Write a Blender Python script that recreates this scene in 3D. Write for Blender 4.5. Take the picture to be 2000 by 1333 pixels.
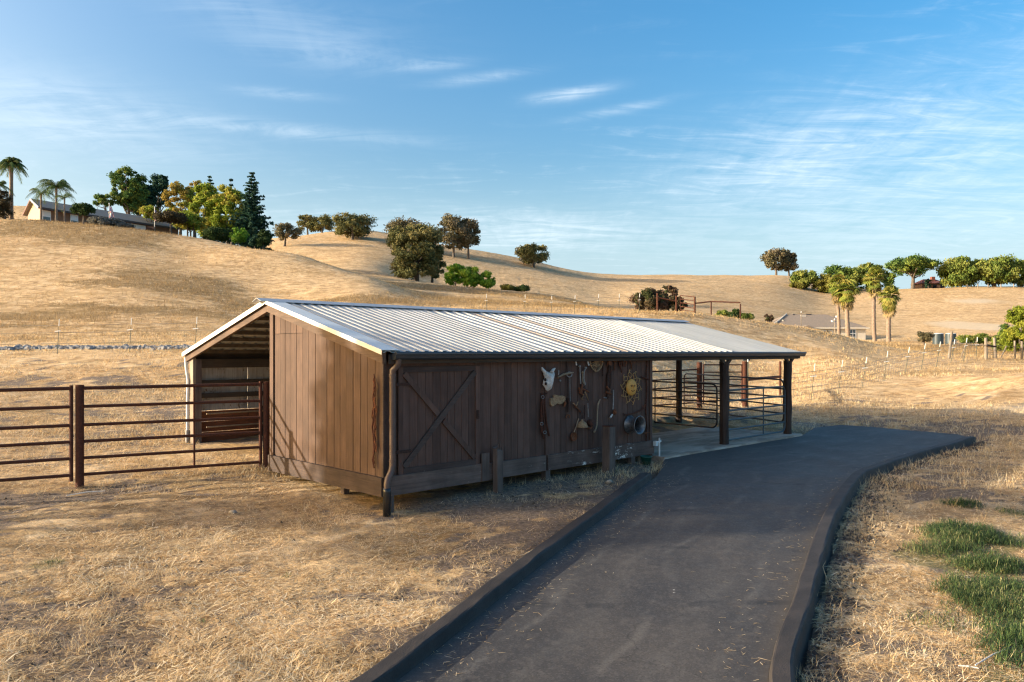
import bpy, bmesh, math, random
import numpy as np
from mathutils import Vector, Matrix

sc = bpy.context.scene
for o in list(bpy.data.objects):
    bpy.data.objects.remove(o)

# ------------------------------------------------------------------ camera
F = 1485.0                 # focal length in pixels of a 2000 px wide picture
CAMZ = 2.2
cam_d = bpy.data.cameras.new("camera")
cam = bpy.data.objects.new("camera", cam_d)
sc.collection.objects.link(cam)
cam.location = (0, 0, CAMZ)
cam.rotation_euler = (math.radians(90), 0, 0)
cam_d.sensor_width = 36
cam_d.lens = 36 * F / 2000
cam_d.shift_y = 21.5 / 2000
cam_d.clip_start = 0.1
cam_d.clip_end = 3000
sc.camera = cam

# ------------------------------------------------------------------ light
SUN_EL = 14.0
SUN_H = Vector((0.982, 0.19, 0)).normalized()      # the way the light travels over the ground
sun_from = -SUN_H * math.cos(math.radians(SUN_EL)) + Vector((0, 0, math.sin(math.radians(SUN_EL))))
sd = bpy.data.lights.new("sun", 'SUN')
sd.energy = 3.2
sd.angle = math.radians(0.55)
sd.color = (1.0, 0.89, 0.72)
sun = bpy.data.objects.new("sun", sd)
sc.collection.objects.link(sun)
sun.rotation_euler = sun_from.to_track_quat('Z', 'Y').to_euler()

sc.view_settings.view_transform = 'Standard'
sc.view_settings.look = 'None'
sc.view_settings.gamma = 1.0
sc.view_settings.use_curve_mapping = False
sc.view_settings.exposure = 1.6

sc.cycles.use_denoising = True
sc.cycles.denoising_prefilter = 'ACCURATE'
sc.cycles.filter_width = 1.25
sc.cycles.max_bounces = 6
sc.cycles.sample_clamp_indirect = 6

world = bpy.data.worlds.new("World")
sc.world = world
world.use_nodes = True


class NT:
    """small helper round a node tree"""
    def __init__(s, tree):
        s.t = tree
        s.t.nodes.clear()

    def n(s, typ, **kw):
        nd = s.t.nodes.new(typ)
        ins = kw.pop('ins', None)
        for k, v in kw.items():
            setattr(nd, k, v)
        if ins:
            for k, v in ins.items():
                s.set(nd.inputs[k], v)
        return nd

    def set(s, sock, v):
        if isinstance(v, bpy.types.NodeSocket):
            s.t.links.new(v, sock)
        else:
            if isinstance(v, (tuple, list)) and len(v) == 3 and sock.type == 'RGBA':
                v = (*v, 1)
            sock.default_value = v

    def m(s, op, a, b=None, c=None, clamp=False):
        nd = s.t.nodes.new('ShaderNodeMath')
        nd.operation = op
        nd.use_clamp = clamp
        s.set(nd.inputs[0], a)
        if b is not None:
            s.set(nd.inputs[1], b)
        if c is not None:
            s.set(nd.inputs[2], c)
        return nd.outputs[0]

    def mix(s, f, a, b, mode='MIX'):
        nd = s.t.nodes.new('ShaderNodeMix')
        nd.data_type = 'RGBA'
        nd.blend_type = mode
        s.set(nd.inputs[0], f)
        s.set(nd.inputs[6], a)
        s.set(nd.inputs[7], b)
        return nd.outputs[2]

    def noise(s, vec, scale, detail=4, rough=0.55, dist=0.0):
        nd = s.t.nodes.new('ShaderNodeTexNoise')
        if vec is not None:
            s.t.links.new(vec, nd.inputs['Vector'])
        nd.inputs['Scale'].default_value = scale
        nd.inputs['Detail'].default_value = detail
        nd.inputs['Roughness'].default_value = rough
        nd.inputs['Distortion'].default_value = dist
        return nd.outputs['Fac']

    def ramp(s, f, lo, hi, a=0.0, b=1.0):
        nd = s.t.nodes.new('ShaderNodeMapRange')
        nd.clamp = True
        nd.interpolation_type = 'SMOOTHSTEP'
        s.set(nd.inputs[0], f)
        for i, v in enumerate((lo, hi, a, b)):
            nd.inputs[i + 1].default_value = v
        return nd.outputs[0]

    def mapping(s, vec, scale=(1, 1, 1), rot=(0, 0, 0), loc=(0, 0, 0)):
        nd = s.t.nodes.new('ShaderNodeMapping')
        s.t.links.new(vec, nd.inputs['Vector'])
        nd.inputs['Scale'].default_value = scale
        nd.inputs['Rotation'].default_value = rot
        nd.inputs['Location'].default_value = loc
        return nd.outputs[0]


def build_world():
    g = NT(world.node_tree)
    sky = g.n('ShaderNodeTexSky', sky_type='NISHITA', sun_disc=False)
    sky.sun_elevation = math.radians(SUN_EL)
    sky.sun_rotation = math.atan2(sun_from.x, sun_from.y)
    sky.altitude = 300
    sky.air_density = 1.0
    sky.dust_density = 7.0
    sky.ozone_density = 1.1
    tc = g.n('ShaderNodeTexCoord')
    sx = g.n('ShaderNodeSeparateXYZ', ins={0: tc.outputs['Generated']})
    X, Y, Z = sx.outputs
    az = g.m('ARCTAN2', X, Y)
    hor = g.m('SQRT', g.m('ADD', g.m('MULTIPLY', X, X), g.m('MULTIPLY', Y, Y)))
    el = g.m('ARCTAN2', Z, hor)
    # cloud sheet seen in perspective: coordinates on a plane overhead
    zz = g.m('ADD', g.m('MAXIMUM', Z, 0.0), 0.09)
    pl = g.n('ShaderNodeCombineXYZ', ins={0: g.m('DIVIDE', X, zz), 1: g.m('DIVIDE', Y, zz), 2: 0.0}).outputs[0]
    streak = g.noise(g.mapping(pl, (0.75, 2.4, 1), (0, 0, math.radians(-14))), 3.1, 9, 0.68, 1.1)
    ripple = g.noise(g.mapping(pl, (6.5, 1.6, 1), (0, 0, math.radians(38))), 2.0, 4, 0.6, 0.5)
    broad = g.noise(g.mapping(pl, (0.5, 0.8, 1), (0, 0, 0.3), (3.1, 1.7, 0)), 1.1, 3, 0.5, 0.3)
    fine = g.m('ADD', g.m('MULTIPLY', streak, 0.78), g.m('MULTIPLY', ripple, 0.22))
    wisps = g.m('MULTIPLY', g.ramp(fine, 0.50, 0.80), g.ramp(broad, 0.36, 0.62))

    def blob(a0, e0, wa, we, tilt, amp):
        a0, e0, tilt = map(math.radians, (a0, e0, tilt))
        wa, we = math.radians(wa), math.radians(we)
        da, de = g.m('SUBTRACT', az, a0), g.m('SUBTRACT', el, e0)
        p = g.m('ADD', g.m('MULTIPLY', da, math.cos(tilt)), g.m('MULTIPLY', de, math.sin(tilt)))
        q = g.m('SUBTRACT', g.m('MULTIPLY', de, math.cos(tilt)), g.m('MULTIPLY', da, math.sin(tilt)))
        p = g.m('DIVIDE', p, wa)
        q = g.m('DIVIDE', q, we)
        r2 = g.m('ADD', g.m('MULTIPLY', p, p), g.m('MULTIPLY', q, q))
        return g.m('MULTIPLY', g.m('POWER', 2.718, g.m('MULTIPLY', r2, -1.0)), amp)

    tot = None
    soft = g.ramp(fine, 0.30, 0.68)
    for b in ((27, 13.2, 14, 4.0, 8, 0.62), (19, 14.0, 6, 2.0, 12, 0.42), (4.3, 18.7, 2.6, 0.38, 7, 0.95), (8, 17.5, 3.4, 0.3, 8, 0.5),
              (-20, 23.3, 10, 1.5, -4, 0.24), (-14, 21, 6, 1.2, -2, 0.3),
              (-31, 15, 8, 2.2, -3, 0.62), (-16, 15.6, 9, 0.5, -1, 0.5), (-6, 20.6, 2.6, 0.35, 5, 0.6), (-2.5, 19.8, 3.2, 0.35, 7, 0.6), (-17, 18.0, 3, 0.3, 0, 0.45),
              (2, 9.0, 8, 1.2, -4, 0.6), (30, 8, 12, 2.5, 4, 0.35), (-12, 8.5, 16, 1.8, 0, 0.4)):
        v = blob(*b)
        tot = v if tot is None else g.m('ADD', tot, v)
    cl = g.m('ADD', g.m('MULTIPLY', wisps, 0.42), g.m('MULTIPLY', g.m('MULTIPLY', tot, soft), 0.95), clamp=True)
    haze = g.ramp(el, 0.0, 0.27, 0.8, 0.0)
    hsv = g.n('ShaderNodeHueSaturation', ins={'Hue': 0.497, 'Saturation': 1.62, 'Value': 1.0, 'Color': sky.outputs[0]})
    col = g.mix(haze, hsv.outputs[0], (2.0, 2.75, 3.3))
    col = g.mix(g.m('MULTIPLY', cl, 0.75), col, (2.9, 3.3, 3.6))
    bg = g.n('ShaderNodeBackground', ins={'Color': col, 'Strength': 0.118})
    out = g.n('ShaderNodeOutputWorld', ins={0: bg.outputs[0]})


build_world()

# ------------------------------------------------------------------ helpers
RNG = np.random.default_rng(7)
random.seed(11)


def vnoise(x, y, seed=0):
    x = np.asarray(x, float); y = np.asarray(y, float)
    xi = np.floor(x).astype(np.int64); yi = np.floor(y).astype(np.int64)
    fx = x - xi; fy = y - yi
    fx = fx * fx * (3 - 2 * fx); fy = fy * fy * (3 - 2 * fy)

    def h(a, b):
        n = (a * 374761393 + b * 668265263 + seed * 974634777) & 0x7fffffff
        n = ((n ^ (n >> 13)) * 1274126177) & 0x7fffffff
        return ((n ^ (n >> 16)) & 0xffff) / 65535.0
    return (h(xi, yi) * (1 - fx) + h(xi + 1, yi) * fx) * (1 - fy) + (h(xi, yi + 1) * (1 - fx) + h(xi + 1, yi + 1) * fx) * fy


def fbm(x, y, scale, octv=4, seed=0):
    r = 0; a = 1; t = 0
    for i in range(octv):
        r = r + a * vnoise(np.asarray(x) * scale + 17.3 * i, np.asarray(y) * scale - 9.1 * i, seed + i)
        t += a; a *= 0.5; scale *= 2.03
    return r / t


def sstep(a, b, x):
    t = np.clip((x - a) / (b - a), 0, 1)
    return t * t * (3 - 2 * t)


class MB:
    """collects shapes, then links them as ONE mesh object"""
    def __init__(s, org=(0, 0, 0)):
        s.v = []; s.f = []; s.o = Vector(org); s.sm = []

    def add(s, vs, fs, smooth=False):
        b = len(s.v)
        s.v += [tuple(Vector(p) - s.o) for p in vs]
        s.f += [tuple(i + b for i in f) for f in fs]
        s.sm += [smooth] * len(fs)
        return s

    def box(s, x0, x1, y0, y1, z0, z1):
        vs = [(x, y, z) for z in (z0, z1) for y in (y0, y1) for x in (x0, x1)]
        return s.add(vs, [(0, 2, 3, 1), (4, 5, 7, 6), (0, 1, 5, 4), (2, 6, 7, 3), (0, 4, 6, 2), (1, 3, 7, 5)])

    def hexa(s, p):   # 8 points: bottom ring of 4, top ring of 4
        return s.add(p, [(3, 2, 1, 0), (4, 5, 6, 7), (0, 1, 5, 4), (1, 2, 6, 5), (2, 3, 7, 6), (3, 0, 4, 7)])

    def beam(s, a, b, w, h, up=(0, 0, 1)):
        a = Vector(a); b = Vector(b); d = (b - a).normalized()
        up = Vector(up)
        sx = d.cross(up)
        if sx.length < 1e-3:
            sx = d.cross(Vector((1, 0, 0)))
        sx.normalize(); uz = sx.cross(d).normalized()
        q = [sx * (-w / 2) + uz * (-h / 2), sx * (w / 2) + uz * (-h / 2), sx * (w / 2) + uz * (h / 2), sx * (-w / 2) + uz * (h / 2)]
        return s.hexa([a + k for k in q] + [b + k for k in q])

    def tube(s, pts, r, n=8, caps=True, smooth=True):
        pts = [Vector(p) for p in pts]
        rr = r if isinstance(r, (list, tuple)) else [r] * len(pts)
        vs = []; fs = []
        t0 = (pts[1] - pts[0]).normalized()
        ref = Vector((0, 0, 1)) if abs(t0.z) < 0.9 else Vector((1, 0, 0))
        for i, p in enumerate(pts):
            if i == 0: t = pts[1] - p
            elif i == len(pts) - 1: t = p - pts[-2]
            else: t = (pts[i + 1] - pts[i]).normalized() + (p - pts[i - 1]).normalized()
            if t.length < 1e-9: t = t0
            t.normalize()
            a = (ref - t * ref.dot(t))
            if a.length < 1e-5:
                a = t.orthogonal()
            a.normalize(); b = t.cross(a); ref = a
            for k in range(n):
                th = 2 * math.pi * k / n
                vs.append(p + a * (math.cos(th) * rr[i]) + b * (math.sin(th) * rr[i]))
        for i in range(len(pts) - 1):
            for k in range(n):
                k2 = (k + 1) % n
                fs.append((i * n + k, i * n + k2, (i + 1) * n + k2, (i + 1) * n + k))
        s.add(vs, fs, smooth)
        if caps:
            s.add([vs[k] for k in range(n)], [tuple(range(n))[::-1]])
            s.add([vs[-n + k] for k in range(n)], [tuple(range(n))])
        return s

    def lathe(s, c, axis, prof, n=20, smooth=True):
        """prof: list of (distance along axis, radius)"""
        c = Vector(c); ax = Vector(axis).normalized(); a = ax.orthogonal().normalized(); b = ax.cross(a)
        vs = []; fs = []
        for (d, r) in prof:
            for k in range(n):
                th = 2 * math.pi * k / n
                vs.append(c + ax * d + a * (r * math.cos(th)) + b * (r * math.sin(th)))
        for i in range(len(prof) - 1):
            for k in range(n):
                k2 = (k + 1) % n
                fs.append((i * n + k, i * n + k2, (i + 1) * n + k2, (i + 1) * n + k))
        return s.add(vs, fs, smooth)

    def ball(s, c, r, n=10, m=7, jit=0.0):
        c = Vector(c)
        r = Vector(r) if not isinstance(r, (int, float)) else Vector((r, r, r))
        vs = []; fs = []
        for i in range(m + 1):
            ph = math.pi * i / m
            for k in range(n):
                th = 2 * math.pi * k / n
                j = 1 + random.uniform(-jit, jit)
                vs.append(c + Vector((r.x * math.sin(ph) * math.cos(th) * j, r.y * math.sin(ph) * math.sin(th) * j, r.z * math.cos(ph) * j)))
        for i in range(m):
            for k in range(n):
                k2 = (k + 1) % n
                fs.append((i * n + k, (i + 1) * n + k, (i + 1) * n + k2, i * n + k2))
        return s.add(vs, fs, True)

    def prism(s, poly, ext):
        """closed outline (list of 3d points) pushed along ext"""
        e = Vector(ext); n = len(poly)
        vs = [Vector(p) for p in poly] + [Vector(p) + e for p in poly]
        fs = [tuple(range(n))[::-1], tuple(range(n, 2 * n))]
        fs += [(i, (i + 1) % n, n + (i + 1) % n, n + i) for i in range(n)]
        return s.add(vs, fs)

    def build(s, name, mat, parent=None, label=None, kind=None, fixn=True):
        me = bpy.data.meshes.new(name)
        me.from_pydata(s.v, [], s.f)
        me.polygons.foreach_set('use_smooth', s.sm)
        if fixn and len(s.f) < 6000:
            bm = bmesh.new(); bm.from_mesh(me)
            bmesh.ops.recalc_face_normals(bm, faces=bm.faces)
            bm.to_mesh(me); bm.free()
        me.materials.append(mat)
        o = bpy.data.objects.new(name, me)
        sc.collection.objects.link(o)
        if parent is not None:
            o.parent = parent
        if label: o['label'] = label
        if kind: o['kind'] = kind
        return o


def np_mesh(name, V, Fq, mat, parent=None, attr=None, smooth=False, kind=None):
    """fast mesh from numpy: Fq is (n,3) or (n,4)"""
    me = bpy.data.meshes.new(name)
    n, k = Fq.shape
    me.vertices.add(len(V)); me.vertices.foreach_set('co', np.ascontiguousarray(V, np.float32).ravel())
    me.loops.add(n * k); me.loops.foreach_set('vertex_index', np.ascontiguousarray(Fq, np.int32).ravel())
    me.polygons.add(n)
    me.polygons.foreach_set('loop_start', np.arange(0, n * k, k, dtype=np.int32))
    me.polygons.foreach_set('use_smooth', np.full(n, smooth, dtype=bool))
    me.update(calc_edges=True)
    if attr:
        for an, av in attr.items():
            a = me.attributes.new(an, 'FLOAT', 'POINT')
            a.data.foreach_set('value', np.ascontiguousarray(av, np.float32))
    me.materials.append(mat)
    o = bpy.data.objects.new(name, me)
    sc.collection.objects.link(o)
    if parent is not None: o.parent = parent
    if kind: o['kind'] = kind
    return o


def tag(o, label, cat, group=None, kind=None):
    if label: o['label'] = label
    if cat: o['category'] = cat
    if group: o['group'] = group
    if kind: o['kind'] = kind
    return o


def thing(name, label, cat, loc=(0, 0, 0), rz=0.0, group=None):
    o = bpy.data.objects.new(name, None)
    o.empty_display_size = 0.2
    sc.collection.objects.link(o)
    o.location = loc
    o.rotation_euler = (0, 0, rz)
    return tag(o, label, cat, group)


def dup(root, loc, rz=None, label=None, scale=None):
    r = root.copy(); sc.collection.objects.link(r); r.location = loc
    if rz is not None: r.rotation_euler = (r.rotation_euler[0], r.rotation_euler[1], rz)
    if scale is not None: r.scale = (scale,) * 3
    if label: r['label'] = label
    for ch in list(root.children):
        c = ch.copy(); sc.collection.objects.link(c); c.parent = r
        for g in ch.children:
            d = g.copy(); sc.collection.objects.link(d); d.parent = c
    return r


# ------------------------------------------------------------------ materials
def new_mat(name):
    m = bpy.data.materials.new(name); m.use_nodes = True
    g = NT(m.node_tree)
    return m, g


def finish(g, col, rough=0.8, metal=0.0, bump=None, bstr=0.3, bdist=0.02, spec=0.5, transl=None):
    b = g.n('ShaderNodeBsdfPrincipled')
    g.set(b.inputs['Base Color'], col)
    g.set(b.inputs['Roughness'], rough)
    g.set(b.inputs['Metallic'], metal)
    b.inputs['Specular IOR Level'].default_value = spec
    if bump is not None:
        bn = g.n('ShaderNodeBump', ins={'Height': bump, 'Strength': bstr, 'Distance': bdist})
        g.set(b.inputs['Normal'], bn.outputs[0])
    sh = b.outputs[0]
    if transl is not None:
        tr = g.n('ShaderNodeBsdfTranslucent')
        g.set(tr.inputs['Color'], col)
        mx = g.n('ShaderNodeMixShader', ins={0: transl})
        g.set(mx.inputs[1], sh); g.set(mx.inputs[2], tr.outputs[0])
        sh = mx.outputs[0]
    g.n('ShaderNodeOutputMaterial', ins={0: sh})


def wood(name, c1, c2, grain='z', chip=None, chip_amt=0.62, rough=0.75, dirt=0.35):
    m, g = new_mat(name)
    tc = g.n('ShaderNodeTexCoord').outputs['Object']
    oi = g.n('ShaderNodeObjectInfo')
    rnd = oi.outputs['Random']
    off = g.n('ShaderNodeVectorMath', operation='ADD', ins={0: tc})
    cx = g.n('ShaderNodeCombineXYZ', ins={0: g.m('MULTIPLY', rnd, 13.0), 1: g.m('MULTIPLY', rnd, 7.0), 2: g.m('MULTIPLY', rnd, 31.0)})
    g.set(off.inputs[1], cx.outputs[0])
    v = off.outputs[0]
    sc3 = {'z': (1, 1, 0.05), 'x': (0.05, 1, 1), 'y': (1, 0.05, 1)}[grain]
    gr = g.noise(g.mapping(v, sc3), 55, 6, 0.7, 0.4)
    gr2 = g.noise(g.mapping(v, sc3), 14, 4, 0.6, 0.8)
    big = g.noise(v, 1.7, 4, 0.6)
    f = g.m('ADD', g.m('MULTIPLY', gr, 0.5), g.m('MULTIPLY', gr2, 0.5))
    col = g.mix(g.ramp(f, 0.32, 0.68), c1, c2)
    k = g.m('ADD', 0.84, g.m('MULTIPLY', rnd, 0.28))
    k = g.m('MULTIPLY', k, g.ramp(big, 0.25, 0.8, 1.0 - dirt, 1.12))
    kc = g.n('ShaderNodeCombineColor', ins={0: k, 1: k, 2: k}).outputs[0]
    col = g.mix(1.0, col, kc, 'MULTIPLY')
    if chip:
        ch = g.noise(g.mapping(v, {'z': (1, 1, 0.4), 'x': (0.4, 1, 1), 'y': (1, .4, 1)}[grain]), 22, 5, 0.75, 0.6)
        msk = g.noise(v, 2.2, 2, 0.5)
        cm = g.m('MULTIPLY', g.ramp(ch, chip_amt, chip_amt + 0.05), g.ramp(msk, 0.45, 0.62))
        col = g.mix(cm, col, chip)
    finish(g, col, rough, bump=f, bstr=0.55, bdist=0.006, spec=0.3)
    return m


def plain(name, c, rough=0.6, metal=0.0, var=0.25, scale=9, c2=None, bstr=0.2, spec=0.5, amt=(0.35, 0.7)):
    m, g = new_mat(name)
    tc = g.n('ShaderNodeTexCoord').outputs['Object']
    n1 = g.noise(tc, scale, 5, 0.65)
    n2 = g.noise(tc, scale * 4.3, 3, 0.6)
    if c2 is None:
        c2 = tuple(x * (1 - var) for x in c)
    col = g.mix(g.ramp(g.m('ADD', g.m('MULTIPLY', n1, 0.7), g.m('MULTIPLY', n2, 0.3)), *amt), c, c2)
    finish(g, col, rough, metal, bump=n2, bstr=bstr, bdist=0.01, spec=spec)
    return m


def leafmat(name, c1, c2, c3=None, transl=0.25):
    m, g = new_mat(name)
    a = g.n('ShaderNodeAttribute', attribute_name='rnd').outputs['Fac']
    b = g.n('ShaderNodeAttribute', attribute_name='clump').outputs['Fac']
    col = g.mix(a, c1, c2)
    if c3: col = g.mix(g.ramp(b, 0.45, 0.8), col, c3)
    finish(g, col, 0.75, spec=0.15, transl=transl)
    return m


M = {}
M['front'] = wood('dark_brown_paint', (0.094, 0.050, 0.036), (0.142, 0.080, 0.059), 'z', chip=(0.35, 0.31, 0.28), chip_amt=0.74, dirt=0.3)
M['gable'] = wood('faded_brown_paint', (0.088, 0.051, 0.034), (0.135, 0.080, 0.054), 'z', dirt=0.3)
M['trimx'] = wood('weathered_beam', (0.125, 0.084, 0.067), (0.20, 0.14, 0.115), 'x', chip=(0.6, 0.54, 0.48), chip_amt=0.64, dirt=0.45)
M['trimx2'] = wood('weathered_beam_peeling', (0.12, 0.075, 0.06), (0.19, 0.13, 0.105), 'x', chip=(0.8, 0.73, 0.64), chip_amt=0.55, dirt=0.45)
M['trimy'] = wood('weathered_sill', (0.062, 0.040, 0.031), (0.105, 0.070, 0.055), 'y', chip=(0.5, 0.46, 0.42), chip_amt=0.70, dirt=0.4)
M['rake'] = wood('weathered_rake', (0.115, 0.073, 0.05), (0.2, 0.13, 0.088), 'y', dirt=0.4)
M['post'] = wood('rough_post', (0.03, 0.017, 0.013), (0.075, 0.045, 0.032), 'z', dirt=0.4)
M['stump'] = wood('weathered_post', (0.11, 0.078, 0.064), (0.20, 0.15, 0.125), 'z', chip=(0.35, 0.32, 0.3), chip_amt=0.68, dirt=0.4)
M['ply'] = wood('weathered_plywood', (0.38, 0.34, 0.29), (0.62, 0.58, 0.51), 'z', chip=(0.14, 0.08, 0.045), chip_amt=0.56, dirt=0.4)
M['girt'] = wood('dark_girt', (0.05, 0.04, 0.03), (0.09, 0.07, 0.055), 'x', dirt=0.3)
M['kick'] = wood('red_brown_plank', (0.20, 0.07, 0.03), (0.32, 0.12, 0.055), 'x', chip=(0.3, 0.2, 0.12), chip_amt=0.7, dirt=0.4)
M['jamb'] = wood('pale_post', (0.24, 0.19, 0.14), (0.36, 0.29, 0.22), 'z', dirt=0.3)
M['underroof'] = plain('underside_boards', (0.13, 0.10, 0.07), 0.8, var=0.5)
M['fencewood'] = wood('grey_fence_wood', (0.2, 0.16, 0.12), (0.34, 0.29, 0.23), 'z', dirt=0.3)


def roofmat(name, c, c2, rough=0.55, metal=0.12):
    m, g = new_mat(name)
    tc = g.n('ShaderNodeTexCoord').outputs['Object']
    oi = g.n('ShaderNodeObjectInfo').outputs['Random']
    n1 = g.noise(g.mapping(tc, (3, 0.25, 1)), 3.0, 5, 0.6)
    n2 = g.noise(tc, 55, 3, 0.6)
    col = g.mix(g.ramp(n1, 0.35, 0.7), c, c2)
    k = g.m('ADD', 0.92, g.m('MULTIPLY', oi, 0.12))
    kc = g.n('ShaderNodeCombineColor', ins={0: k, 1: k, 2: k}).outputs[0]
    col = g.mix(1.0, col, kc, 'MULTIPLY')
    col = g.mix(g.ramp(n2, 0.62, 0.8, 0, 0.25), col, (0.2, 0.18, 0.16))
    st = g.noise(g.mapping(tc, (9, 0.35, 1)), 2.2, 5, 0.7)
    col = g.mix(g.ramp(st, 0.56, 0.74, 0, 0.38), col, (0.33, 0.27, 0.20))
    finish(g, col, g.ramp(n1, 0.2, 0.8, rough - 0.05, rough + 0.12), metal, bump=n2, bstr=0.05, bdist=0.01)
    return m


M['roof'] = roofmat('galvanised_sheet', (0.50, 0.50, 0.48), (0.37, 0.375, 0.365))
M['roof2'] = roofmat('old_galvanised_sheet', (0.42, 0.43, 0.415), (0.34, 0.35, 0.34), 0.6, 0.1)
M['tan'] = plain('weathered_fibreglass', (0.50, 0.40, 0.30), 0.6, var=0.3, scale=18)
M['white_metal'] = plain('white_flashing', (0.74, 0.74, 0.70), 0.45, 0.15, var=0.15, scale=5)
M['gutter'] = plain('slate_blue_gutter', (0.04, 0.05, 0.062), 0.35, 0.2, var=0.2, spec=0.6)
M['cap'] = plain('grey_ridge_metal', (0.52, 0.52, 0.52), 0.5, 0.15, var=0.15)
M['brownpipe'] = plain('brown_downspout', (0.11, 0.07, 0.055), 0.5, var=0.3)
M['blackpipe'] = plain('black_plastic_pipe', (0.012, 0.013, 0.015), 0.35, var=0.3, spec=0.6)
M['whitepipe'] = plain('white_pipe', (0.7, 0.7, 0.67), 0.4, var=0.15)
M['rust'] = plain('rusty_pipe', (0.11, 0.042, 0.025), 0.85, 0.0, scale=30, c2=(0.05, 0.022, 0.016), bstr=0.5, spec=0.2)
M['rust2'] = plain('orange_rust', (0.22, 0.085, 0.04), 0.9, scale=40, c2=(0.09, 0.04, 0.025), bstr=0.5, spec=0.2)
M['iron'] = plain('dark_iron', (0.03, 0.02, 0.017), 0.8, 0.1, scale=40, c2=(0.09, 0.04, 0.025), bstr=0.5, spec=0.3)
M['gategreen'] = plain('blue_grey_gate_paint', (0.06, 0.085, 0.10), 0.45, 0.2, var=0.35, scale=14)
M['gatedark'] = plain('dark_gate_paint', (0.035, 0.022, 0.018), 0.6, 0.1, var=0.35, scale=14)
M['bone'] = plain('bleached_bone', (0.72, 0.70, 0.66), 0.7, c2=(0.42, 0.39, 0.36), scale=14, bstr=0.6)
M['hide'] = plain('tan_metal_scrap', (0.42, 0.27, 0.14), 0.9, c2=(0.17, 0.10, 0.055), scale=24, bstr=0.7)
M['sunface'] = plain('ochre_painted_metal', (0.66, 0.33, 0.06), 0.6, c2=(0.34, 0.12, 0.03), scale=26, bstr=0.4, amt=(0.48, 0.78))
M['sunray'] = plain('brass_wire', (0.50, 0.29, 0.10), 0.55, 0.1, var=0.4, scale=30)
M['steel'] = plain('galvanised_rim', (0.22, 0.22, 0.225), 0.45, 0.6, c2=(0.08, 0.08, 0.08), scale=16)
M['handle'] = plain('pale_wood_handle', (0.34, 0.24, 0.15), 0.7, var=0.4, scale=20)
M['greypaint'] = plain('grey_steel_tool', (0.32, 0.31, 0.3), 0.55, 0.3, var=0.5, scale=25)
M['green'] = plain('green_plastic_bucket', (0.008, 0.075, 0.055), 0.4, var=0.2)
M['tpost'] = plain('green_t_post', (0.10, 0.12, 0.085), 0.6, var=0.3)
M['white'] = plain('white_plastic', (0.78, 0.77, 0.73), 0.5, var=0.05)
M['wire'] = plain('fence_wire', (0.20, 0.19, 0.17), 0.6, 0.4, var=0.2)
M['solar'] = plain('black_panel', (0.012, 0.013, 0.018), 0.25, var=0.1)
M['bark'] = wood('bark', (0.09, 0.07, 0.055), (0.2, 0.16, 0.125), 'z', dirt=0.3)
M['palmbark'] = plain('palm_trunk', (0.30, 0.22, 0.16), 0.9, c2=(0.16, 0.115, 0.085), scale=3)
M['glass'] = plain('dark_window_glass', (0.02, 0.025, 0.035), 0.08, var=0.1, spec=1.0)
M['winwhite'] = plain('white_window_frame', (0.8, 0.8, 0.78), 0.5, var=0.05)
M['blind'] = plain('white_blind', (0.66, 0.70, 0.74), 0.6, var=0.06)
M['stucco'] = plain('brown_siding', (0.20, 0.115, 0.075), 0.85, var=0.15, scale=2)
M['stuccolit'] = plain('sunlit_siding', (0.50, 0.36, 0.25), 0.85, var=0.15, scale=2)  # lighter copy of the brown siding; sun on the gable end put into colour
M['cream'] = plain('cream_wall', (0.66, 0.60, 0.5), 0.85, var=0.1, scale=2)
M['shingle'] = plain('grey_shingle', (0.20, 0.18, 0.155), 0.9, c2=(0.28, 0.25, 0.21), scale=6)
M['tanroof'] = plain('tan_shingle', (0.28, 0.225, 0.175), 0.9, c2=(0.18, 0.145, 0.115), scale=5)
M['fascia'] = plain('dark_fascia', (0.06, 0.05, 0.05), 0.7)
M['redtrim'] = plain('dark_red_trim', (0.13, 0.045, 0.035), 0.7)
M['tank'] = plain('dark_green_tank', (0.035, 0.055, 0.065), 0.45, var=0.2)
M['rock'] = plain('grey_rock', (0.30, 0.29, 0.28), 0.9, c2=(0.12, 0.12, 0.12), scale=2.5)
M['log'] = plain('dry_branch', (0.40, 0.34, 0.26), 0.85, var=0.4)

# ------------------------------------------------------------------ terrain
BX, BY = -1.88, 11.1                         # barn's near corner on the ground
BA = math.atan2(0.6988, 0.7153)
CA, SA = math.cos(BA), math.sin(BA)


def bw(t, v, z=0.0):                          # barn frame -> world
    return Vector((BX + t * CA - v * SA, BY + t * SA + v * CA, z))


def wb(x, y):
    dx, dy = x - BX, y - BY
    return dx * CA + dy * SA, -dx * SA + dy * CA


NEAR = [(-7.05, 12.4, 0.0), (-4.46, 13.8, .15), (-1.88, 11.1, -.17), (-4.2, 13.5, .05), (-6.73, 16.07, .28), (.52, 13.45, -.07),
        (1.7, 14.6, -.07), (2.86, 15.7, -.02), (5.0, 17.8, -.01), (7.3, 20.1, -.02), (9.3, 22.0, .0), (11.5, 19.4, .0), (11.9, 18.8, -.03),
        (0, 6, -.55), (-4, 6, -.55), (4, 6, -.5), (8, 6, -.5), (0, 3, -.85), (-8, 6, -.5), (6, 13.3, -.13), (4, 10, -.27), (10, 12, -.25),
        (0.4, 8.9, -.33), (2.6, 13.4, -.06), (-3, 9, -.33), (-8, 10, -.15), (-12, 12, -.05), (14, 18, .05), (14, 24, .3), (8, 26, .28),
        (5, 24, .28), (-9, 20, .6), (-16, 20, .8), (3.5, 22, .3), (-3, 20, .5), (-22, 10, .0), (22, 12, -.1), (0, -6, -1.3), (-20, -6, -1.0), (20, -6, -1.2),
        (0, -20, -2.2), (-25, -20, -2.0), (25, -20, -2.1), (-30, 25, 1.3), (26, 24, .3)]
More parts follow.
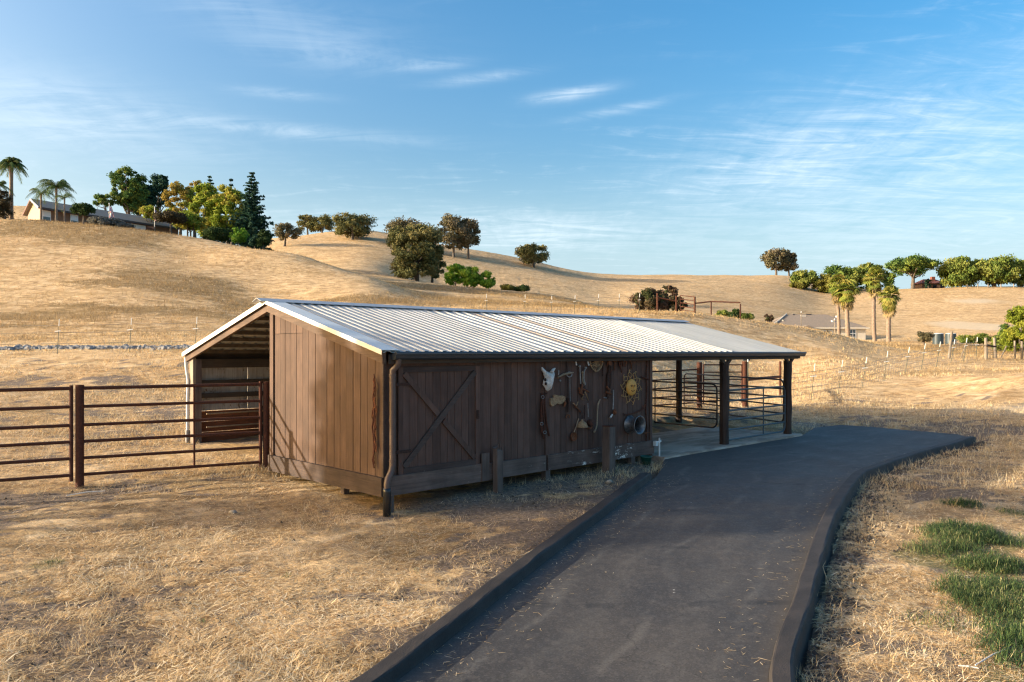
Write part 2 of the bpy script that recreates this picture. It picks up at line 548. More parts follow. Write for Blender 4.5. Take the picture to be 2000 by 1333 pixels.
NP = np.array(NEAR)


def _tps_fit():
    P = NP[:, :2]; n = len(P)
    d = np.linalg.norm(P[:, None] - P[None], axis=2)
    K = np.where(d > 0, d * d * np.log(d + 1e-9), 0) + np.eye(n) * 0.5
    A = np.zeros((n + 3, n + 3)); A[:n, :n] = K
    A[:n, n] = 1; A[:n, n + 1:] = P; A[n, :n] = 1; A[n + 1:, :n] = P.T
    b = np.zeros(n + 3); b[:n] = NP[:, 2]
    return np.linalg.solve(A, b)


TPSW = _tps_fit()


def near_h(x, y):
    x = np.clip(x, -35, 35); y = np.clip(y, -30, 32)
    r = TPSW[-3] + TPSW[-2] * x + TPSW[-1] * y
    for i in range(len(NP)):
        d2 = (x - NP[i, 0]) ** 2 + (y - NP[i, 1]) ** 2
        r = r + TPSW[i] * d2 * 0.5 * np.log(d2 + 1e-12)
    return r


# far ground: for bearings (x/y given as 1000+1485*x/y) a list of (distance, height)
def P(d, py):
    return (d, 2.2 + (688 - py) * d / F)


COLS = {
    -1600: [(24, .9), (31, 1.9), (60, 5), (95, 12), (115, 16), (160, 18), (250, 26), (350, 55), (700, 70)],
    -500: [(24, .9), (31, 2.0), (60, 6.2), (95, 16), (112, 21.5), (130, 22.5), (160, 22), (250, 30), (350, 66), (700, 70)],
    0: [(24, .9), P(31, 694), P(40, 665), P(60, 590), P(80, 512), P(95, 460), P(110, 429), (130, 22.3), (160, 22), (250, 32), P(350, 404), (700, 60)],
    100: [(24, .9), P(31, 693), P(40, 664), P(60, 590), P(80, 514), P(95, 463), P(110, 434), (130, 21.8), (160, 22), (250, 31), P(350, 410), (700, 60)],
    200: [(24, .9), P(31, 692), P(40, 662), P(60, 590), P(80, 518), P(95, 468), P(109, 442), (130, 20.6), (160, 21), (250, 29), (350, 54), (700, 60)],
    400: [(24, .8), P(31, 690), P(40, 665), P(60, 602), P(80, 540), P(95, 492), P(105, 469), (125, 17.6), (160, 19), (230, 30), (300, 36), (700, 46)],
    540: [(24, .7), P(31, 690), P(40, 668), P(60, 615), P(80, 550), P(98, 492), (115, 15.2), (135, 16.2), (170, 21), P(200, 481), P(228, 466), (290, 36), (700, 46)],
    700: [(24, .6), P(31, 695), P(40, 668), P(60, 600), P(75, 562), P(90, 535), (115, 12.8), P(150, 530), P(190, 490), P(215, 468), P(240, 450), (300, 39), (700, 45)],
    850: [(24, .6), P(31, 705), P(40, 670), P(60, 602), P(80, 586), P(110, 570), P(142, 555), (160, 15.8), P(190, 520), P(220, 493), P(242, 477), (300, 34), (700, 42)],
    1000: [(24, .5), P(31, 710), P(40, 670), P(60, 606), P(80, 594), P(110, 580), P(140, 569), (158, 14.2), P(190, 543), P(220, 518), P(245, 500), (300, 31), (700, 40)],
    1100: [(24, .4), P(31, 712), P(40, 672), P(60, 610), P(80, 600), P(110, 588), (135, 12.0), (160, 13.0), P(190, 555), P(220, 538), P(248, 525), (300, 29), (700, 38)],
    1200: [(24, .35), P(31, 722), P(40, 678), P(60, 608), P(80, 606), (105, 7.6), (135, 9.5), (165, 12.5), P(200, 562), P(235, 545), P(262, 537), (320, 27), (700, 36)],
    1300: [(24, .3), P(31, 748), P(40, 690), P(58, 607), (75, 5.6), (105, 6.6), P(150, 600), P(200, 564), P(245, 542), P(275, 537), (330, 29), (700, 36)],
    1450: [(24, .27), P(34, 776), P(42, 715), P(50, 650), P(58, 623), (75, 4.2), (100, 5.0), P(130, 625), P(180, 590), P(240, 550), P(280, 540), (330, 29), (700, 36)],
    1530: [(24, .24), P(31, 783), P(40, 733), P(50, 664), P(60, 634), (75, 3.6), (105, 3.8), P(135, 630), P(180, 600), P(230, 562), P(280, 540), (330, 29), (700, 36)],
    1620: [(24, .2), P(32, 768), P(42, 705), P(52, 668), P(62, 649), (78, 2.9), (100, 3.2), (130, 4.0), P(160, 628), P(200, 602), P(240, 572), P(280, 552), P(310, 548), (700, 33)],
    1750: [(24, .2), P(30, 784), P(38, 734), P(48, 702), P(60, 680), (75, 2.3), P(100, 672), P(130, 659), P(170, 625), P(210, 590), P(240, 564), (270, 23), (320, 24), (700, 30)],
    1900: [(24, .2), P(30, 772), P(36, 738), P(44, 716), P(51, 697), (64, 1.95), (80, 2.4), P(100, 670), P(130, 653), P(170, 619), P(210, 583), P(236, 560), (265, 22.5), (320, 23), (700, 30)],
    2050: [(24, .2), P(30, 765), P(36, 735), P(44, 715), P(52, 700), (64, 1.95), (80, 2.4), P(100, 668), P(130, 650), P(170, 615), P(210, 582), P(236, 560), (265, 22.5), (320, 23), (700, 30)],
    2600: [(24, .2), (40, 1.0), (64, 1.9), (100, 3.5), (150, 7), (236, 20), (320, 22), (700, 28)],
    4200: [(24, .2), (40, .6), (64, 1.0), (100, 2), (236, 12), (320, 16), (700, 22)],
}


def pchip(xs, ys, xq):
    xs = np.array(xs, float); ys = np.array(ys, float)
    h = np.diff(xs); dl = np.diff(ys) / h
    m = np.zeros(len(xs)); m[0] = dl[0]; m[-1] = dl[-1]
    for i in range(1, len(xs) - 1):
        if dl[i - 1] * dl[i] > 0:
            w1 = 2 * h[i] + h[i - 1]; w2 = h[i] + 2 * h[i - 1]
            m[i] = (w1 + w2) / (w1 / dl[i - 1] + w2 / dl[i])
    k = np.clip(np.searchsorted(xs, xq) - 1, 0, len(xs) - 2)
    t = np.clip((xq - xs[k]) / h[k], 0, 1)
    return (2 * t**3 - 3 * t**2 + 1) * ys[k] + (t**3 - 2 * t**2 + t) * h[k] * m[k] + (-2 * t**3 + 3 * t**2) * ys[k + 1] + (t**3 - t**2) * h[k] * m[k + 1]


LD0, LD1, ND = math.log(20), math.log(900), 420
DG = np.exp(np.linspace(LD0, LD1, ND))
KPX = sorted(COLS)
TAB0 = np.array([pchip(*zip(*COLS[k]), np.clip(DG, 24, 700)) for k in KPX])
PXG = np.arange(-1600, 4201, 10.0)
TAB = np.empty((len(PXG), ND))
for j in range(ND):
    TAB[:, j] = pchip(KPX, TAB0[:, j], PXG)
_k = np.exp(-0.5 * (np.arange(-6, 7) / 2.6) ** 2); _k /= _k.sum()
TAB = sum(_k[i] * TAB[np.clip(np.arange(len(PXG)) + i - 6, 0, len(PXG) - 1)] for i in range(13))
_k = np.exp(-0.5 * (np.arange(-4, 5) / 1.6) ** 2); _k /= _k.sum()
TAB = sum(_k[i] * TAB[:, np.clip(np.arange(ND) + i - 4, 0, ND - 1)] for i in range(9))


def far_h(x, y):
    yy = np.maximum(y, 20.0)
    px = np.clip((1000 + F * x / yy - PXG[0]) / 10.0, 0, len(PXG) - 1.001)
    dj = np.clip((np.log(yy) - LD0) / (LD1 - LD0) * (ND - 1), 0, ND - 1.001)
    i = px.astype(int); j = dj.astype(int); a = px - i; b = dj - j
    return (TAB[i, j] * (1 - a) + TAB[i + 1, j] * a) * (1 - b) + (TAB[i, j + 1] * (1 - a) + TAB[i + 1, j + 1] * a) * b


def base_h(x, y):
    x = np.asarray(x, float); y = np.asarray(y, float)
    w = sstep(20, 29, y)
    r = near_h(x, y) * (1 - w) + far_h(x, y) * w
    return r + (fbm(x, y, 0.12, 4, 8) - 0.5) * 0.45 * sstep(35, 70, y) + (fbm(x, y, 0.03, 3, 18) - 0.5) * 0.9 * sstep(150, 260, y)


def H(x, y):
    return float(base_h(np.array([x]), np.array([y]))[0])


def at(px, d, dz=0.0):
    """a place on the ground at a bearing and distance"""
    x = (px - 1000) / F * d
    return Vector((x, d, H(x, d) + dz))


def ground(px, py, lo=4.0, hi=400.0):
    """first ground point along a sight line"""
    d = np.geomspace(lo, hi, 3000); x = (px - 1000) / F * d
    z = base_h(x, d); r = CAMZ + (688 - py) / F * d
    k = np.argmax(z >= r)
    return Vector((x[k], d[k], z[k]))


# ---- driveway outline (metres)
def spline(pts, n):
    pts = [Vector(p) for p in pts]; out = []
    L = [0]
    for i in range(1, len(pts)): L.append(L[-1] + (pts[i] - pts[i - 1]).length)
    q = np.linspace(0, L[-1], n)
    X = [p.x for p in pts]; Y = [p.y for p in pts]

    def cr(vals):
        m = np.gradient(np.array(vals), np.array(L))
        k = np.clip(np.searchsorted(L, q) - 1, 0, len(L) - 2)
        h = np.diff(L)[k]; t = (q - np.array(L)[k]) / h; v = np.array(vals)
        return (2 * t**3 - 3 * t**2 + 1) * v[k] + (t**3 - 2 * t**2 + t) * h * m[k] + (-2 * t**3 + 3 * t**2) * v[k + 1] + (t**3 - t**2) * h * m[k + 1]
    return list(zip(cr(X), cr(Y)))


def g2(px, py):
    p = ground(px, py); return (p.x, p.y, 0)


LK = [(-3.6, 2.2, 0), (-2.4, 4.0, 0)] + [g2(*p) for p in ((782, 1333), (920, 1222), (1060, 1108), (1180, 1015), (1255, 955), (1283, 934))]
RK = [(1.1, 2.0, 0), (1.6, 3.9, 0)] + [g2(*p) for p in ((1500, 1333), (1545, 1190), (1592, 1050), (1634, 972), (1656, 946), (1665, 937), (1678, 931), (1704, 921), (1790, 892), (1860, 872), (1893, 858))]
left_curve = spline(LK, 60)
right_curve = spline(RK, 80)
slab_a, slab_b = bw(6.72, -0.28), bw(13.0, -0.28)
LEFTALL = left_curve + [(slab_a.x, slab_a.y - 0.05), (slab_a.x, slab_a.y)] + [tuple((slab_a.lerp(slab_b, k / 12))[:2]) for k in range(1, 13)] + [g2(1590, 838)[:2], g2(1640, 832)[:2], g2(1700, 836)[:2]]
RIGHTALL = right_curve + []
POLY = np.array(LEFTALL + [g2(1870, 851)[:2]] + RIGHTALL[::-1])


def inpoly(x, y, poly):
    x = np.asarray(x); y = np.asarray(y); r = np.zeros(x.shape, bool)
    n = len(poly); j = n - 1
    for i in range(n):
        xi, yi = poly[i]; xj, yj = poly[j]
        c = ((yi > y) != (yj > y)) & (x < (xj - xi) * (y - yi) / (yj - yi + 1e-12) + xi)
        r ^= c; j = i
    return r


def dist_poly(x, y, poly, closed=True):
    best = np.full(np.shape(x), 1e9)
    n = len(poly)
    for i in range(n if closed else n - 1):
        a = poly[i]; b = poly[(i + 1) % n]
        dx, dy = b[0] - a[0], b[1] - a[1]
        L = dx * dx + dy * dy + 1e-12
        t = np.clip(((x - a[0]) * dx + (y - a[1]) * dy) / L, 0, 1)
        best = np.minimum(best, np.hypot(x - a[0] - t * dx, y - a[1] - t * dy))
    return best


def masks(x, y):
    """bare soil, tall dry grass, green growth: 0..1 at ground points"""
    b = fbm(x, y, 0.55, 4, 3) * 0.36 + fbm(x, y, 2.6, 3, 9) * 0.32 + fbm(x, y, 8.0, 3, 19) * 0.32
    bare = sstep(0.53, 0.66, b)
    # trodden ground beside the kerb, under the eaves and in the pen
    near = y < 30
    dk = dist_poly(x[near], y[near], np.array(left_curve)[:], False) if near.any() else 0
    t, v = wb(x, y)
    bias = np.zeros_like(x)
    if near.any():
        bn = np.exp(-(dk / 1.0) ** 2) * 0.11
        dr = dist_poly(x[near], y[near], np.array(right_curve), False)
        bn += np.exp(-(dr / 0.45) ** 2) * 0.15
        bias[near] += bn
    bias += 0.10 * np.exp(-(np.maximum(np.abs(t - 4.5) - 2.6, 0) / 1.2) ** 2) * np.exp(-(np.maximum(np.abs(v + 1.0) - 0.8, 0) / 0.7) ** 2)
    bias += 0.16 * np.exp(-(np.maximum(np.abs(v + 0.0) - 0.25, 0) / 0.2) ** 2) * (t > -0.3) * (t < 6.8)
    # dirt line along the pipe fence
    s = (x + 4.46) * -0.88 + (y - 13.8) * -0.475; q = -(x + 4.46) * -0.475 + (y - 13.8) * -0.88
    bias += 0.13 * np.exp(-((q - 0.35 - 0.3 * np.sin(s * 0.8)) / 0.45) ** 2) * (s > -0.6) * (s < 9) * (y < 20)
    bias += 0.09 * np.exp(-(((x + 6.3) / 1.6) ** 2 + ((y - 8.2) / 1.0) ** 2))
    bias += 0.11 * np.exp(-(((x - 13.5) / 3.2) ** 2 + ((y - 21) / 1.6) ** 2)) * 0.7
    bare = sstep(0.515, 0.60, b + bias)
    bare = np.where(y > 30, bare * 0.30, bare)
    tall = sstep(0.49, 0.62, fbm(x * 0.5, y, 0.07, 4, 21)) * sstep(33, 45, y) * (1 - sstep(120, 150, y))
    gr = sstep(0.47, 0.62, fbm(x * .5, y, 0.22, 4, 33)) * np.exp(-((y - 37) / 4.5) ** 2) * (x < -6) * 0.8
    c = [((6.0, 10.1), .75, 1.0), ((5.55, 9.1), .85, 1.0), ((5.2, 8.2), .75, 1.0), ((5.0, 7.4), .7, .9), ((4.8, 6.7), .6, 1.0), ((4.5, 6.0), .7, .9), ((7.0, 11.9), .35, .9), ((7.75, 11.4), .4, .9),
         ((-5.4, 8.9), .35, .7), ((-2.55, 8.6), .22, .6), ((-5.0, 12.6), .5, .5), ((4.2, 7.0), .5, .4)]
    for (cx, cy), r, a in c:
        gr = np.maximum(gr, a * sstep(1.25, 0.5, np.hypot(x - cx, y - cy) / r + (fbm(x, y, 1.8, 3, 41) - .5) * 1.2))
    return bare, tall, gr


def build_terrain():
    def axis(n, lo, hi, a, c):
        s = np.linspace(math.asinh((lo - c) / a), math.asinh((hi - c) / a), n)
        return c + a * np.sinh(s)
    xs = axis(560, -900, 900, 9.0, 1.0)
    ys = axis(620, -250, 1100, 9.0, 10.0)
    X, Y = np.meshgrid(xs, ys)
    x = X.ravel(); y = Y.ravel()
    z = base_h(x, y)
    ind = inpoly(x, y, POLY)
    t, v = wb(x, y)
    slab = (t > 6.3) & (t < 13.3) & (v > -0.5) & (v < 3.5)
    n = (fbm(x, y, 0.9, 4, 5) - 0.5) * 0.10 + (fbm(x, y, 4.0, 3, 6) - 0.5) * 0.05
    amp = sstep(0.0, 1.2, dist_poly(x, y, POLY)) if True else 1
    amp = np.where(ind, 0, amp)
    n = n * amp * (~slab)
    z = z + n
    # lumpy spoil heaps on the right
    z += (fbm(x, y, 0.5, 4, 55)) * 0.9 * np.exp(-(((x - 21) / 4.5) ** 2 + ((y - 31.5) / 3.2) ** 2))
    z = np.where(ind | (dist_poly(x, y, POLY) < .27), z - 0.11, z)
    z = np.where(slab, z - 0.12, z)
    bare, tall, gr = masks(x, y)
    pale = np.exp(-(((x - 91) / 6.5) ** 2 + ((y - 150) / 14) ** 2) ** 2) + .8 * np.exp(-(((x - 124) / 9) ** 2 + ((y - 203) / 7) ** 2)) + 1.0 * np.exp(-(((x - 17.5) / 4.5) ** 2 + ((y - 24.5) / 1.8) ** 2)) + .9 * np.exp(-(((x - 22) / 3) ** 2 + ((y - 29) / 1.0) ** 2))
    pale = np.clip(pale * (0.5 + fbm(x, y, 0.25, 3, 61)), 0, 1)
    gravel = np.zeros_like(x); nb = (y > 14) & (y < 34)
    gravel[nb] = sstep(1.4, .2, dist_poly(x[nb], y[nb], np.array([tuple(bw(13.2, -0.3)[:2]), tuple(bw(14.6, -0.5)[:2]), tuple(bw(15.3, 0.6)[:2])]), False))
    nx, ny = len(xs), len(ys)
    i, j = np.meshgrid(np.arange(nx - 1), np.arange(ny - 1))
    a = (j * nx + i).ravel()
    Fq = np.stack([a, a + 1, a + nx + 1, a + nx], 1)
    m, g = new_mat('dry_ground')
    tc = g.n('ShaderNodeTexCoord').outputs['Object']
    at_ = lambda k: g.n('ShaderNodeAttribute', attribute_name=k).outputs['Fac']
    n1 = g.noise(tc, 0.35, 5, 0.6); n2 = g.noise(tc, 2.2, 6, 0.68); n3 = g.noise(tc, 17, 5, 0.7)
    fib = g.noise(g.mapping(tc, (1, 0.35, 1), (0, 0, .5)), 60, 4, 0.75, 1.5)
    fib2 = g.noise(g.mapping(tc, (0.3, 1, 1), (0, 0, -.3)), 48, 4, 0.75, 1.5)
    col = g.mix(g.ramp(n2, 0.35, 0.68), (0.66, 0.465, 0.255), (0.52, 0.355, 0.19))
    col = g.mix(g.ramp(n1, 0.4, 0.72), col, (0.56, 0.38, 0.205))
    ff = g.m('MAXIMUM', fib, fib2)
    nearm = g.ramp(g.n('ShaderNodeSeparateXYZ', ins={0: tc}).outputs[1], 34, 16)
    n4 = g.noise(tc, 7, 6, 0.75)
    col = g.mix(g.m('MULTIPLY', g.ramp(n4, 0.40, 0.60), g.m('MULTIPLY', nearm, 0.75)), col, (0.235, 0.165, 0.105))
    col = g.mix(g.ramp(ff, 0.55, 0.78, 0, 0.6), col, (0.70, 0.53, 0.32))
    col = g.mix(g.ramp(n3, 0.55, 0.72, 0, 0.6), col, (0.20, 0.145, 0.095))
    far = g.noise(g.mapping(tc, (0.5, 1, 1)), 0.06, 6, 0.65)
    col = g.mix(g.ramp(far, 0.45, 0.65, 0, 0.45), col, (0.40, 0.26, 0.13))
    f1 = g.noise(g.mapping(tc, (0.8, 1.0, 1)), 1.3, 8, 0.8, 0.3)
    f2 = g.noise(g.mapping(tc, (0.6, 1.4, 1)), 0.23, 7, 0.75, 0.5)
    col = g.mix(g.ramp(f1, 0.50, 0.60, 0, 0.75), col, (0.27, 0.17, 0.08))
    col = g.mix(g.ramp(f1, 0.48, 0.38, 0, 0.65), col, (0.82, 0.64, 0.41))
    col = g.mix(g.ramp(f2, 0.50, 0.60, 0, 0.55), col, (0.33, 0.215, 0.095))
    tw = g.n('ShaderNodeTexWave', wave_type='BANDS', bands_direction='Z', ins={'Scale': 0.16, 'Distortion': 3.0, 'Detail': 3.0, 'Detail Scale': 0.5}); g.set(tw.inputs['Vector'], tc)
    trail = g.m('MULTIPLY', g.ramp(tw.outputs['Fac'], 0.93, 1.0), g.ramp(g.n('ShaderNodeSeparateXYZ', ins={0: tc}).outputs[1], 60, 110))
    col = g.mix(g.m('MULTIPLY', trail, g.ramp(f2, .42, .58, 0, .42)), col, (0.36, 0.25, 0.14))
    # soil shows through in ragged patches
    bb = g.m('ADD', at_('bare'), g.m('MULTIPLY', g.m('SUBTRACT', n3, 0.5), 0.9))
    soil = g.mix(g.ramp(n3, 0.35, 0.65), (0.12, 0.098, 0.084), (0.26, 0.205, 0.165))
    col = g.mix(g.ramp(bb, 0.35, 0.75, 0, 0.9), col, soil)
    tl = g.m('ADD', at_('tall'), g.m('MULTIPLY', g.m('SUBTRACT', f1, 0.5), 3.2))
    col = g.mix(g.ramp(tl, 0.45, 0.95, 0, 0.8), col, g.mix(n3, (0.33, 0.225, 0.105), (0.19, 0.135, 0.07)))
    gg = g.m('ADD', at_('green'), g.m('MULTIPLY', g.m('SUBTRACT', n2, 0.5), 0.8))
    col = g.mix(g.ramp(gg, 0.4, 0.9, 0, 0.7), col, (0.17, 0.17, 0.075))
    col = g.mix(g.ramp(at_('pale'), 0.2, 0.8, 0, 0.8), col, g.mix(n2, (0.62, 0.52, 0.38), (0.50, 0.41, 0.29)))
    col = g.mix(g.ramp(g.m('ADD', at_('gravel'), g.m('MULTIPLY', g.m('SUBTRACT', n3, 0.5), 1.2)), 0.3, 0.8, 0, 0.8), col, g.mix(n3, (0.32, 0.3, 0.28), (0.13, 0.125, 0.12)))
    bh = g.m('ADD', g.m('MULTIPLY', n3, 0.6), g.m('MULTIPLY', ff, 0.4))
    b2 = g.m('ADD', bh, g.m('MULTIPLY', n2, 2.0))
    finish(g, col, 0.95, bump=b2, bstr=0.9, bdist=0.06, spec=0.1)
    o = np_mesh('ground', np.stack([x, y, z], 1), Fq, m, attr={'bare': bare, 'tall': tall, 'green': gr, 'pale': pale, 'gravel': gravel}, smooth=True, kind='structure')
    tag(o, 'dry tan grass hills and paddock around the barn', None)


build_terrain()


def ribbon_strip(name, L, R, mat, dz, kind='structure', n=110, m=18):
    """sheet between two outlines (both lists of xy)"""
    def res(c, n):
        c = np.array([p[:2] for p in c]); d = np.r_[0, np.cumsum(np.hypot(*np.diff(c, axis=0).T))]
        q = np.linspace(0, d[-1], n); return np.stack([np.interp(q, d, c[:, 0]), np.interp(q, d, c[:, 1])], 1), q
    a, qa = res(L, n); b, qb = res(R, n)
    V = []; U = []
    for i in range(m + 1):
        w = i / m; c = a * (1 - w) + b * w
        V.append(np.c_[c, base_h(c[:, 0], c[:, 1]) + dz]); U.append(np.c_[np.full(n, w * 3.4), qa * (1 - w) + qb * w])
    V = np.concatenate(V); U = np.concatenate(U)
    i, j = np.meshgrid(np.arange(n - 1), np.arange(m)); k = (j * n + i).ravel()
    Fq = np.stack([k, k + n, k + n + 1, k + 1], 1)
    return np_mesh(name, V, Fq, mat, attr={'cu': U[:, 0], 'cv': U[:, 1]}, smooth=True, kind=kind)


def build_driveway():
    m, g = new_mat('asphalt')
    tc = g.n('ShaderNodeTexCoord').outputs['Object']
    cu = g.n('ShaderNodeAttribute', attribute_name='cu').outputs['Fac']
    cv = g.n('ShaderNodeAttribute', attribute_name='cv').outputs['Fac']
    lane = g.n('ShaderNodeCombineXYZ', ins={0: cu, 1: cv, 2: 0}).outputs[0]
    grit = g.noise(tc, 90, 4, 0.7); med = g.noise(tc, 9, 5, 0.6); big = g.noise(tc, 0.8, 4, 0.6)
    col = g.mix(g.ramp(big, 0.35, 0.65), (0.046, 0.043, 0.041), (0.062, 0.057, 0.054))
    col = g.mix(g.ramp(med, 0.45, 0.75, 0, 0.5), col, (0.11, 0.098, 0.088))
    # dusty tracks that follow the lane, each wandering a little
    wob = g.m('MULTIPLY', g.m('SUBTRACT', g.noise(g.mapping(lane, (0.2, 0.35, 1)), 1.0, 2, 0.5), 0.5), 1.6)
    brk = g.noise(g.mapping(lane, (1, 0.5, 1)), 1.7, 4, 0.7)
    tex = g.noise(g.mapping(lane, (1, 2.2, 1)), 16, 4, 0.8)
    tot = None
    for c, w, a, s in ((0.62, 0.13, 1.0, 1.0), (1.2, 0.34, .5, .5), (1.75, 0.10, .8, 1.1), (2.35, 0.36, .5, .6), (2.85, 0.12, .7, .8)):
        d = g.m('DIVIDE', g.m('ABSOLUTE', g.m('SUBTRACT', g.m('ADD', cu, g.m('MULTIPLY', wob, s)), c)), w)
        v = g.m('MULTIPLY', g.ramp(d, 1.0, 0.0), a)
        tot = v if tot is None else g.m('MAXIMUM', tot, v)
    dust = g.m('MULTIPLY', g.m('MULTIPLY', tot, g.ramp(brk, 0.40, 0.62)), g.ramp(tex, 0.3, 0.7, 0.35, 1.0))
    col = g.mix(g.m('MULTIPLY', dust, 0.34), col, (0.24, 0.225, 0.20))
    agg = g.n('ShaderNodeTexVoronoi', ins={'Scale': 75.0}); g.set(agg.inputs['Vector'], tc)
    ac = g.n('ShaderNodeSeparateColor', ins={0: agg.outputs['Color']}).outputs[0]
    col = g.mix(g.ramp(ac, 0.72, 0.95, 0, 0.28), col, (0.14, 0.13, 0.12))
    col = g.mix(g.ramp(ac, 0.3, 0.05, 0, 0.35), col, (0.022, 0.021, 0.021))
    ck = g.n('ShaderNodeTexVoronoi', feature='DISTANCE_TO_EDGE', ins={'Scale': 0.75}); wv = g.n('ShaderNodeVectorMath', operation='ADD', ins={0: tc})
    cn = g.n('ShaderNodeTexNoise', ins={'Scale': 2.5, 'Detail': 5.0}); g.set(cn.inputs['Vector'], tc); g.set(wv.inputs[1], cn.outputs['Color']); g.set(ck.inputs['Vector'], wv.outputs[0])
    crack = g.m('MULTIPLY', g.ramp(ck.outputs['Distance'], 0.012, 0.003), g.ramp(brk, 0.48, 0.56))
    col = g.mix(g.m('MULTIPLY', crack, 0.4), col, (0.018, 0.017, 0.017))
    # dark skid arcs
    sc_ = g.n('ShaderNodeTexWave', wave_type='RINGS', ins={'Scale': 0.18, 'Distortion': 5.0, 'Detail': 2.0, 'Detail Scale': .6})
    g.set(sc_.inputs['Vector'], tc)
    arc = g.m('MULTIPLY', g.ramp(sc_.outputs['Fac'], 0.975, 1.0), g.ramp(brk, 0.5, 0.6))
    col = g.mix(g.m('MULTIPLY', arc, 0.5), col, (0.014, 0.015, 0.017))
    # edges gather dust, light specks of grit
    edge = g.m('MINIMUM', cu, g.m('SUBTRACT', 3.4, cu))
    col = g.mix(g.ramp(g.m('ADD', edge, g.m('MULTIPLY', g.m('SUBTRACT', med, .5), .5)), 0.22, 0.0, 0, 0.35), col, (0.085, 0.072, 0.06))
    vor = g.n('ShaderNodeTexVoronoi', ins={'Scale': 2.6}); g.set(vor.inputs['Vector'], tc)
    spk = g.m('MULTIPLY', g.ramp(vor.outputs['Distance'], 0.045, 0.02), g.ramp(med, 0.5, 0.6))
    col = g.mix(spk, col, (0.45, 0.43, 0.4))
    bmp = g.m('ADD', g.m('MULTIPLY', grit, 0.7), g.m('MULTIPLY', med, 0.3))
    finish(g, col, g.ramp(big, 0.3, 0.7, 0.62, 0.78), bump=bmp, bstr=0.35, bdist=0.008, spec=0.35)
    # widen the near part under the kerbs a little
    L = LEFTALL; R = right_curve + [tuple(g2(1870, 851)[:2])]
    o = ribbon_strip('driveway', L, R, m, 0.03, n=160, m=22)
    tag(o, 'dark asphalt driveway climbing to the open bay', None)
    # rolled asphalt kerbs
    mk, g = new_mat('asphalt_kerb')
    tc = g.n('ShaderNodeTexCoord').outputs['Object']
    a = g.noise(tc, 3, 4, 0.6); b = g.noise(tc, 60, 4, 0.7); c = g.noise(tc, 14, 4, .7)
    col = g.mix(g.ramp(a, .3, .7), (0.026, 0.023, 0.022), (0.046, 0.039, 0.036))
    col = g.mix(g.ramp(c, .6, .8, 0, .5), col, (0.085, 0.07, 0.058))
    finish(g, col, 0.7, bump=g.m('ADD', b, g.m('MULTIPLY', c, .6)), bstr=0.5, bdist=0.012, spec=0.35)

    def kerb(curve, side, name, label, taper_end):
        pts = [Vector((p[0], p[1], 0)) for p in curve]; n = len(pts)
        prof = [(-0.02, -0.06), (0.01, 0.02), (0.025, 0.10), (0.034, 0.117), (0.05, 0.122), (0.172, 0.125), (0.19, 0.118), (0.20, 0.10), (0.225, -0.04), (0.28, -0.30)]
        V = []; k = len(prof)
        for i, p in enumerate(pts):
            t = (pts[min(i + 1, n - 1)] - pts[max(i - 1, 0)]).normalized()
            nrm = Vector((-t.y, t.x, 0)) * side
            tp = 1.0
            e = (n - 1 - i)
            if e < taper_end: tp = math.sqrt(max(0.03, 1 - (1 - e / taper_end) ** 2))
            wob = 1 + 0.02 * math.sin(i * 1.7) + 0.02 * math.sin(i * .63 + 1)
            for (o_, h) in prof:
                q = p + nrm * (o_ * wob if tp == 1 else 0.13 + (o_ - 0.13) * tp)
                V.append((q.x, q.y, H(p.x, p.y) + 0.03 + h * (tp if h > 0 else 1) * (0.98 + 0.03 * math.sin(i * 1.1)) + random.uniform(-.003, .003)))
        Fq = [(i * k + j, i * k + j + 1, (i + 1) * k + j + 1, (i + 1) * k + j) for i in range(n - 1) for j in range(k - 1)]
        Fq = np.array(Fq)
        o = np_mesh(name, np.array(V), Fq, mk, smooth=False, kind='structure')
        mb = MB(); mb.add([V[(n - 1) * k + j] for j in range(k)], [tuple(range(k))]); mb.build('kerb_end', mk, o)
        return tag(o, label, None)
    kerb(left_curve, 1, 'kerb', 'black rolled asphalt kerb on the barn side of the driveway', 3)
    kerb(right_curve, -1, 'kerb', 'black rolled asphalt kerb bending along the outer side of the driveway', 4)
    # spilled black asphalt crumbs beyond the right kerb
    V = []; Fq = []
    rng = np.random.default_rng(5)
    cp = np.array(right_curve)
    for _ in range(2600):
        i = rng.integers(8, len(cp) - 2)
        w = abs(rng.normal(0, .16)) * (1.6 if 28 < i < 52 else .9)
        t = cp[i + 1] - cp[i]; t = t / np.hypot(*t); nn = np.array([t[1], -t[0]])
        p = cp[i] + (cp[i + 1] - cp[i]) * rng.random() + nn * (0.30 + w)
        s = rng.uniform(.008, .035); z = H(p[0], p[1]) + .01
        b = len(V)
        for a3 in range(4):
            th = a3 * math.pi / 2 + rng.uniform(-.4, .4); V.append((p[0] + s * math.cos(th), p[1] + s * math.sin(th), z - .01))
        V.append((p[0], p[1], z + s * .7))
        Fq += [(b, b + 1, b + 4), (b + 1, b + 2, b + 4), (b + 2, b + 3, b + 4), (b + 3, b, b + 4)]
    o = np_mesh('asphalt_crumbs', np.array(V), np.array(Fq), mk, kind='stuff')
    tag(o, 'loose black asphalt crumbs strewn outside the right kerb', 'rubble')
    # concrete slab under the open bay
    mc, g = new_mat('stained_concrete')
    tc = g.n('ShaderNodeTexCoord').outputs['Object']
    a = g.noise(g.mapping(tc, (0.5, 1.3, 1), (0, 0, .5)), 1.2, 6, .65, .8); b = g.noise(g.mapping(tc, (.18, 1.6, 1), (0, 0, -.35)), 4, 5, .6, .6)
    d = g.noise(tc, 30, 4, .7)
    col = g.mix(g.ramp(a, .38, .62), (0.50, 0.39, 0.30), (0.27, 0.20, 0.15))
    col = g.mix(g.ramp(b, .55, .68, 0, .75), col, (0.62, 0.53, 0.44))
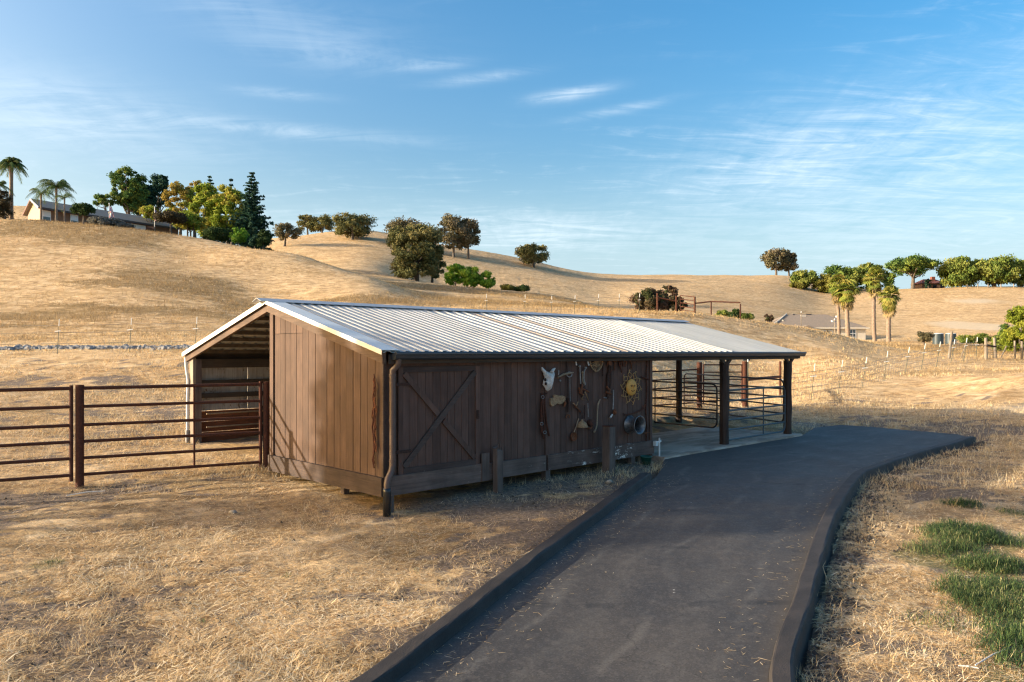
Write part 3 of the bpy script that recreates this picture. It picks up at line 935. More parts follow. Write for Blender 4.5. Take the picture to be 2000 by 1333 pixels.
    col = g.mix(g.ramp(d, .55, .75, 0, .4), col, (0.19, 0.155, 0.13))
    finish(g, col, .85, bump=d, bstr=.3, bdist=.01)
    root = thing('concrete_slab', None, None, bw(0, 0, 0), BA); root['kind'] = 'structure'; root['label'] = 'stained concrete slab floor of the open bay'
    for (t0, t1) in ((6.70, 9.70), (9.712, 13.0)):
        for (v0, v1) in ((-.30, 1.70), (1.712, 3.5)):
            mb = MB(); mb.box(t0, t1, v0, v1, -.25, .05); mb.build('slab_panel', mc, root)


build_driveway()


# ------------------------------------------------------------------ straw, weeds
def blades(name, x, y, z, length, width, tilt, azim, mat, rnd, curve=0.25, kind='stuff', one=False):
    """two-segment bent blades, all numpy"""
    n = len(x)
    dx, dy = np.cos(azim), np.sin(azim)
    ch, sh = np.cos(tilt), np.sin(tilt)          # tilt 0 = flat, pi/2 = upright
    p0 = np.stack([x, y, z], 1)
    dirv = np.stack([dx * ch, dy * ch, sh], 1)
    side = np.stack([-dy, dx, np.zeros(n)], 1)
    bend = np.stack([dx * 0.5, dy * 0.5, -np.ones(n) * .6], 1)
    mid = p0 + dirv * (length * .55)[:, None]
    bend = bend + side * RNG.uniform(-.9, .9, n)[:, None]
    tip = p0 + dirv * length[:, None] + bend * (curve * length)[:, None]
    w = width[:, None] * .5
    if one:
        V = np.stack([p0 - side * w, p0 + side * w, tip], 1).reshape(-1, 3)
        return np_mesh(name, V, np.arange(3 * n).reshape(n, 3), mat, attr={'rnd': np.repeat(rnd, 3)}, kind=kind)
    V = np.stack([p0 - side * w, p0 + side * w, mid + side * w * .8, mid - side * w * .8, tip], 1).reshape(-1, 3)
    b = np.arange(n)[:, None] * 5
    T = np.concatenate([b + [0, 1, 2], b + [0, 2, 3], b + [3, 2, 4]], 1).reshape(-1, 3)
    return np_mesh(name, V, T, mat, attr={'rnd': np.repeat(rnd, 5)}, kind=kind)


def blademat(name, cols):
    m, g = new_mat(name)
    a = g.n('ShaderNodeAttribute', attribute_name='rnd').outputs['Fac']
    r = g.n('ShaderNodeValToRGB'); g.set(r.inputs[0], a)
    cr = r.color_ramp
    while len(cr.elements) < len(cols): cr.elements.new(0.5)
    for i, c in enumerate(cols):
        cr.elements[i].position = i / (len(cols) - 1); cr.elements[i].color = (*c, 1)
    tc = g.n('ShaderNodeTexCoord').outputs['Object']
    v = g.ramp(g.noise(tc, 0.7, 4, .6), .3, .7, 0.86, 1.12)
    kc = g.n('ShaderNodeCombineColor', ins={0: v, 1: v, 2: v}).outputs[0]
    finish(g, g.mix(1.0, r.outputs[0], kc, 'MULTIPLY'), 0.85, spec=.2, transl=.2)
    return m


STRAW = blademat('straw', [(0.20, 0.13, 0.075), (0.50, 0.34, 0.17), (0.74, 0.53, 0.28), (0.84, 0.66, 0.40), (0.88, 0.77, 0.56)])
GOLD = blademat('tall_dry_grass', [(0.22, 0.145, 0.07), (0.42, 0.285, 0.135), (0.60, 0.42, 0.21), (0.72, 0.55, 0.31)])
GREEN = blademat('green_weeds', [(0.032, 0.060, 0.024), (0.055, 0.098, 0.034), (0.095, 0.14, 0.046), (0.34, 0.32, 0.15)])


def keep(x, y, margin=0.26):
    ok = ~inpoly(x, y, POLY)
    ok &= dist_poly(x, y, np.array(left_curve), False) > margin
    ok &= dist_poly(x, y, np.array(right_curve), False) > margin
    t, v = wb(x, y)
    ok &= ~((t > -.02) & (t < 13.1) & (v > .15) & (v < 7.0))
    ok &= ~((t > 6.6) & (t < 13.1) & (v > -.35) & (v < 3.6))
    return ok


def scatter(n, y0, y1, power=1.0, mx=60):
    """random ground points inside the wedge of ground around the view, denser when near"""
    u = RNG.random(n)
    y = (y0 ** (1 - power) + u * (y1 ** (1 - power) - y0 ** (1 - power))) ** (1 / (1 - power)) if power != 1 else y0 * (y1 / y0) ** u
    x = RNG.uniform(-.76, .76, n) * y
    return x, y


def build_grass():
    x, y = scatter(520000, 4.6, 28, 1.0)
    k = keep(x, y); x, y = x[k], y[k]
    bare, tall, gr = masks(x, y)
    clump = fbm(x, y, 3.2, 3, 77)
    k = RNG.random(len(x)) < (1 - 0.72 * bare) * (1 - .6 * gr) * (0.30 + 1.15 * clump)
    x, y, bare, clump = x[k], y[k], bare[k], clump[k]
    n = len(x); z = base_h(x, y) + .005 + RNG.uniform(0, .022, n)
    sc_ = np.maximum(1, y / 11)
    L = RNG.lognormal(math.log(.072), .5, n) * np.sqrt(sc_)
    W = RNG.lognormal(math.log(.0048), .45, n) * sc_
    swirl = fbm(x, y, .9, 3, 91) * 14
    az_ = swirl + RNG.normal(0, .9, n)
    tl = np.abs(RNG.normal(0.08, .16, n))
    rn = np.clip(RNG.normal(.58, .30, n) + (fbm(x, y, 1.3, 3, 13) - .5) * .5 - bare * .3, 0, 1)
    tag(blades('straw_litter', x, y, z, L, W, tl, az_, STRAW, rn), 'mown dry straw lying over the foreground soil', 'grass')
    # upright dry tufts
    def tufts(name, label, n0, y0, y1, power, m, hlo, hhi, wk, thr, mat, scale=.45, spread=.06, dark=0.0):
        cx, cy = scatter(n0, y0, y1, power)
        k = keep(cx, cy, .2); cx, cy = cx[k], cy[k]
        k = fbm(cx * .6, cy, scale, 3, 101) * .6 + fbm(cx, cy, scale * 5, 2, 103) * .4 + RNG.normal(0, .05, len(cx)) > thr; cx, cy = cx[k], cy[k]
        sp = np.repeat(spread * np.maximum(1, cy / 14), m)
        x = np.repeat(cx, m) + RNG.normal(0, 1, len(cx) * m) * sp; y = np.repeat(cy, m) + RNG.normal(0, 1, len(cx) * m) * sp
        hk = np.repeat(RNG.uniform(.6, 1.3, len(cx)), m); ck = np.repeat(RNG.normal(0, .16, len(cx)), m)
        k = keep(x, y, .2); x, y, hk, ck = x[k], y[k], hk[k], ck[k]; n = len(x)
        s_ = np.maximum(1, y / 12)
        o = blades(name, x, y, base_h(x, y) - .01, RNG.uniform(hlo, hhi, n) * hk, wk * s_, RNG.normal(.95, .35, n), RNG.uniform(0, 6.28, n), mat, np.clip(RNG.normal(.6 - dark, .18, n) + ck, 0, 1), .35, one=True)
        tag(o, label, 'grass')
    tufts('dry_tufts', 'short upright tufts of dry grass scattered round the barn', 5000, 5, 18, .6, 16, .06, .20, .005, .53, STRAW)
    tufts('paddock_tufts', 'clumped dry grass tufts over the sunlit paddock behind the pipe fence', 26000, 13, 44, .3, 11, .07, .24, .0065, .50, STRAW, .35, .09, .05)
    tufts('slope_tufts', 'golden dry grass clumps over the lower slopes', 26000, 38, 130, .35, 9, .12, .34, .006, .50, GOLD, .16, .13, .02)
    # far slope: coarser tall grass
    cx, cy = scatter(30000, 27, 130, .3)
    b2, t2, g2_ = masks(cx, cy)
    k = (RNG.random(len(cx)) < .9 * t2 + .5 * g2_) & keep(cx, cy, .2); cx, cy, t2, g2_ = cx[k], cy[k], t2[k], g2_[k]
    m = 11; sg = .12 + cy / 260
    x = np.repeat(cx, m) + RNG.normal(0, 1, len(cx) * m) * np.repeat(sg, m); y = np.repeat(cy, m) + RNG.normal(0, 1, len(cx) * m) * np.repeat(sg, m)
    n = len(x); hh = (.14 + .28 * np.repeat(t2, m)) * RNG.uniform(.5, 1.3, n)
    rn = np.clip(RNG.normal(.5, .2, n) - np.repeat(t2, m) * .3, 0, 1)
    tag(blades('hill_grass', x, y, base_h(x, y) - .02, hh, y / 2600, RNG.normal(1.1, .3, n), RNG.uniform(0, 6.28, n), GOLD, rn, .4, one=True), 'taller brown grass patches over the slopes behind the barn', 'grass')
    # green weeds
    cs = [((6.0, 10.1), .75, 15000, .15), ((5.55, 9.1), .85, 20000, .17), ((5.2, 8.2), .75, 16000, .16), ((5.0, 7.4), .7, 13000, .15), ((4.8, 6.7), .6, 9000, .15), ((4.5, 6.0), .7, 9000, .15),
          ((7.0, 11.9), .32, 1500, .12), ((7.75, 11.4), .4, 2200, .12), ((-5.4, 8.9), .16, 260, .09), ((-2.55, 8.6), .07, 90, .07), ((-1.1, 8.7), .05, 60, .06), ((4.1, 7.3), .4, 900, .1), ((-3.0, 7.4), .08, 70, .06), ((4.0, 6.5), .35, 700, .1)]
    X = []; Y = []; HH = []
    for (a, b), r, n, h in cs:
        rr = r * np.sqrt(RNG.random(n)) * 1.15; th = RNG.random(n) * 6.283
        xx = a + rr * np.cos(th); yy = b + rr * np.sin(th) * .9
        f = fbm(xx, yy, 2.6, 3, 121) - .46 * (rr / r) ** 2
        k = f > .12 + .46 * RNG.random(n)
        X.append(xx[k]); Y.append(yy[k]); HH.append(h * (0.5 + RNG.random(k.sum()) * .8) * (0.35 + 1.4 * np.clip(f[k], 0, .6)))
    x = np.concatenate(X); y = np.concatenate(Y); h = np.concatenate(HH) * .85; n = len(x)
    k = keep(x, y, .3); x, y, h = x[k], y[k], h[k]; n = len(x)
    tag(blades('green_weeds', x, y, base_h(x, y) + RNG.uniform(0, .06, n), h, RNG.uniform(.003, .008, n), RNG.normal(.85, .4, n), RNG.uniform(0, 6.28, n), GREEN, np.clip(fbm(x, y, 2.2, 3, 131) * 1.1 - .12 + RNG.normal(0, .27, n), 0, 1), .5),
        'low green weeds spreading right of the driveway', 'weeds')
    cl_ = np.array(left_curve); cr_ = np.array(right_curve); n = 1500
    i = RNG.integers(6, 58, n); side_l = RNG.random(n) < .6
    pL = cl_[np.clip(i, 0, 59)]; pR = cr_[np.clip((i * 1.3).astype(int), 0, 79)]; p = np.where(side_l[:, None], pL, pR)
    c0 = np.where(side_l[:, None], pR, pL); d = c0 - p; d = d / np.linalg.norm(d, axis=1)[:, None]
    p = p + d * (np.abs(RNG.normal(0, .5, n)) + .05)[:, None] + RNG.normal(0, .12, (n, 2)); x, y = p[:, 0], p[:, 1]; k = inpoly(x, y, POLY); x, y = x[k], y[k]; n = len(x)
    tag(blades('blown_straw', x, y, base_h(x, y) + .036, RNG.uniform(.02, .10, n), RNG.uniform(.003, .006, n), RNG.normal(.03, .03, n), RNG.uniform(0, 6.28, n), STRAW, RNG.random(n), .05), 'loose straws blown onto the edges of the driveway', 'straw')
    # pebbles and clods
    cx, cy = scatter(5000, 5, 26, 1.0); k = keep(cx, cy, .25); cx, cy = cx[k], cy[k]
    b2, _, _ = masks(cx, cy); k = RNG.random(len(cx)) < .15 + .85 * b2; cx, cy = cx[k], cy[k]
    V = []; T = []
    for px_, py_ in zip(cx, cy):
        s = random.uniform(.008, .03); z = H(px_, py_); b = len(V)
        for a3 in range(5):
            th = a3 * 1.257 + random.uniform(-.3, .3); V.append((px_ + s * math.cos(th), py_ + s * math.sin(th) * random.uniform(.6, 1), z - .01))
        V.append((px_ + random.uniform(-.3, .3) * s, py_, z + s * .8))
        T += [(b + q, b + (q + 1) % 5, b + 5) for q in range(5)]
    tag(np_mesh('soil_clods', np.array(V), np.array(T), plain('clod', (0.07, 0.055, 0.045), .95, var=.5), kind='stuff'), 'small dark clods of soil among the straw', 'soil')


build_grass()
print('TRIS', sum(len(o.data.polygons) for o in sc.objects if o.type == 'MESH'))

# ------------------------------------------------------------------ the barn (local x runs along the front, y into the depth)
BARN_RZ = BA
EAVE, RIDGE, RV, BV = 2.17, 3.06, 3.42, 6.98       # eave height, ridge height, ridge depth, rear wall depth
REAVE = 2.13
TL = 13.22
def roof_z(v):
    return EAVE + (RIDGE - EAVE) * (v + .16) / (RV + .16) if v <= RV else RIDGE - (RIDGE - REAVE) * (v - RV) / (BV + .15 - RV)


barn = thing('open_barn', 'long low dark brown wooden barn with pale ribbed metal roof, crossbraced door and open bay', 'barn', (BX, BY, 0), BARN_RZ)
BP = lambda mb, name, mat, label=None, kind=None, parent=None: mb.build(name, mat, parent or barn, label, kind)


def roof_sheet(t0, t1, pitch, mat, rw, rh, name, front=True, lift=0.0, label=None):
    if front: v0, v1, z0, z1 = -.17, RV, roof_z(-.17), RIDGE
    else: v0, v1, z0, z1 = RV, BV + .17, RIDGE, roof_z(BV + .17)
    prof = []; t = t0
    n = max(1, round((t1 - t0) / pitch)); pitch = (t1 - t0) / n
    for i in range(n):
        a = t0 + i * pitch
        prof += [(a, 0), (a + pitch * .5 - rw * .5, 0), (a + pitch * .5 - rw * .28, rh), (a + pitch * .5 + rw * .28, rh), (a + pitch * .5 + rw * .5, 0)]
    prof.append((t1, 0))
    top0 = [(a, v0, z0 + .03 + h + lift) for a, h in prof]; top1 = [(a, v1, z1 + .03 + h + lift) for a, h in prof]
    bo0 = [(a, v0, z0 + .024 + h + lift) for a, h in prof]; bo1 = [(a, v1, z1 + .024 + h + lift) for a, h in prof]
    k = len(prof); V = top0 + top1 + bo0 + bo1; f = []
    for i in range(k - 1):
        f += [(i, i + 1, k + i + 1, k + i), (2 * k + i, 3 * k + i, 3 * k + i + 1, 2 * k + i + 1), (i, 2 * k + i, 2 * k + i + 1, i + 1), (k + i, k + i + 1, 3 * k + i + 1, 3 * k + i)]
    f += [(0, k, 3 * k, 2 * k), (k - 1, 3 * k - 1, 4 * k - 1, 2 * k - 1)]
    mb = MB(); mb.add(V, f)
    return BP(mb, name, mat, label)


def build_roof():
    t = -.12
    for i in range(4):                                # close ribs
        roof_sheet(t, t + .87, .174, M['roof'], .11, .019, 'roof_sheet', lift=.002 * (i % 2)); t += .875
    PB = .268
    strips = [(4.46, 4.728), (5.532, 5.80)]
    cuts = [3.38, 4.46, 4.728, 5.532, 5.80, 6.87, 7.94, 9.01, 9.80]
    for a, b in zip(cuts[:-1], cuts[1:]):
        tan = any(abs(a - s[0]) < .01 for s in strips)
        if tan: roof_sheet(a + .01, b, b - a - .01, M['tan'], .06, .012, 'skylight_strip', lift=.004, label='narrow tan weathered strip between the metal sheets')
        else: roof_sheet(a + .003, b, PB, M['roof'], .095, .024, 'roof_sheet')
    a = 9.803
    for i in range(4):                                # older flatter corrugated sheets
        b = a + .853; roof_sheet(a, b, .142, M['roof2'], .12, .016, 'old_roof_sheet', lift=-.006 + .003 * (i % 2)); a = b + .003
    a = -.12
    for i in range(13):
        b = a + 1.023; roof_sheet(a, b - .003, .256, M['roof2'], .09, .03, 'rear_roof_sheet', front=False); a = b
    # ridge cap pokes out past the gable
    mb = MB()
    for s in (1, -1):
        y1 = RV - s * .16; z1 = roof_z(y1) + .072
        mb.hexa([(-.30, RV, RIDGE + .092), (-.30, y1, z1), (-.30, y1, z1 - .006), (-.30, RV, RIDGE + .086), (TL + .03, RV, RIDGE + .092), (TL + .03, y1, z1), (TL + .03, y1, z1 - .006), (TL + .03, RV, RIDGE + .086)])
    BP(mb, 'ridge_cap', M['cap'])
    # pale flashing along both rakes, and the boards below it
    def rake(t0, t1, v0, v1, up, th, mat, name, label=None):
        mb = MB()
        za, zb = roof_z(v0), roof_z(v1)
        mb.hexa([(t0, v0, za + up), (t1, v0, za + up), (t1, v0, za + up + th), (t0, v0, za + up + th), (t0, v1, zb + up), (t1, v1, zb + up), (t1, v1, zb + up + th), (t0, v1, zb + up + th)])
        return BP(mb, name, mat, label)
    rake(-.15, .17, -.18, RV, .060, .005, M['white_metal'], 'rake_flashing')
    rake(-.155, -.150, -.18, RV, -.005, .07, M['white_metal'], 'rake_lip')
    rake(-.15, .10, RV, BV + .18, .060, .005, M['white_metal'], 'rake_flashing')
    rake(-.160, -.150, RV, BV + .18, -.02, .085, M['white_metal'], 'rake_lip')
    rake(-.105, -.045, -.13, RV, -.145, .165, M['rake'], 'rake_board')
    rake(-.105, -.045, RV, BV + .13, -.145, .165, M['rake'], 'rake_board')
    rake(TL - .06, TL - .02, -.13, RV, -.145, .165, M['girt'], 'rake_board')
    rake(TL - .06, TL - .02, RV, BV + .13, -.145, .165, M['girt'], 'rake_board')
    # rafters and purlins
    for t in (1.7, 3.4, 5.0, 6.63, 8.1, 9.53, 11.2, 12.78):
        mb = MB(); mb.hexa([(t, -.1, roof_z(-.1) - .17), (t + .05, -.1, roof_z(-.1) - .17), (t + .05, -.1, roof_z(-.1) - .05), (t, -.1, roof_z(-.1) - .05), (t, RV, RIDGE - .17), (t + .05, RV, RIDGE - .17), (t + .05, RV, RIDGE - .05), (t, RV, RIDGE - .05)]); BP(mb, 'rafter', M['girt'])
        mb = MB(); mb.hexa([(t, RV, RIDGE - .17), (t + .05, RV, RIDGE - .17), (t + .05, RV, RIDGE - .05), (t, RV, RIDGE - .05), (t, BV, roof_z(BV) - .17), (t + .05, BV, roof_z(BV) - .17), (t + .05, BV, roof_z(BV) - .05), (t, BV, roof_z(BV) - .05)]); BP(mb, 'rafter', M['girt'])
    for i in range(7):
        v = RV + .35 + i * .5; mb = MB(); z = roof_z(v); mb.box(-.04, 13.1, v - .045, v + .045, z - .05, z + .02); BP(mb, 'purlin', M['underroof'])
    for i in range(6):
        v = .3 + i * .55; mb = MB(); z = roof_z(v); mb.box(.02, 13.1, v - .045, v + .045, z - .05, z + .02); BP(mb, 'purlin', M['girt'])
    mb = MB(); mb.box(6.66, 13.12, -.13, -.03, 2.02, 2.12); BP(mb, 'header_beam', M['girt'])
    mb = MB(); mb.box(6.66, 13.05, 3.36, 3.48, 2.72, 2.90); BP(mb, 'ridge_beam', M['girt'])
    mb = MB(); mb.box(0.0, 13.05, BV - .10, BV - .012, 1.862, 2.05); BP(mb, 'rear_beam', M['girt']); mb = MB(); mb.box(0.0, 13.05, BV - .01, BV + .01, 1.862, 2.185); BP(mb, 'rear_beam', M['girt'])
    # gutter
    gp = [(-.27, 2.205), (-.285, 2.19), (-.285, 2.165), (-.265, 2.155), (-.255, 2.11), (-.225, 2.085), (-.155, 2.085), (-.150, 2.17), (-.158, 2.17), (-.163, 2.095), (-.222, 2.095), (-.246, 2.118), (-.258, 2.166), (-.275, 2.172), (-.275, 2.19), (-.262, 2.205)]
    mb = MB(); mb.prism([(.04, a, b) for a, b in gp], (TL + .06 - .04, 0, 0)); BP(mb, 'gutter', M['gutter'])
    for t in (.035, TL + .06):
        mb = MB(); mb.prism([(t, a, b) for a, b in gp[:8]], (.006, 0, 0)); BP(mb, 'gutter_end', M['gutter'])
    mb = MB(); mb.box(.0, TL - .02, -.147, -.128, 2.03, 2.165); BP(mb, 'fascia', M['girt'])


build_roof()


def build_walls():
    # gable end, boards of uneven width between sill and roof line; each is a part
    v = .0; n = 17; w = 3.33 / n
    rnd = random.Random(3)
    edges = [0.0]
    for i in range(n): edges.append(edges[-1] + w * rnd.uniform(.88, 1.12))
    sc_ = 3.30 / edges[-1]; edges = [e * sc_ for e in edges]
    for i in range(n):
        a, b = edges[i] + .0055, edges[i + 1] - .0055
        x0 = -.018 + rnd.uniform(-.004, .004); x1 = .006
        z0 = .36
        seams = [(z0, None)] if i < n - 5 else [(z0, 2.515), (2.522, None)]
        for s0, s1 in seams:
            za = roof_z(a) - .02 if s1 is None else s1; zb = roof_z(b) - .02 if s1 is None else s1
            if min(za, zb) <= s0 + .03: continue
            mb = MB(); mb.hexa([(x0, a, s0), (x1, a, s0), (x1, b, s0), (x0, b, s0), (x0, a, za), (x1, a, za), (x1, b, zb), (x0, b, zb)])
            BP(mb, 'gable_board', M['gable'])
    mb = MB(); mb.box(.008, .05, .03, 3.30, .2, 2.10); BP(mb, 'gable_backing', M['girt'])
    mb = MB(); mb.hexa([(.008, .03, 2.1), (.05, .03, 2.1), (.05, 3.3, 2.1), (.008, 3.3, 2.1), (.008, .03, roof_z(.03) - .03), (.05, .03, roof_z(.03) - .03), (.05, 3.3, roof_z(3.3) - .03), (.008, 3.3, roof_z(3.3) - .03)]); BP(mb, 'gable_backing', M['girt'])
    mb = MB(); mb.box(-.045, .10, 3.305, 3.43, .1, 2.98); BP(mb, 'gable_corner_post', M['gable'])
    mb = MB(); mb.box(-.075, -.02, -.06, 3.44, .10, .375); BP(mb, 'gable_sill', M['trimy'])
    mb = MB(); mb.box(-.03, .03, -.045, -.002, .36, 2.10); BP(mb, 'corner_trim', M['trimy'])
    # front boards
    t = 1.97
    while t < 6.55:
        w = .152 * rnd.uniform(.93, 1.07); t1 = min(t + w, 6.56)
        y0 = -.020 + rnd.uniform(-.003, .003)
        if t1 - t > .03:
            mb = MB(); mb.box(t + .0045, t1 - .0045, y0, .0, .33, 2.06); BP(mb, 'wall_board', M['front'])
        t = t1
    mb = MB(); mb.box(.03, 6.60, .002, .045, .2, 2.06); BP(mb, 'wall_backing', M['girt'])
    mb = MB(); mb.box(.035, .22, -.022, 0, .33, 2.06); BP(mb, 'wall_board', M['front'])
    mb = MB(); mb.box(1.86, 1.965, -.03, 0, .33, 2.06); BP(mb, 'wall_board', M['front'])
    mb = MB(); mb.box(.22, 1.86, -.03, -.001, 1.985, 2.06); BP(mb, 'door_header', M['front'])
    mb = MB(); mb.box(6.56, 6.64, -.045, .05, .05, 2.1); BP(mb, 'corner_trim', M['front'])
    mb = MB(); mb.box(3.42, 3.52, -.040, -.022, .34, 2.03); BP(mb, 'batten', M['front'])
    # front sill beams
    for a, b, m in ((-.02, 1.90, 'trimx'), (1.915, 3.40, 'trimx'), (3.45, 5.02, 'trimx2'), (5.03, 6.66, 'trimx2')):
        mb = MB(); mb.box(a, b, -.075, -.023, .10 + rnd.uniform(-.008, .008), .375 + rnd.uniform(-.006, .006)); BP(mb, 'sill_beam', M[m])
    mb = MB(); mb.box(1.86, 2.02, -.095, -.076, .10, .55); BP(mb, 'sill_splice', M['stump'])
    for a in (.03, 3.40, 5.9):
        mb = MB(); mb.box(a, a + .115, -.065, .05, -.35, .10); BP(mb, 'foundation_post', M['stump'])
    for a in (1.3,):
        mb = MB(); mb.box(.15, .25, a, a + .1, -.3, .12); BP(mb, 'foundation_post', M['stump'])
    # far end and inner walls of the closed room
    for k in range(16):
        a = .02 + k * .205; mb = MB(); mb.box(6.60, 6.62, a + .003, a + .202, .1, roof_z(a) - .04); BP(mb, 'wall_board', M['front'])
    for k in range(32):
        a = .1 + k * .203; mb = MB(); mb.box(a + .002, a + .201, 3.33, 3.35, .05, 2.95); BP(mb, 'partition_board', M['girt'])
    # bay behind the gable: rear wall of plywood, girts and kick planks
    for k in range(6):
        a = .12 + k * 1.09
        mb = MB(); mb.box(a, a + 1.08, BV - .02, BV, .95, 1.86); BP(mb, 'plywood_panel', M['ply'])
        for j in range(3):
            mb = MB(); mb.box(a, a + 1.085, BV - .04, BV - .002, .27 + j * .225, .27 + j * .225 + .215); BP(mb, 'kick_plank', M['kick'])
    for z in (1.22, 1.50):
        mb = MB(); mb.box(.1, 6.6, BV - .10, BV - .022, z, z + .10); BP(mb, 'girt', M['girt'])
    for z in (.62, .90):
        mb = MB(); mb.tube([(.16, BV - .32, z), (1.45, BV - .32, z)], .018, 6); BP(mb, 'stall_rail', M['handle'])
    mb = MB(); mb.box(1.42, 1.54, BV - .25, BV - .13, .2, 1.0); BP(mb, 'stall_post', M['girt'])
    mb = MB(); mb.box(-.06, .0, BV - .17, BV + .02, .15, 2.08); BP(mb, 'rear_post', M['jamb'])
    mb = MB(); mb.box(.002, .12, BV - .17, BV - .022, .15, 2.05); BP(mb, 'rear_post', M['stump'])
    # white downspout down the rear corner
    mb = MB(); mb.tube([(-.10, BV + .12, 2.08), (-.10, BV + .10, 1.9), (-.09, BV + .02, 1.6), (-.09, BV + .05, 1.1), (-.09, BV + .05, .25)], .032, 8); BP(mb, 'rear_downspout', M['whitepipe'])
    mb = MB(); mb.tube([(-.09, BV + .05, .55), (-.09, BV + .05, .2)], .045, 8); BP(mb, 'rear_downspout_boot', M['greypaint'])
    # open bay posts, rough timber
    for (t, v, s, z0, z1) in ((9.53, -.02, .20, .0, 1.98), (12.74, -.02, .20, .0, 1.98), (12.90, 3.42, .17, .0, 2.85), (12.9, 6.86, .17, .1, 2.0), (9.7, 6.86, .17, .1, 2.0)):
        mb = MB(); pts = []; nlev = 9
        V = []
        for i in range(nlev):
            z = z0 + (z1 - z0) * i / (nlev - 1)
            for k in range(10):
                th = 2 * math.pi * (k + .5) / 10; r = s * .5 * (1 + rnd.uniform(-.09, .09)) * (1.06 if k % 5 in (0, 3) else 1)
                V.append((t + r * math.cos(th), v + r * math.sin(th), z))
        f = [(i * 10 + k, i * 10 + (k + 1) % 10, (i + 1) * 10 + (k + 1) % 10, (i + 1) * 10 + k) for i in range(nlev - 1) for k in range(10)] + [tuple(range(10))[::-1], tuple(range((nlev - 1) * 10, nlev * 10))]
        mb.add(V, f); BP(mb, 'bay_post', M['post'])
        if v < 0:
            for sg in (-1, 1):
                mb = MB(); mb.prism([(t + sg * .08, -.09, 2.018), (t + sg * .24, -.09, 2.018), (t + sg * .08, -.09, 1.90)], (0, .06, 0)); BP(mb, 'knee_brace', M['girt'])


build_walls()


def build_door():
    a0, a1, z0, z1 = .235, 1.845, .36, 1.98
    door = bpy.data.objects.new('door', None); sc.collection.objects.link(door); door.parent = barn; door['label'] = 'dark plank door with an X of flaking braces'
    n = 10; w = (a1 - a0 - .16) / n
    for i in range(n):
        a = a0 + .08 + i * w
        mb = MB(); mb.box(a + .003, a + w - .003, -.030, -.004, z0 + .05, z1 - .04); mb.build('plank', M['front'], door)
    for x0, x1, y0, y1, m in ((a0, a0 + .085, z0, z1, 'front'), (a1 - .085, a1, z0, z1, 'front')):
        mb = MB(); mb.box(x0, x1, -.052, -.0305, y0, y1); mb.build('stile', M[m], door)
    mb = MB(); mb.box(a0 + .086, a1 - .086, -.051, -.0305, z1 - .085, z1); mb.build('rail', M['doortrim'], door)
    mb = MB(); mb.box(a0 + .086, a1 - .086, -.056, -.0305, z0, z0 + .11); mb.build('rail', M['doortrim'], door)
    x0, x1, y0, y1 = a0 + .10, a1 - .10, z0 + .13, z1 - .10
    mb = MB(); mb.beam((x0, -.046, y0), (x1, -.046, y1), .03, .085, up=(0, -1, 0)) if False else mb.beam((x0, -.047, y0), (x1, -.047, y1), .088, .032, up=(0, 1, 0)); mb.build('brace', M['doorbrace'], door, 'paler brace worn along its length')
    c = Vector(((x0 + x1) / 2, -.046, (y0 + y1) / 2)); A = Vector((x0, -.046, y1)); B = Vector((x1, -.046, y0)); d = (B - A).normalized()
    for p, q in ((A, c - d * .075), (c + d * .075, B)):
        mb = MB(); mb.beam(p, q, .085, .030, up=(0, 1, 0)); mb.build('brace', M['front'], door)
    for z in (.7, 1.7):
        mb = MB(); mb.box(a0 - .05, a0 + .22, -.060, -.053, z, z + .045); mb.build('hinge', M['iron'], door)
    mb = MB(); mb.box(a1 - .07, a1 - .03, -.075, -.053, 1.12, 1.26); mb.build('latch', M['iron'], door)


M['doortrim'] = wood('door_trim', (0.06, 0.038, 0.032), (0.09, 0.06, 0.05), 'x', chip=(0.5, 0.46, 0.42), chip_amt=0.66)
M['doorbrace'] = wood('door_brace', (0.075, 0.05, 0.042), (0.12, 0.085, 0.07), 'x', chip=(0.45, 0.4, 0.36), chip_amt=0.68)
build_door()

# downspout at the near corner: part of the barn
mb = MB(); mb.tube([(.13, -.20, 2.10), (.13, -.19, 2.02), (.08, -.12, 1.93), (.08, -.115, 1.8), (.08, -.115, .56), (.06, -.12, .47), (-.03, -.155, .36), (-.05, -.165, .30), (-.05, -.165, .20)], .046, 10); BP(mb, 'downspout', M['brownpipe'])
for z in (1.86, .62, 1.2):
    mb = MB(); mb.tube([(.08, -.115, z - .02), (.08, -.115, z + .02)], .051, 10); BP(mb, 'downspout_strap', M['brownpipe'])
mb = MB(); mb.lathe((-.05, -.165, .24), (0, 0, -1), [(0, .03), (0, .056), (.05, .058), (.52, .056), (.52, .02)], 14); BP(mb, 'drain_pipe', M['blackpipe'])


# ------------------------------------------------------------------ things on and round the walls
def fw(px, py, v0=-.03):
    """place on the front wall, barn frame (t, v, z)"""
    r = (px - 1000) / F
    X0, Y0 = BX - v0 * SA, BY + v0 * CA
    t = (r * Y0 - X0) / (CA - r * SA)
    return Vector((t, v0, CAMZ - (py - 688) * (Y0 + t * SA) / F))


def on_wall(name, label, cat, px, py, v0=-.03, group=None):
    p = fw(px, py, v0)
    o = thing(name, label, cat, bw(p.x, p.y, p.z), BARN_RZ, group)
    return o, p


def wtube(pix, r, n=6, v=-.06, org=None):
    """tube through wall pixels"""
    mb = MB(org)
    mb.tube([fw(a, b, v if len(q) == 0 else q[0]) for a, b, *q in pix], r, n)
    return mb


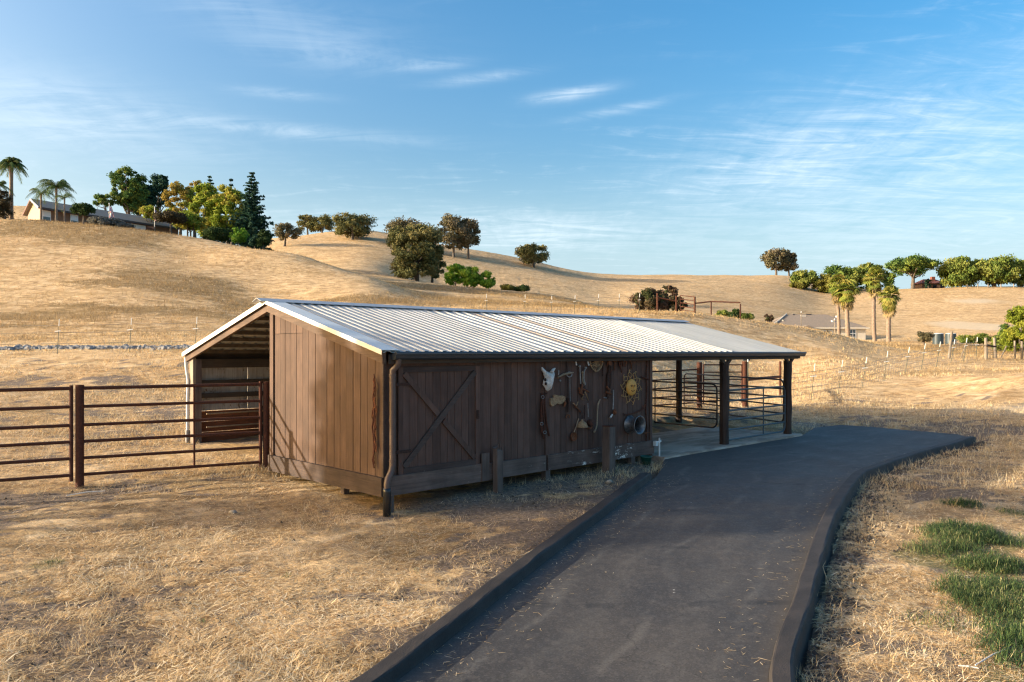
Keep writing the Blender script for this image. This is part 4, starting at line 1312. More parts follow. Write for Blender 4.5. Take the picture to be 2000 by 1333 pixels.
def tack():
    # skull
    o, p = on_wall('cattle_skull', 'bleached white horned cattle skull hanging on the dark wall', 'skull', 1072, 742)
    outline = [(1062, 722), (1067, 726), (1073, 727), (1080, 724), (1081, 730), (1079, 738), (1078, 746), (1076, 754), (1074, 762), (1070, 765), (1066, 762), (1064, 757), (1060, 752), (1061, 744), (1064, 738), (1061, 731)]
    mb = MB(p); pl = [fw(a, b, -.05) for a, b in outline]
    c = sum(pl, Vector()) / len(pl); k = len(pl)
    ring1 = [c + (q - c) * .82 + Vector((0, -.055, 0)) for q in pl]; ring2 = [c + (q - c) * .42 + Vector((0, -.10, 0)) for q in pl]
    V = pl + ring1 + ring2 + [c + Vector((0, -.115, 0))]
    f = [(i, (i + 1) % k, k + (i + 1) % k, k + i) for i in range(k)] + [(k + i, k + (i + 1) % k, 2 * k + (i + 1) % k, 2 * k + i) for i in range(k)] + [(2 * k + i, 2 * k + (i + 1) % k, 3 * k) for i in range(k)]
    mb.add(V, f, True); mb.build('cranium', M['bone'], o)
    for s in ([(1064, 727), (1060, 722), (1058, 718)], [(1077, 728), (1081, 722), (1084, 720)]):
        mb = MB(p); mb.tube([fw(a, b, -.10) for a, b in s], [.034, .026, .012], 8); mb.build('horn', M['bone'], o)
    for a, b in ((1065, 742), (1075, 739), (1066, 750)):
        mb = MB(p); mb.ball(fw(a, b, -.12), (.024, .018, .03)); mb.build('eye_socket', M['iron'], o)
    # scrap shaped like a hide
    o, p = on_wall('rusty_scrap_plate', 'ragged tan metal plate on the wall below the white skull', 'scrap metal', 1087, 782)
    outline = [(1073, 778), (1079, 777), (1081, 771), (1089, 773), (1096, 773), (1101, 775), (1102, 781), (1099, 785), (1096, 788), (1090, 790), (1086, 788), (1081, 792), (1076, 794), (1073, 790)]
    mb = MB(p); mb.prism([fw(a, b, -.045) for a, b in outline], (0, -.035, 0)); mb.build('plate', M['hide'], o)
    mb = MB(p); mb.tube([fw(1101, 780, -.06), fw(1104, 788, -.06), fw(1102, 795, -.06)], [.02, .028, .012], 8); mb.build('hanging_leather', M['rust2'], o)
    # bit and bridle
    o, p = on_wall('bridle_bit', 'pale ended bar and ring bit beside the white skull', 'bit', 1092, 735)
    mb = MB(p); mb.tube([fw(1091, 723, -.06), fw(1091, 733, -.06)], .012, 6); mb.build('ring', M['greypaint'], o)
    mb = MB(p); mb.tube([fw(1090, 737, -.06), fw(1100, 732, -.06), fw(1112, 729, -.07), (fw(1120, 728, -.06))], [.014, .02, .022, .01], 7); mb.build('bar', M['handle'], o)
    mb = MB(p); th = [fw(1112 + 5 * math.cos(k * .7), 732 + 5 * math.sin(k * .7), -.07) for k in range(10)]; mb.tube(th, .01, 6); mb.build('ring', M['greypaint'], o)
    mb = MB(p); mb.ball(fw(1094, 744, -.06), .022); mb.build('knob', M['greypaint'], o)
    # hanging chains and straps
    def chain(name, label, cat, pix, mat, link=.026, r=.006, wob=3.0, group='chains hanging on the barn wall'):
        o, p = on_wall(name, label, cat, *pix[0], group=group)
        mb = MB(p)
        P_ = [fw(a, b, -.05) for a, b in pix]
        L = 0
        for a, b in zip(P_[:-1], P_[1:]):
            d = b - a; n = max(1, int(d.length / link))
            for i in range(n):
                c = a + d * ((i + .5) / n); u = d.normalized(); w = u.cross(Vector((0, 1, 0))) if i % 2 else Vector((0, 1, 0))
                rr = [c + u * (math.cos(q * 1.0472) * link * .62) + w * (math.sin(q * 1.0472) * link * .32) for q in range(7)]
                mb.tube(rr, r, 4, False)
        mb.build('links', mat, o)
        return o
    chain('hanging_chain', 'thin pale chain hanging down beside the bit', 'chain', [(1113, 736), (1113, 758), (1114, 784)], M['greypaint'], .02, .004)
    chain('hanging_chain', 'rusty chain bunch hanging under the gutter left of the sun', 'chain', [(1211, 702), (1212, 716), (1214, 728)], M['rust'], .035, .009)
    chain('hanging_chain', 'rusty chain loop under the gutter above the sun ornament', 'chain', [(1228, 700), (1231, 708), (1234, 715), (1233, 722)], M['rust2'], .035, .009)
    chain('hanging_chain', 'dark chain on the corner trim below the wheel rim', 'chain', [(1264, 706), (1262, 730), (1263, 765), (1261, 800), (1263, 835), (1262, 862)], M['rust'], .04, .010)
    chain('hanging_chain', 'dark chain hanging left of the wood handled tool', 'chain', [(1142, 792), (1142, 806), (1141, 818)], M['iron'], .03, .007)

    def strap(name, label, cat, pix, r, mat, group='old straps and tools on the barn wall', v=-.055, n=6, part='strap'):
        o, p = on_wall(name, label, cat, *pix[0][:2], group=group)
        mb = MB(p); mb.tube([fw(a, b, v) for a, b in pix], r, n); mb.build(part, mat, o)
        return o, p
    # long dark harness hanging below the skull
    o, p = on_wall('leather_harness', 'long dark leather harness hanging in a narrow wedge below the skull', 'harness', 1062, 770, group=None)
    for q in ([(1060, 768), (1061, 800), (1058, 830), (1062, 858)], [(1063, 770), (1065, 800), (1068, 830), (1073, 852)], [(1061, 775), (1062, 810), (1064, 850)], [(1060, 772), (1057, 800), (1058, 845)], [(1058, 768), (1064, 772), (1068, 768)]):
        mb = MB(p); mb.tube([fw(a, b, -.05 - .01 * random.random()) for a, b in q], .016, 5); mb.build('strap', M['rust'], o)
    for a, b in ((1060, 776), (1058, 828), (1064, 845)):
        mb = MB(p); mb.tube([fw(a + 3 * math.cos(k), b + 3 * math.sin(k), -.07) for k in range(7)], .006, 5); mb.build('buckle', M['greypaint'], o)
    # crank / steelyard
    strap('iron_rod', 'thin straight iron rod on the wall right of the bit', 'rod', [(1107, 704), (1108, 728), (1109, 770), (1109, 798)], .008, M['iron'])
    o, p = strap('pipe_wrench', 'black wrench hanging below the thin rod', 'wrench', [(1110, 778), (1110, 795), (1109, 806)], [.028, .020, .018], M['iron'], part='handle')
    mb = MB(p); mb.tube([fw(1105, 816, -.06), fw(1108, 810, -.06), fw(1112, 811, -.06), fw(1112, 817, -.06)], .014, 6); mb.build('jaw', M['rust2'], o)
    o, p = strap('hay_hooks', 'pair of rusty hooks crossing on the wall right of the tan plate', 'hooks', [(1119, 786), (1124, 794), (1130, 800), (1134, 806)], [.012, .022, .02, .014], M['rust2'], part='hook')
    mb = MB(p); mb.tube([fw(1129, 785, -.06), fw(1126, 793, -.06), fw(1119, 788, -.06)], .012, 6); mb.build('hook', M['hide'], o)
    mb = MB(p); mb.tube([fw(1130, 799, -.06), fw(1135, 803, -.07), fw(1133, 810, -.06)], .012, 6); mb.build('hook', M['iron'], o)
    # long grey bars from a cross bar near the eave
    o, p = on_wall('singletree', 'wooden cross bar with pale metal ends high on the wall', 'yoke', 1137, 702)
    mb = MB(p); mb.tube([fw(1125, 702, -.07), fw(1137, 704, -.07), fw(1148, 702, -.07)], [.014, .022, .014], 7); mb.build('bar', M['rust'], o)
    for a in ((1124, 704, 1126, 714), (1147, 704, 1150, 714)):
        mb = MB(p); mb.tube([fw(a[0], a[1], -.07), fw(a[2], a[3], -.07)], .016, 7); mb.build('end_cap', M['bone'], o)
    for lab, q, m in (('long grey bar with knobbed top left of the fan shaped seat', [(1132, 716), (1133, 730), (1134, 750)], 'greypaint'), ('short grey bar bent at its top beside the long bar', [(1144, 719), (1141, 726), (1140, 740), (1143, 752)], 'greypaint'), ('thin curved tongs between the two grey bars', [(1138, 728), (1138, 745), (1141, 750)], 'handle')):
        o, p = strap('metal_bar', lab, 'bar', q, .013, M[m], part='shaft'); mb = MB(p); mb.ball(fw(*q[0], -.06), .026); mb.build('knob', M[m], o)
    # cluster of rusty iron and the triangle
    o, p = on_wall('rusty_trap', 'clump of rusty jaws and springs above the triangle', 'trap', 1139, 758)
    for q in ([(1134, 752), (1138, 757), (1146, 762)], [(1133, 762), (1139, 760), (1150, 766)], [(1137, 750), (1136, 768)], [(1142, 755), (1140, 772), (1136, 776)], [(1131, 757), (1133, 768), (1139, 772)]):
        mb = MB(p); mb.tube([fw(a, b, -.05 - .02 * random.random()) for a, b in q], .018, 6); mb.build('jaw', M['rust2'] if q[0][0] % 2 else M['iron'], o)
    o, p = on_wall('dinner_triangle', 'rusty triangle hanging under the rusty clump', 'triangle', 1143, 775)
    mb = MB(p); mb.tube([fw(1142, 765, -.07), fw(1136, 781, -.07), fw(1149, 782, -.07), fw(1143, 766, -.07)], .010, 6); mb.build('bar', M['hide'], o)
    # slatted iron seat
    o, p = on_wall('tractor_seat', 'slotted tan iron seat fanned out under the gutter', 'seat', 1164, 712)
    arc = [(1152, 703), (1153, 712), (1157, 720), (1163, 726), (1168, 725), (1174, 718), (1177, 709), (1176, 702)]
    mb = MB(p); mb.tube([fw(a, b, -.08) for a, b in arc] + [fw(1152, 703, -.08)], .013, 6); mb.build('rim', M['hide'], o)
    for a, b in arc[:-1] + [(1155, 716), (1160, 723), (1171, 722), (1176, 713)]:
        mb = MB(p); mb.tube([fw(1165, 703, -.06), fw((1165 + a) / 2 + 1, (703 + b) / 2, -.05), fw(a, b, -.08)], .009, 5); mb.build('slat', M['hide'], o)
    mb = MB(p); mb.tube([fw(1158, 713, -.065), fw(1164, 716, -.065), fw(1171, 713, -.065)], .009, 5); mb.build('slat', M['hide'], o)
    # long handled pot tools below
    o, p = on_wall('skillet', 'rusty long handled skillet, lowest thing hung left of the short post', 'pan', 1119, 855, group=None)
    mb = MB(p); mb.tube([fw(1130, 818, -.06), fw(1126, 832, -.06), fw(1121, 845, -.06)], .011, 6); mb.build('handle', M['handle'], o)
    c = fw(1119, 853, -.045); mb = MB(p); mb.lathe(c, (0, -1, 0), [(0, .005), (0, .075), (.035, .082), (.035, .076), (.008, .068), (.008, .0)], 18); mb.build('pan', M['rust2'], o)
    o, p = on_wall('dinner_bell', 'rounded tan rusty bell hanging low on the wall', 'bell', 1137, 828, group=None)
    c = fw(1137, 835, -.12); mb = MB(p); mb.lathe(c, (0, 0, 1), [(0, .105), (.015, .105), (.04, .095), (.085, .075), (.11, .035), (.125, .02), (.145, .02), (.145, 0)], 20); mb.build('dome', M['hide'], o)
    mb = MB(p); mb.tube([fw(1137, 822, -.12), fw(1139, 812, -.06)], .01, 6); mb.build('hanger', M['iron'], o)
    o, p = on_wall('iron_pulley', 'dark iron pulley block hanging right of the bell', 'pulley', 1151, 820, group=None)
    mb = MB(p); mb.tube([fw(1148, 788, -.06), fw(1149, 815, -.06)], .008, 6); mb.build('rod', M['greypaint'], o)
    c = fw(1151, 826, -.05); mb = MB(p); mb.lathe(c, (0, -1, 0), [(0, 0), (0, .065), (.015, .07), (.025, .045), (.035, .045), (.045, .07), (.06, .065), (.06, 0)], 14); mb.build('wheel', M['rust'], o)
    mb = MB(p); mb.tube([fw(1146, 834, -.07), fw(1152, 838, -.08), fw(1156, 834, -.07)], .02, 6); mb.build('hook', M['rust2'], o)
    # curved wooden handle
    o, p = on_wall('scythe_handle', 'long curved pale wooden handle above the short post', 'tool handle', 1170, 812, group=None)
    mb = MB(p); mb.tube([fw(1172, 780, -.06), fw(1168, 790, -.06), fw(1167, 800, -.06), fw(1166, 830, -.07), fw(1164, 838, -.07), fw(1160, 845, -.07)], [.012, .017, .014, .014, .014, .022], 8); mb.build('shaft', M['handle'], o)
    # cowbell
    o, p = on_wall('cowbell', 'small orange rusted cowbell under the gutter right of the slotted seat', 'bell', 1190, 709, group=None)
    c = fw(1190, 709, -.09); mb = MB(p); k = .045
    mb.hexa([c + Vector(q) for q in ((-k, -k * .6, -k), (k, -k * .6, -k), (k, k * .6, -k), (-k, k * .6, -k), (-k * .65, -k * .4, k), (k * .65, -k * .4, k), (k * .65, k * .4, k), (-k * .65, k * .4, k))]); mb.build('body', M['rust2'], o)
    mb = MB(p); mb.tube([fw(1188, 704, -.09), fw(1190, 701, -.09), fw(1192, 704, -.09)], .007, 5); mb.build('loop', M['iron'], o)
    # hanging harness mass, centre right
    o, p = on_wall('iron_hames', 'dark iron and leather hames hanging right of the slotted seat', 'harness', 1189, 745, group=None)
    for q in ([(1190, 712), (1189, 735), (1188, 752), (1186, 780)], [(1193, 715), (1192, 738), (1191, 760)], [(1187, 730), (1186, 760), (1188, 778)]):
        mb = MB(p); mb.tube([fw(a, b, -.05 - .02 * random.random()) for a, b in q], [.018, .026, .022, .014][:len(q)], 6); mb.build('strap', M['iron'], o)
    for q in ([(1185, 756), (1191, 762), (1190, 768)], [(1184, 766), (1190, 768), (1194, 770)]):
        mb = MB(p); mb.tube([fw(a, b, -.08) for a, b in q], .022, 6); mb.build('buckle', M['rust2'], o)
    strap('iron_bar', 'dark flat bar hanging beside the slotted seat', 'bar', [(1178, 704), (1177, 735)], .014, M['iron'], part='bar')
    strap('iron_bar', 'short level iron spike below the hames', 'spike', [(1179, 777), (1186, 778)], .009, M['greypaint'], part='bar')
    for i, q in enumerate(([(1196, 704), (1199, 706), (1205, 705)], [(1208, 701), (1209, 712), (1213, 722)], [(1222, 700), (1223, 710), (1221, 716)], [(1215, 703), (1217, 716)], [(1201, 708), (1200, 724)])):
        lab = ('short twist of iron beside the cowbell', 'rusty spur hanging under the gutter', 'small dark ring piece left of the long loop', 'thin rusty strap among the chains', 'dark strap hanging right of the cowbell')[i]
        strap('rusty_hook', lab, 'hook', q, .015, M['rust'] if i % 2 else M['rust2'], group='small rusty pieces under the gutter', part='hook')
    # ladle with two balls
    o, p = on_wall('branding_iron', 'grey shafted tool ending in a rusty ball left of the sun', 'tool', 1198, 780, group=None)
    mb = MB(p); mb.tube([fw(1198, 762, -.06), fw(1198, 785, -.06), fw(1197, 800, -.07)], .012, 6); mb.build('shaft', M['greypaint'], o)
    mb = MB(p); mb.ball(fw(1201, 805, -.08), (.05, .04, .055), 10, 7, .08); mb.build('head', M['rust2'], o)
    mb = MB(p); mb.tube([fw(1196, 810, -.07), fw(1192, 816, -.07)], .018, 6); mb.build('tip', M['bone'], o)
    for a, b in ((1193, 766), (1203, 766)):
        pass
    # sun
    o, p = on_wall('sun_ornament', 'ochre metal sun face with curling wire rays', 'sun ornament', 1233, 757, group=None)
    cc = fw(1233, 757, -.07); R_ = .165
    mb = MB(p); mb.lathe(cc, (0, -1, 0), [(-.01, 0), (-.01, R_), (.012, R_), (.03, R_ * .8), (.042, R_ * .4), (.045, 0)], 28); mb.build('face', M['sunface'], o)
    ax = lambda x, z, y=0: cc + Vector((x, -.045 + y, z))
    mb = MB(p); mb.tube([ax(0, .06), ax(.005, .0, -.02), ax(-.02, -.012, -.01)], [.006, .014, .006], 6); mb.build('nose', M['sunface'], o)
    for s in (-1, 1):
        mb = MB(p); mb.tube([ax(s * .075, .035, .006), ax(s * .05, .045, -.004), ax(s * .025, .035, 0)], .006, 5); mb.build('brow', M['rust2'], o)
        mb = MB(p); mb.ball(ax(s * .05, .022, .0), (.018, .006, .009)); mb.build('eye', M['rust2'], o)
    mb = MB(p); mb.tube([ax(-.055, -.055, .004), ax(-.02, -.075, -.002), ax(.02, -.075, -.002), ax(.055, -.055, .004)], .007, 5); mb.build('mouth', M['rust2'], o)
    for i in range(20):
        th = 2 * math.pi * i / 20; L = .175 if i % 2 == 0 else .135
        mb = MB(p); pts = []
        for k in range(13):
            s = k / 12; rr = R_ + L * s
            off = .028 * math.sin(s * 8.2) * (1 if i % 2 else -1) * (.5 + s)
            pts.append(cc + Vector((rr * math.cos(th) - off * math.sin(th), .0, rr * math.sin(th) + off * math.cos(th))))
        e = pts[-1]; d = (pts[-1] - pts[-2]).normalized(); pr = Vector((-d.z, 0, d.x)) * (1 if i % 2 else -1)
        pts += [e + d * .012 + pr * .02, e - d * .005 + pr * .034]
        mb.tube(pts, .0065, 5); mb.build('ray', M['sunray'], o)
    mb = MB(p); mb.tube([fw(1247, 735, -.05), fw(1255, 737, -.05), fw(1266, 741, -.05)], [.012, .02, .024], 6)
    o2, p2 = on_wall('iron_spike', 'dark iron spike sticking out right of the sun', 'spike', 1256, 737, group=None)
    mb = MB(p2); mb.tube([fw(1252, 736, -.05), fw(1258, 738, -.06), fw(1266, 741, -.07)], [.01, .018, .022], 6); mb.build('shaft', M['rust'], o2)
    # long saw-like rusted blade
    o, p = on_wall('rusty_saw', 'long curved rusty blade above the wheel rim', 'blade', 1238, 803, group=None)
    pl = [(1215, 807), (1222, 809), (1238, 806), (1252, 800), (1258, 794), (1257, 799), (1250, 804), (1238, 809), (1222, 812)]
    mb = MB(p); mb.prism([fw(a, b, -.05) for a, b in pl], (0, -.012, 0)); mb.build('blade', M['rust'], o)
    mb = MB(p); mb.tube([fw(1257, 797, -.06), fw(1260, 790, -.06)], .012, 6); mb.build('tang', M['rust2'], o)
    # wheel rim
    o, p = on_wall('wheel_rim', 'galvanised wheel rim mounted sticking out near the corner', 'wheel rim', 1234, 832, group=None)
    c = fw(1229, 829, -.03)
    mb = MB(p); mb.lathe(c, (0, -1, 0), [(0, .165), (.0, .18), (.018, .182), (.03, .165), (.055, .15), (.10, .135), (.17, .135), (.215, .15), (.24, .165), (.252, .186), (.265, .186), (.262, .170), (.245, .155), (.215, .140), (.17, .122), (.06, .122), (.03, .145), (.0, .165)], 32); mb.build('rim', M['steel'], o)
    mb = MB(p); mb.lathe(c, (0, -1, 0), [(.02, 0), (.02, .118), (.028, .118), (.028, 0)], 24); mb.build('hub_plate', M['iron'], o)
    # small pipe bits near the corner
    o, p = on_wall('corner_hook', 'small rusty hook on the corner trim above the sill', 'hook', 1256, 845, group=None)
    mb = MB(p); mb.tube([fw(1252, 843, -.06), fw(1258, 847, -.06), fw(1268, 845, -.07)], .012, 6); mb.build('hook', M['rust2'], o)
    # rusty bundle on the gable corner
    o = thing('barbed_wire_bundle', 'rusty red straps and wire hanging down the gable corner by the downspout', 'wire bundle', bw(-.05, .09, 1.2), BARN_RZ)
    org = Vector((-.05, .09, 1.2)); rr = random.Random(5)
    for k in range(7):
        z1 = rr.uniform(1.5, 1.95); z0 = rr.uniform(.45, 1.3); pts = []; n = 12
        y0 = rr.uniform(.03, .16)
        for i in range(n):
            z = z1 + (z0 - z1) * i / (n - 1); pts.append((-.045 - rr.uniform(0, .03), y0 + rr.uniform(-.03, .03), z))
        mb = MB(org); mb.tube(pts, rr.uniform(.006, .014), 5); mb.build('strand', M['rust'] if k % 3 else M['rust2'], o)


tack()


def yard():
    # two free posts before the wall
    o = thing('wooden_post', 'splintered leaning grey post against the sill right of the door', 'post', bw(2.17, -.14, 0), BARN_RZ)
    org = (2.17, -.14, 0); mb = MB(org); mb.hexa([(2.10, -.21, -.3), (2.22, -.21, -.3), (2.22, -.10, -.3), (2.10, -.10, -.3), (2.085, -.21, .60), (2.215, -.21, .57), (2.215, -.10, .66), (2.085, -.10, .63)]); mb.build('shaft', M['stump'], o)
    for k in range(4):
        mb = MB(org); a = 2.09 + k * .035; mb.hexa([(a, -.20, .56), (a + .02, -.20, .56), (a + .02, -.17, .56), (a, -.17, .56), (a + .005, -.20, .64 + .05 * (k % 3)), (a + .012, -.20, .64 + .05 * (k % 3)), (a + .012, -.18, .64 + .05 * (k % 3)), (a + .005, -.18, .64 + .05 * (k % 3))]); mb.build('splinter', M['stump'], o)
    o = thing('wooden_post', 'square brown post standing before the wall beneath the pale curved handle', 'post', bw(4.9, -.30, 0), BARN_RZ)
    org = (4.9, -.30, 0); mb = MB(org); mb.hexa([(4.80, -.38, -.35), (4.98, -.38, -.35), (4.98, -.20, -.35), (4.80, -.20, -.35), (4.80, -.38, .80), (4.97, -.38, .80), (4.97, -.21, .80), (4.80, -.21, .80)]); mb.build('shaft', M['stump'], o)
    mb = MB(org); mb.box(4.795, 4.975, -.385, -.205, .801, .815); mb.build('cap', M['rust'], o)
    # bucket and white pipe at the corner
    p = ground(1262, 908); 
    o = thing('green_bucket', 'dark green plastic bucket below the white pipe at the barn corner', 'bucket', (p.x, p.y, H(p.x, p.y)), 0)
    mb = MB(); mb.lathe((0, 0, 0), (0, 0, 1), [(0, 0), (0, .085), (.14, .105), (.145, .118), (.17, .118), (.17, .108), (.02, .08), (.02, 0)], 20); mb.build('tub', M['green'], o)
    mb = MB(); mb.lathe((0, 0, .1), (0, 0, 1), [(0, 0), (0, .095)], 16); mb.build('water', M['blackpipe'], o)
    o = thing('water_tap', 'white pipe and tap beside the corner trim over the green bucket', 'tap', bw(6.68, -.14, 0), BARN_RZ)
    org = (6.68, -.14, 0); mb = MB(org); mb.tube([(6.72, -.16, -.1), (6.72, -.16, .38), (6.72, -.16, .43)], .018, 8); mb.build('riser', M['whitepipe'], o)
    mb = MB(org); mb.tube([(6.60, -.15, .33), (6.78, -.15, .36)], .022, 8); mb.build('cross_pipe', M['whitepipe'], o)
    mb = MB(org); mb.box(6.58, 6.67, -.17, -.10, .27, .37); mb.build('tap_box', M['whitepipe'], o)
    # stones by the posts
    for (px, py, s) in ((1188, 925, .05), (1190, 945, .07), (455, 1005, .06)):
        p = ground(px, py); o = thing('stone', {1188: 'small pale stone right of the square post', 1190: 'pale stone in the bare soil below the square post', 455: 'pale clod lying in the dry grass left of the barn'}[px], 'stone', p)
        mb = MB(); mb.ball((0, 0, s * .4), (s, s * .8, s * .6), 8, 6, .15); mb.build('rock', M['log'], o)
    # dead sticks in the weeds
    for pts, lab in (([(1905, 1312), (1940, 1290), (1975, 1276)], 'long white dead stick lying in the green weeds'), ([(1872, 1313), (1890, 1314), (1912, 1318)], 'short white dead stick left of the long one'), ([(130, 975), (170, 968), (205, 966)], 'pale dry stalk lying below the fence post')):
        P_ = [ground(a, b) + Vector((0, 0, .05)) for a, b in pts]; o = thing('dead_stick', lab, 'stick', P_[0]); mb = MB(P_[0]); mb.tube(P_, [.006, .009, .005], 5); mb.build('stick', M['bone'], o)


yard()


# ------------------------------------------------------------------ pipe fences and gates
def pipe(mb, a, b, r, n=8): return mb.tube([a, b], r, n)


def fence_line(label, cat, posts, rails, top, r=.028, pr=.055, sub=(), name='pipe_fence', mat='rust', rail_h=None, stile=True):
    """posts: ground xy; straight pipe rails between them; top: z of the top rail at each post"""
    o = thing(name, label, cat, (posts[0][0], posts[0][1], H(*posts[0])))
    org = o.location.copy()
    for i, (x, y) in enumerate(posts):
        z = H(x, y); mb = MB(org); mb.lathe((x, y, z - .2), (0, 0, 1), [(0, pr), (top[i] - z + .2, pr), (top[i] - z + .205, pr * .6), (top[i] - z + .206, 0)], 12); mb.build('post', M[mat], o)
    for i in range(len(posts) - 1):
        for k, h in enumerate(rail_h or rails):
            a = Vector((*posts[i], top[i] - h)); b = Vector((*posts[i + 1], top[i + 1] - h)); mb = MB(org); pipe(mb, a, b, r if k else r * 1.15); mb.build('rail', M[mat], o)
    return o, org


PA = Vector((-7.05, 12.4, 0)); PB_ = Vector((-4.46, 13.8, .15))
FD = Vector((PA.x - PB_.x, PA.y - PB_.y, 0)).normalized()


def panel(label, A, B, ztopA, ztopB, hs, r, mat, name='pipe_fence', cat='pipe fence', mids=(.65,), round_end=False, group=None, stile_r=None, ends=(True, True)):
    o = thing(name, label, cat, (A[0], A[1], H(A[0], A[1])), 0, group); org = o.location.copy()
    A = Vector((A[0], A[1], 0)); B = Vector((B[0], B[1], 0))
    bot = hs[-1]; sr = stile_r or r
    def pt(f, h): return A.lerp(B, f) + Vector((0, 0, ztopA * (1 - f) + ztopB * f - h))
    L = (B - A).length
    if round_end:
        c = .16; fr = c / L; both = round_end == 2
        pts = []
        pts += [pt(0, bot - c), pt(0, c)] + [pt(fr * (1 - math.cos(a)), c * (1 - math.sin(a))) for a in (.4, .8, 1.2, 1.57)] if both else [pt(0, 0)]
        pts += [pt(1 - fr * (1 - math.cos(a)), c * (1 - math.sin(a))) for a in (1.57, 1.2, .8, .4)] + [pt(1, c), pt(1, bot - c)] + [pt(1 - fr * (1 - math.cos(a)), bot - c * (1 - math.sin(a))) for a in (.4, .8, 1.2, 1.57)]
        if both:
            pts += [pt(fr * (1 - math.cos(a)), bot - c * (1 - math.sin(a))) for a in (1.57, 1.2, .8, .4)] + [pt(0, bot - c)]
        else: pts += [pt(0, bot)]; 
        mb = MB(org); mb.tube(pts, r, 8); mb.build('frame', M[mat], o)
        inner = hs[1:-1]
    else:
        inner = hs
    for k, h in enumerate(inner):
        mb = MB(org); pipe(mb, pt(0, h), pt(1, h), r * (1.1 if (k == 0 and not round_end) else 1)); mb.build('rail', M[mat], o)
    for e, f in zip(ends, (0, 1)):
        if e and not (round_end and (f == 1 or round_end == 2)):
            mb = MB(org); pipe(mb, pt(f, -.02), pt(f, bot + (.10 if not round_end else 0)), sr); mb.build('stile', M[mat], o)
    for f in mids:
        mb = MB(org); pipe(mb, pt(f, 0) + Vector((0, 0, 0)), pt(f, bot), r * .75, 6); mb.build('brace', M[mat], o)
    return o


def big_post(label, x, y, top, r, mat='rust', name='steel_post', n=12, lean=(0, 0)):
    z = H(x, y); o = thing(name, label, 'fence post', (x, y, z)); mb = MB(); k = top - z
    mb.tube([(0, 0, -.2), (0, 0, 0), (lean[0], lean[1], k)], r, n); mb.build('shaft', M[mat], o); return o


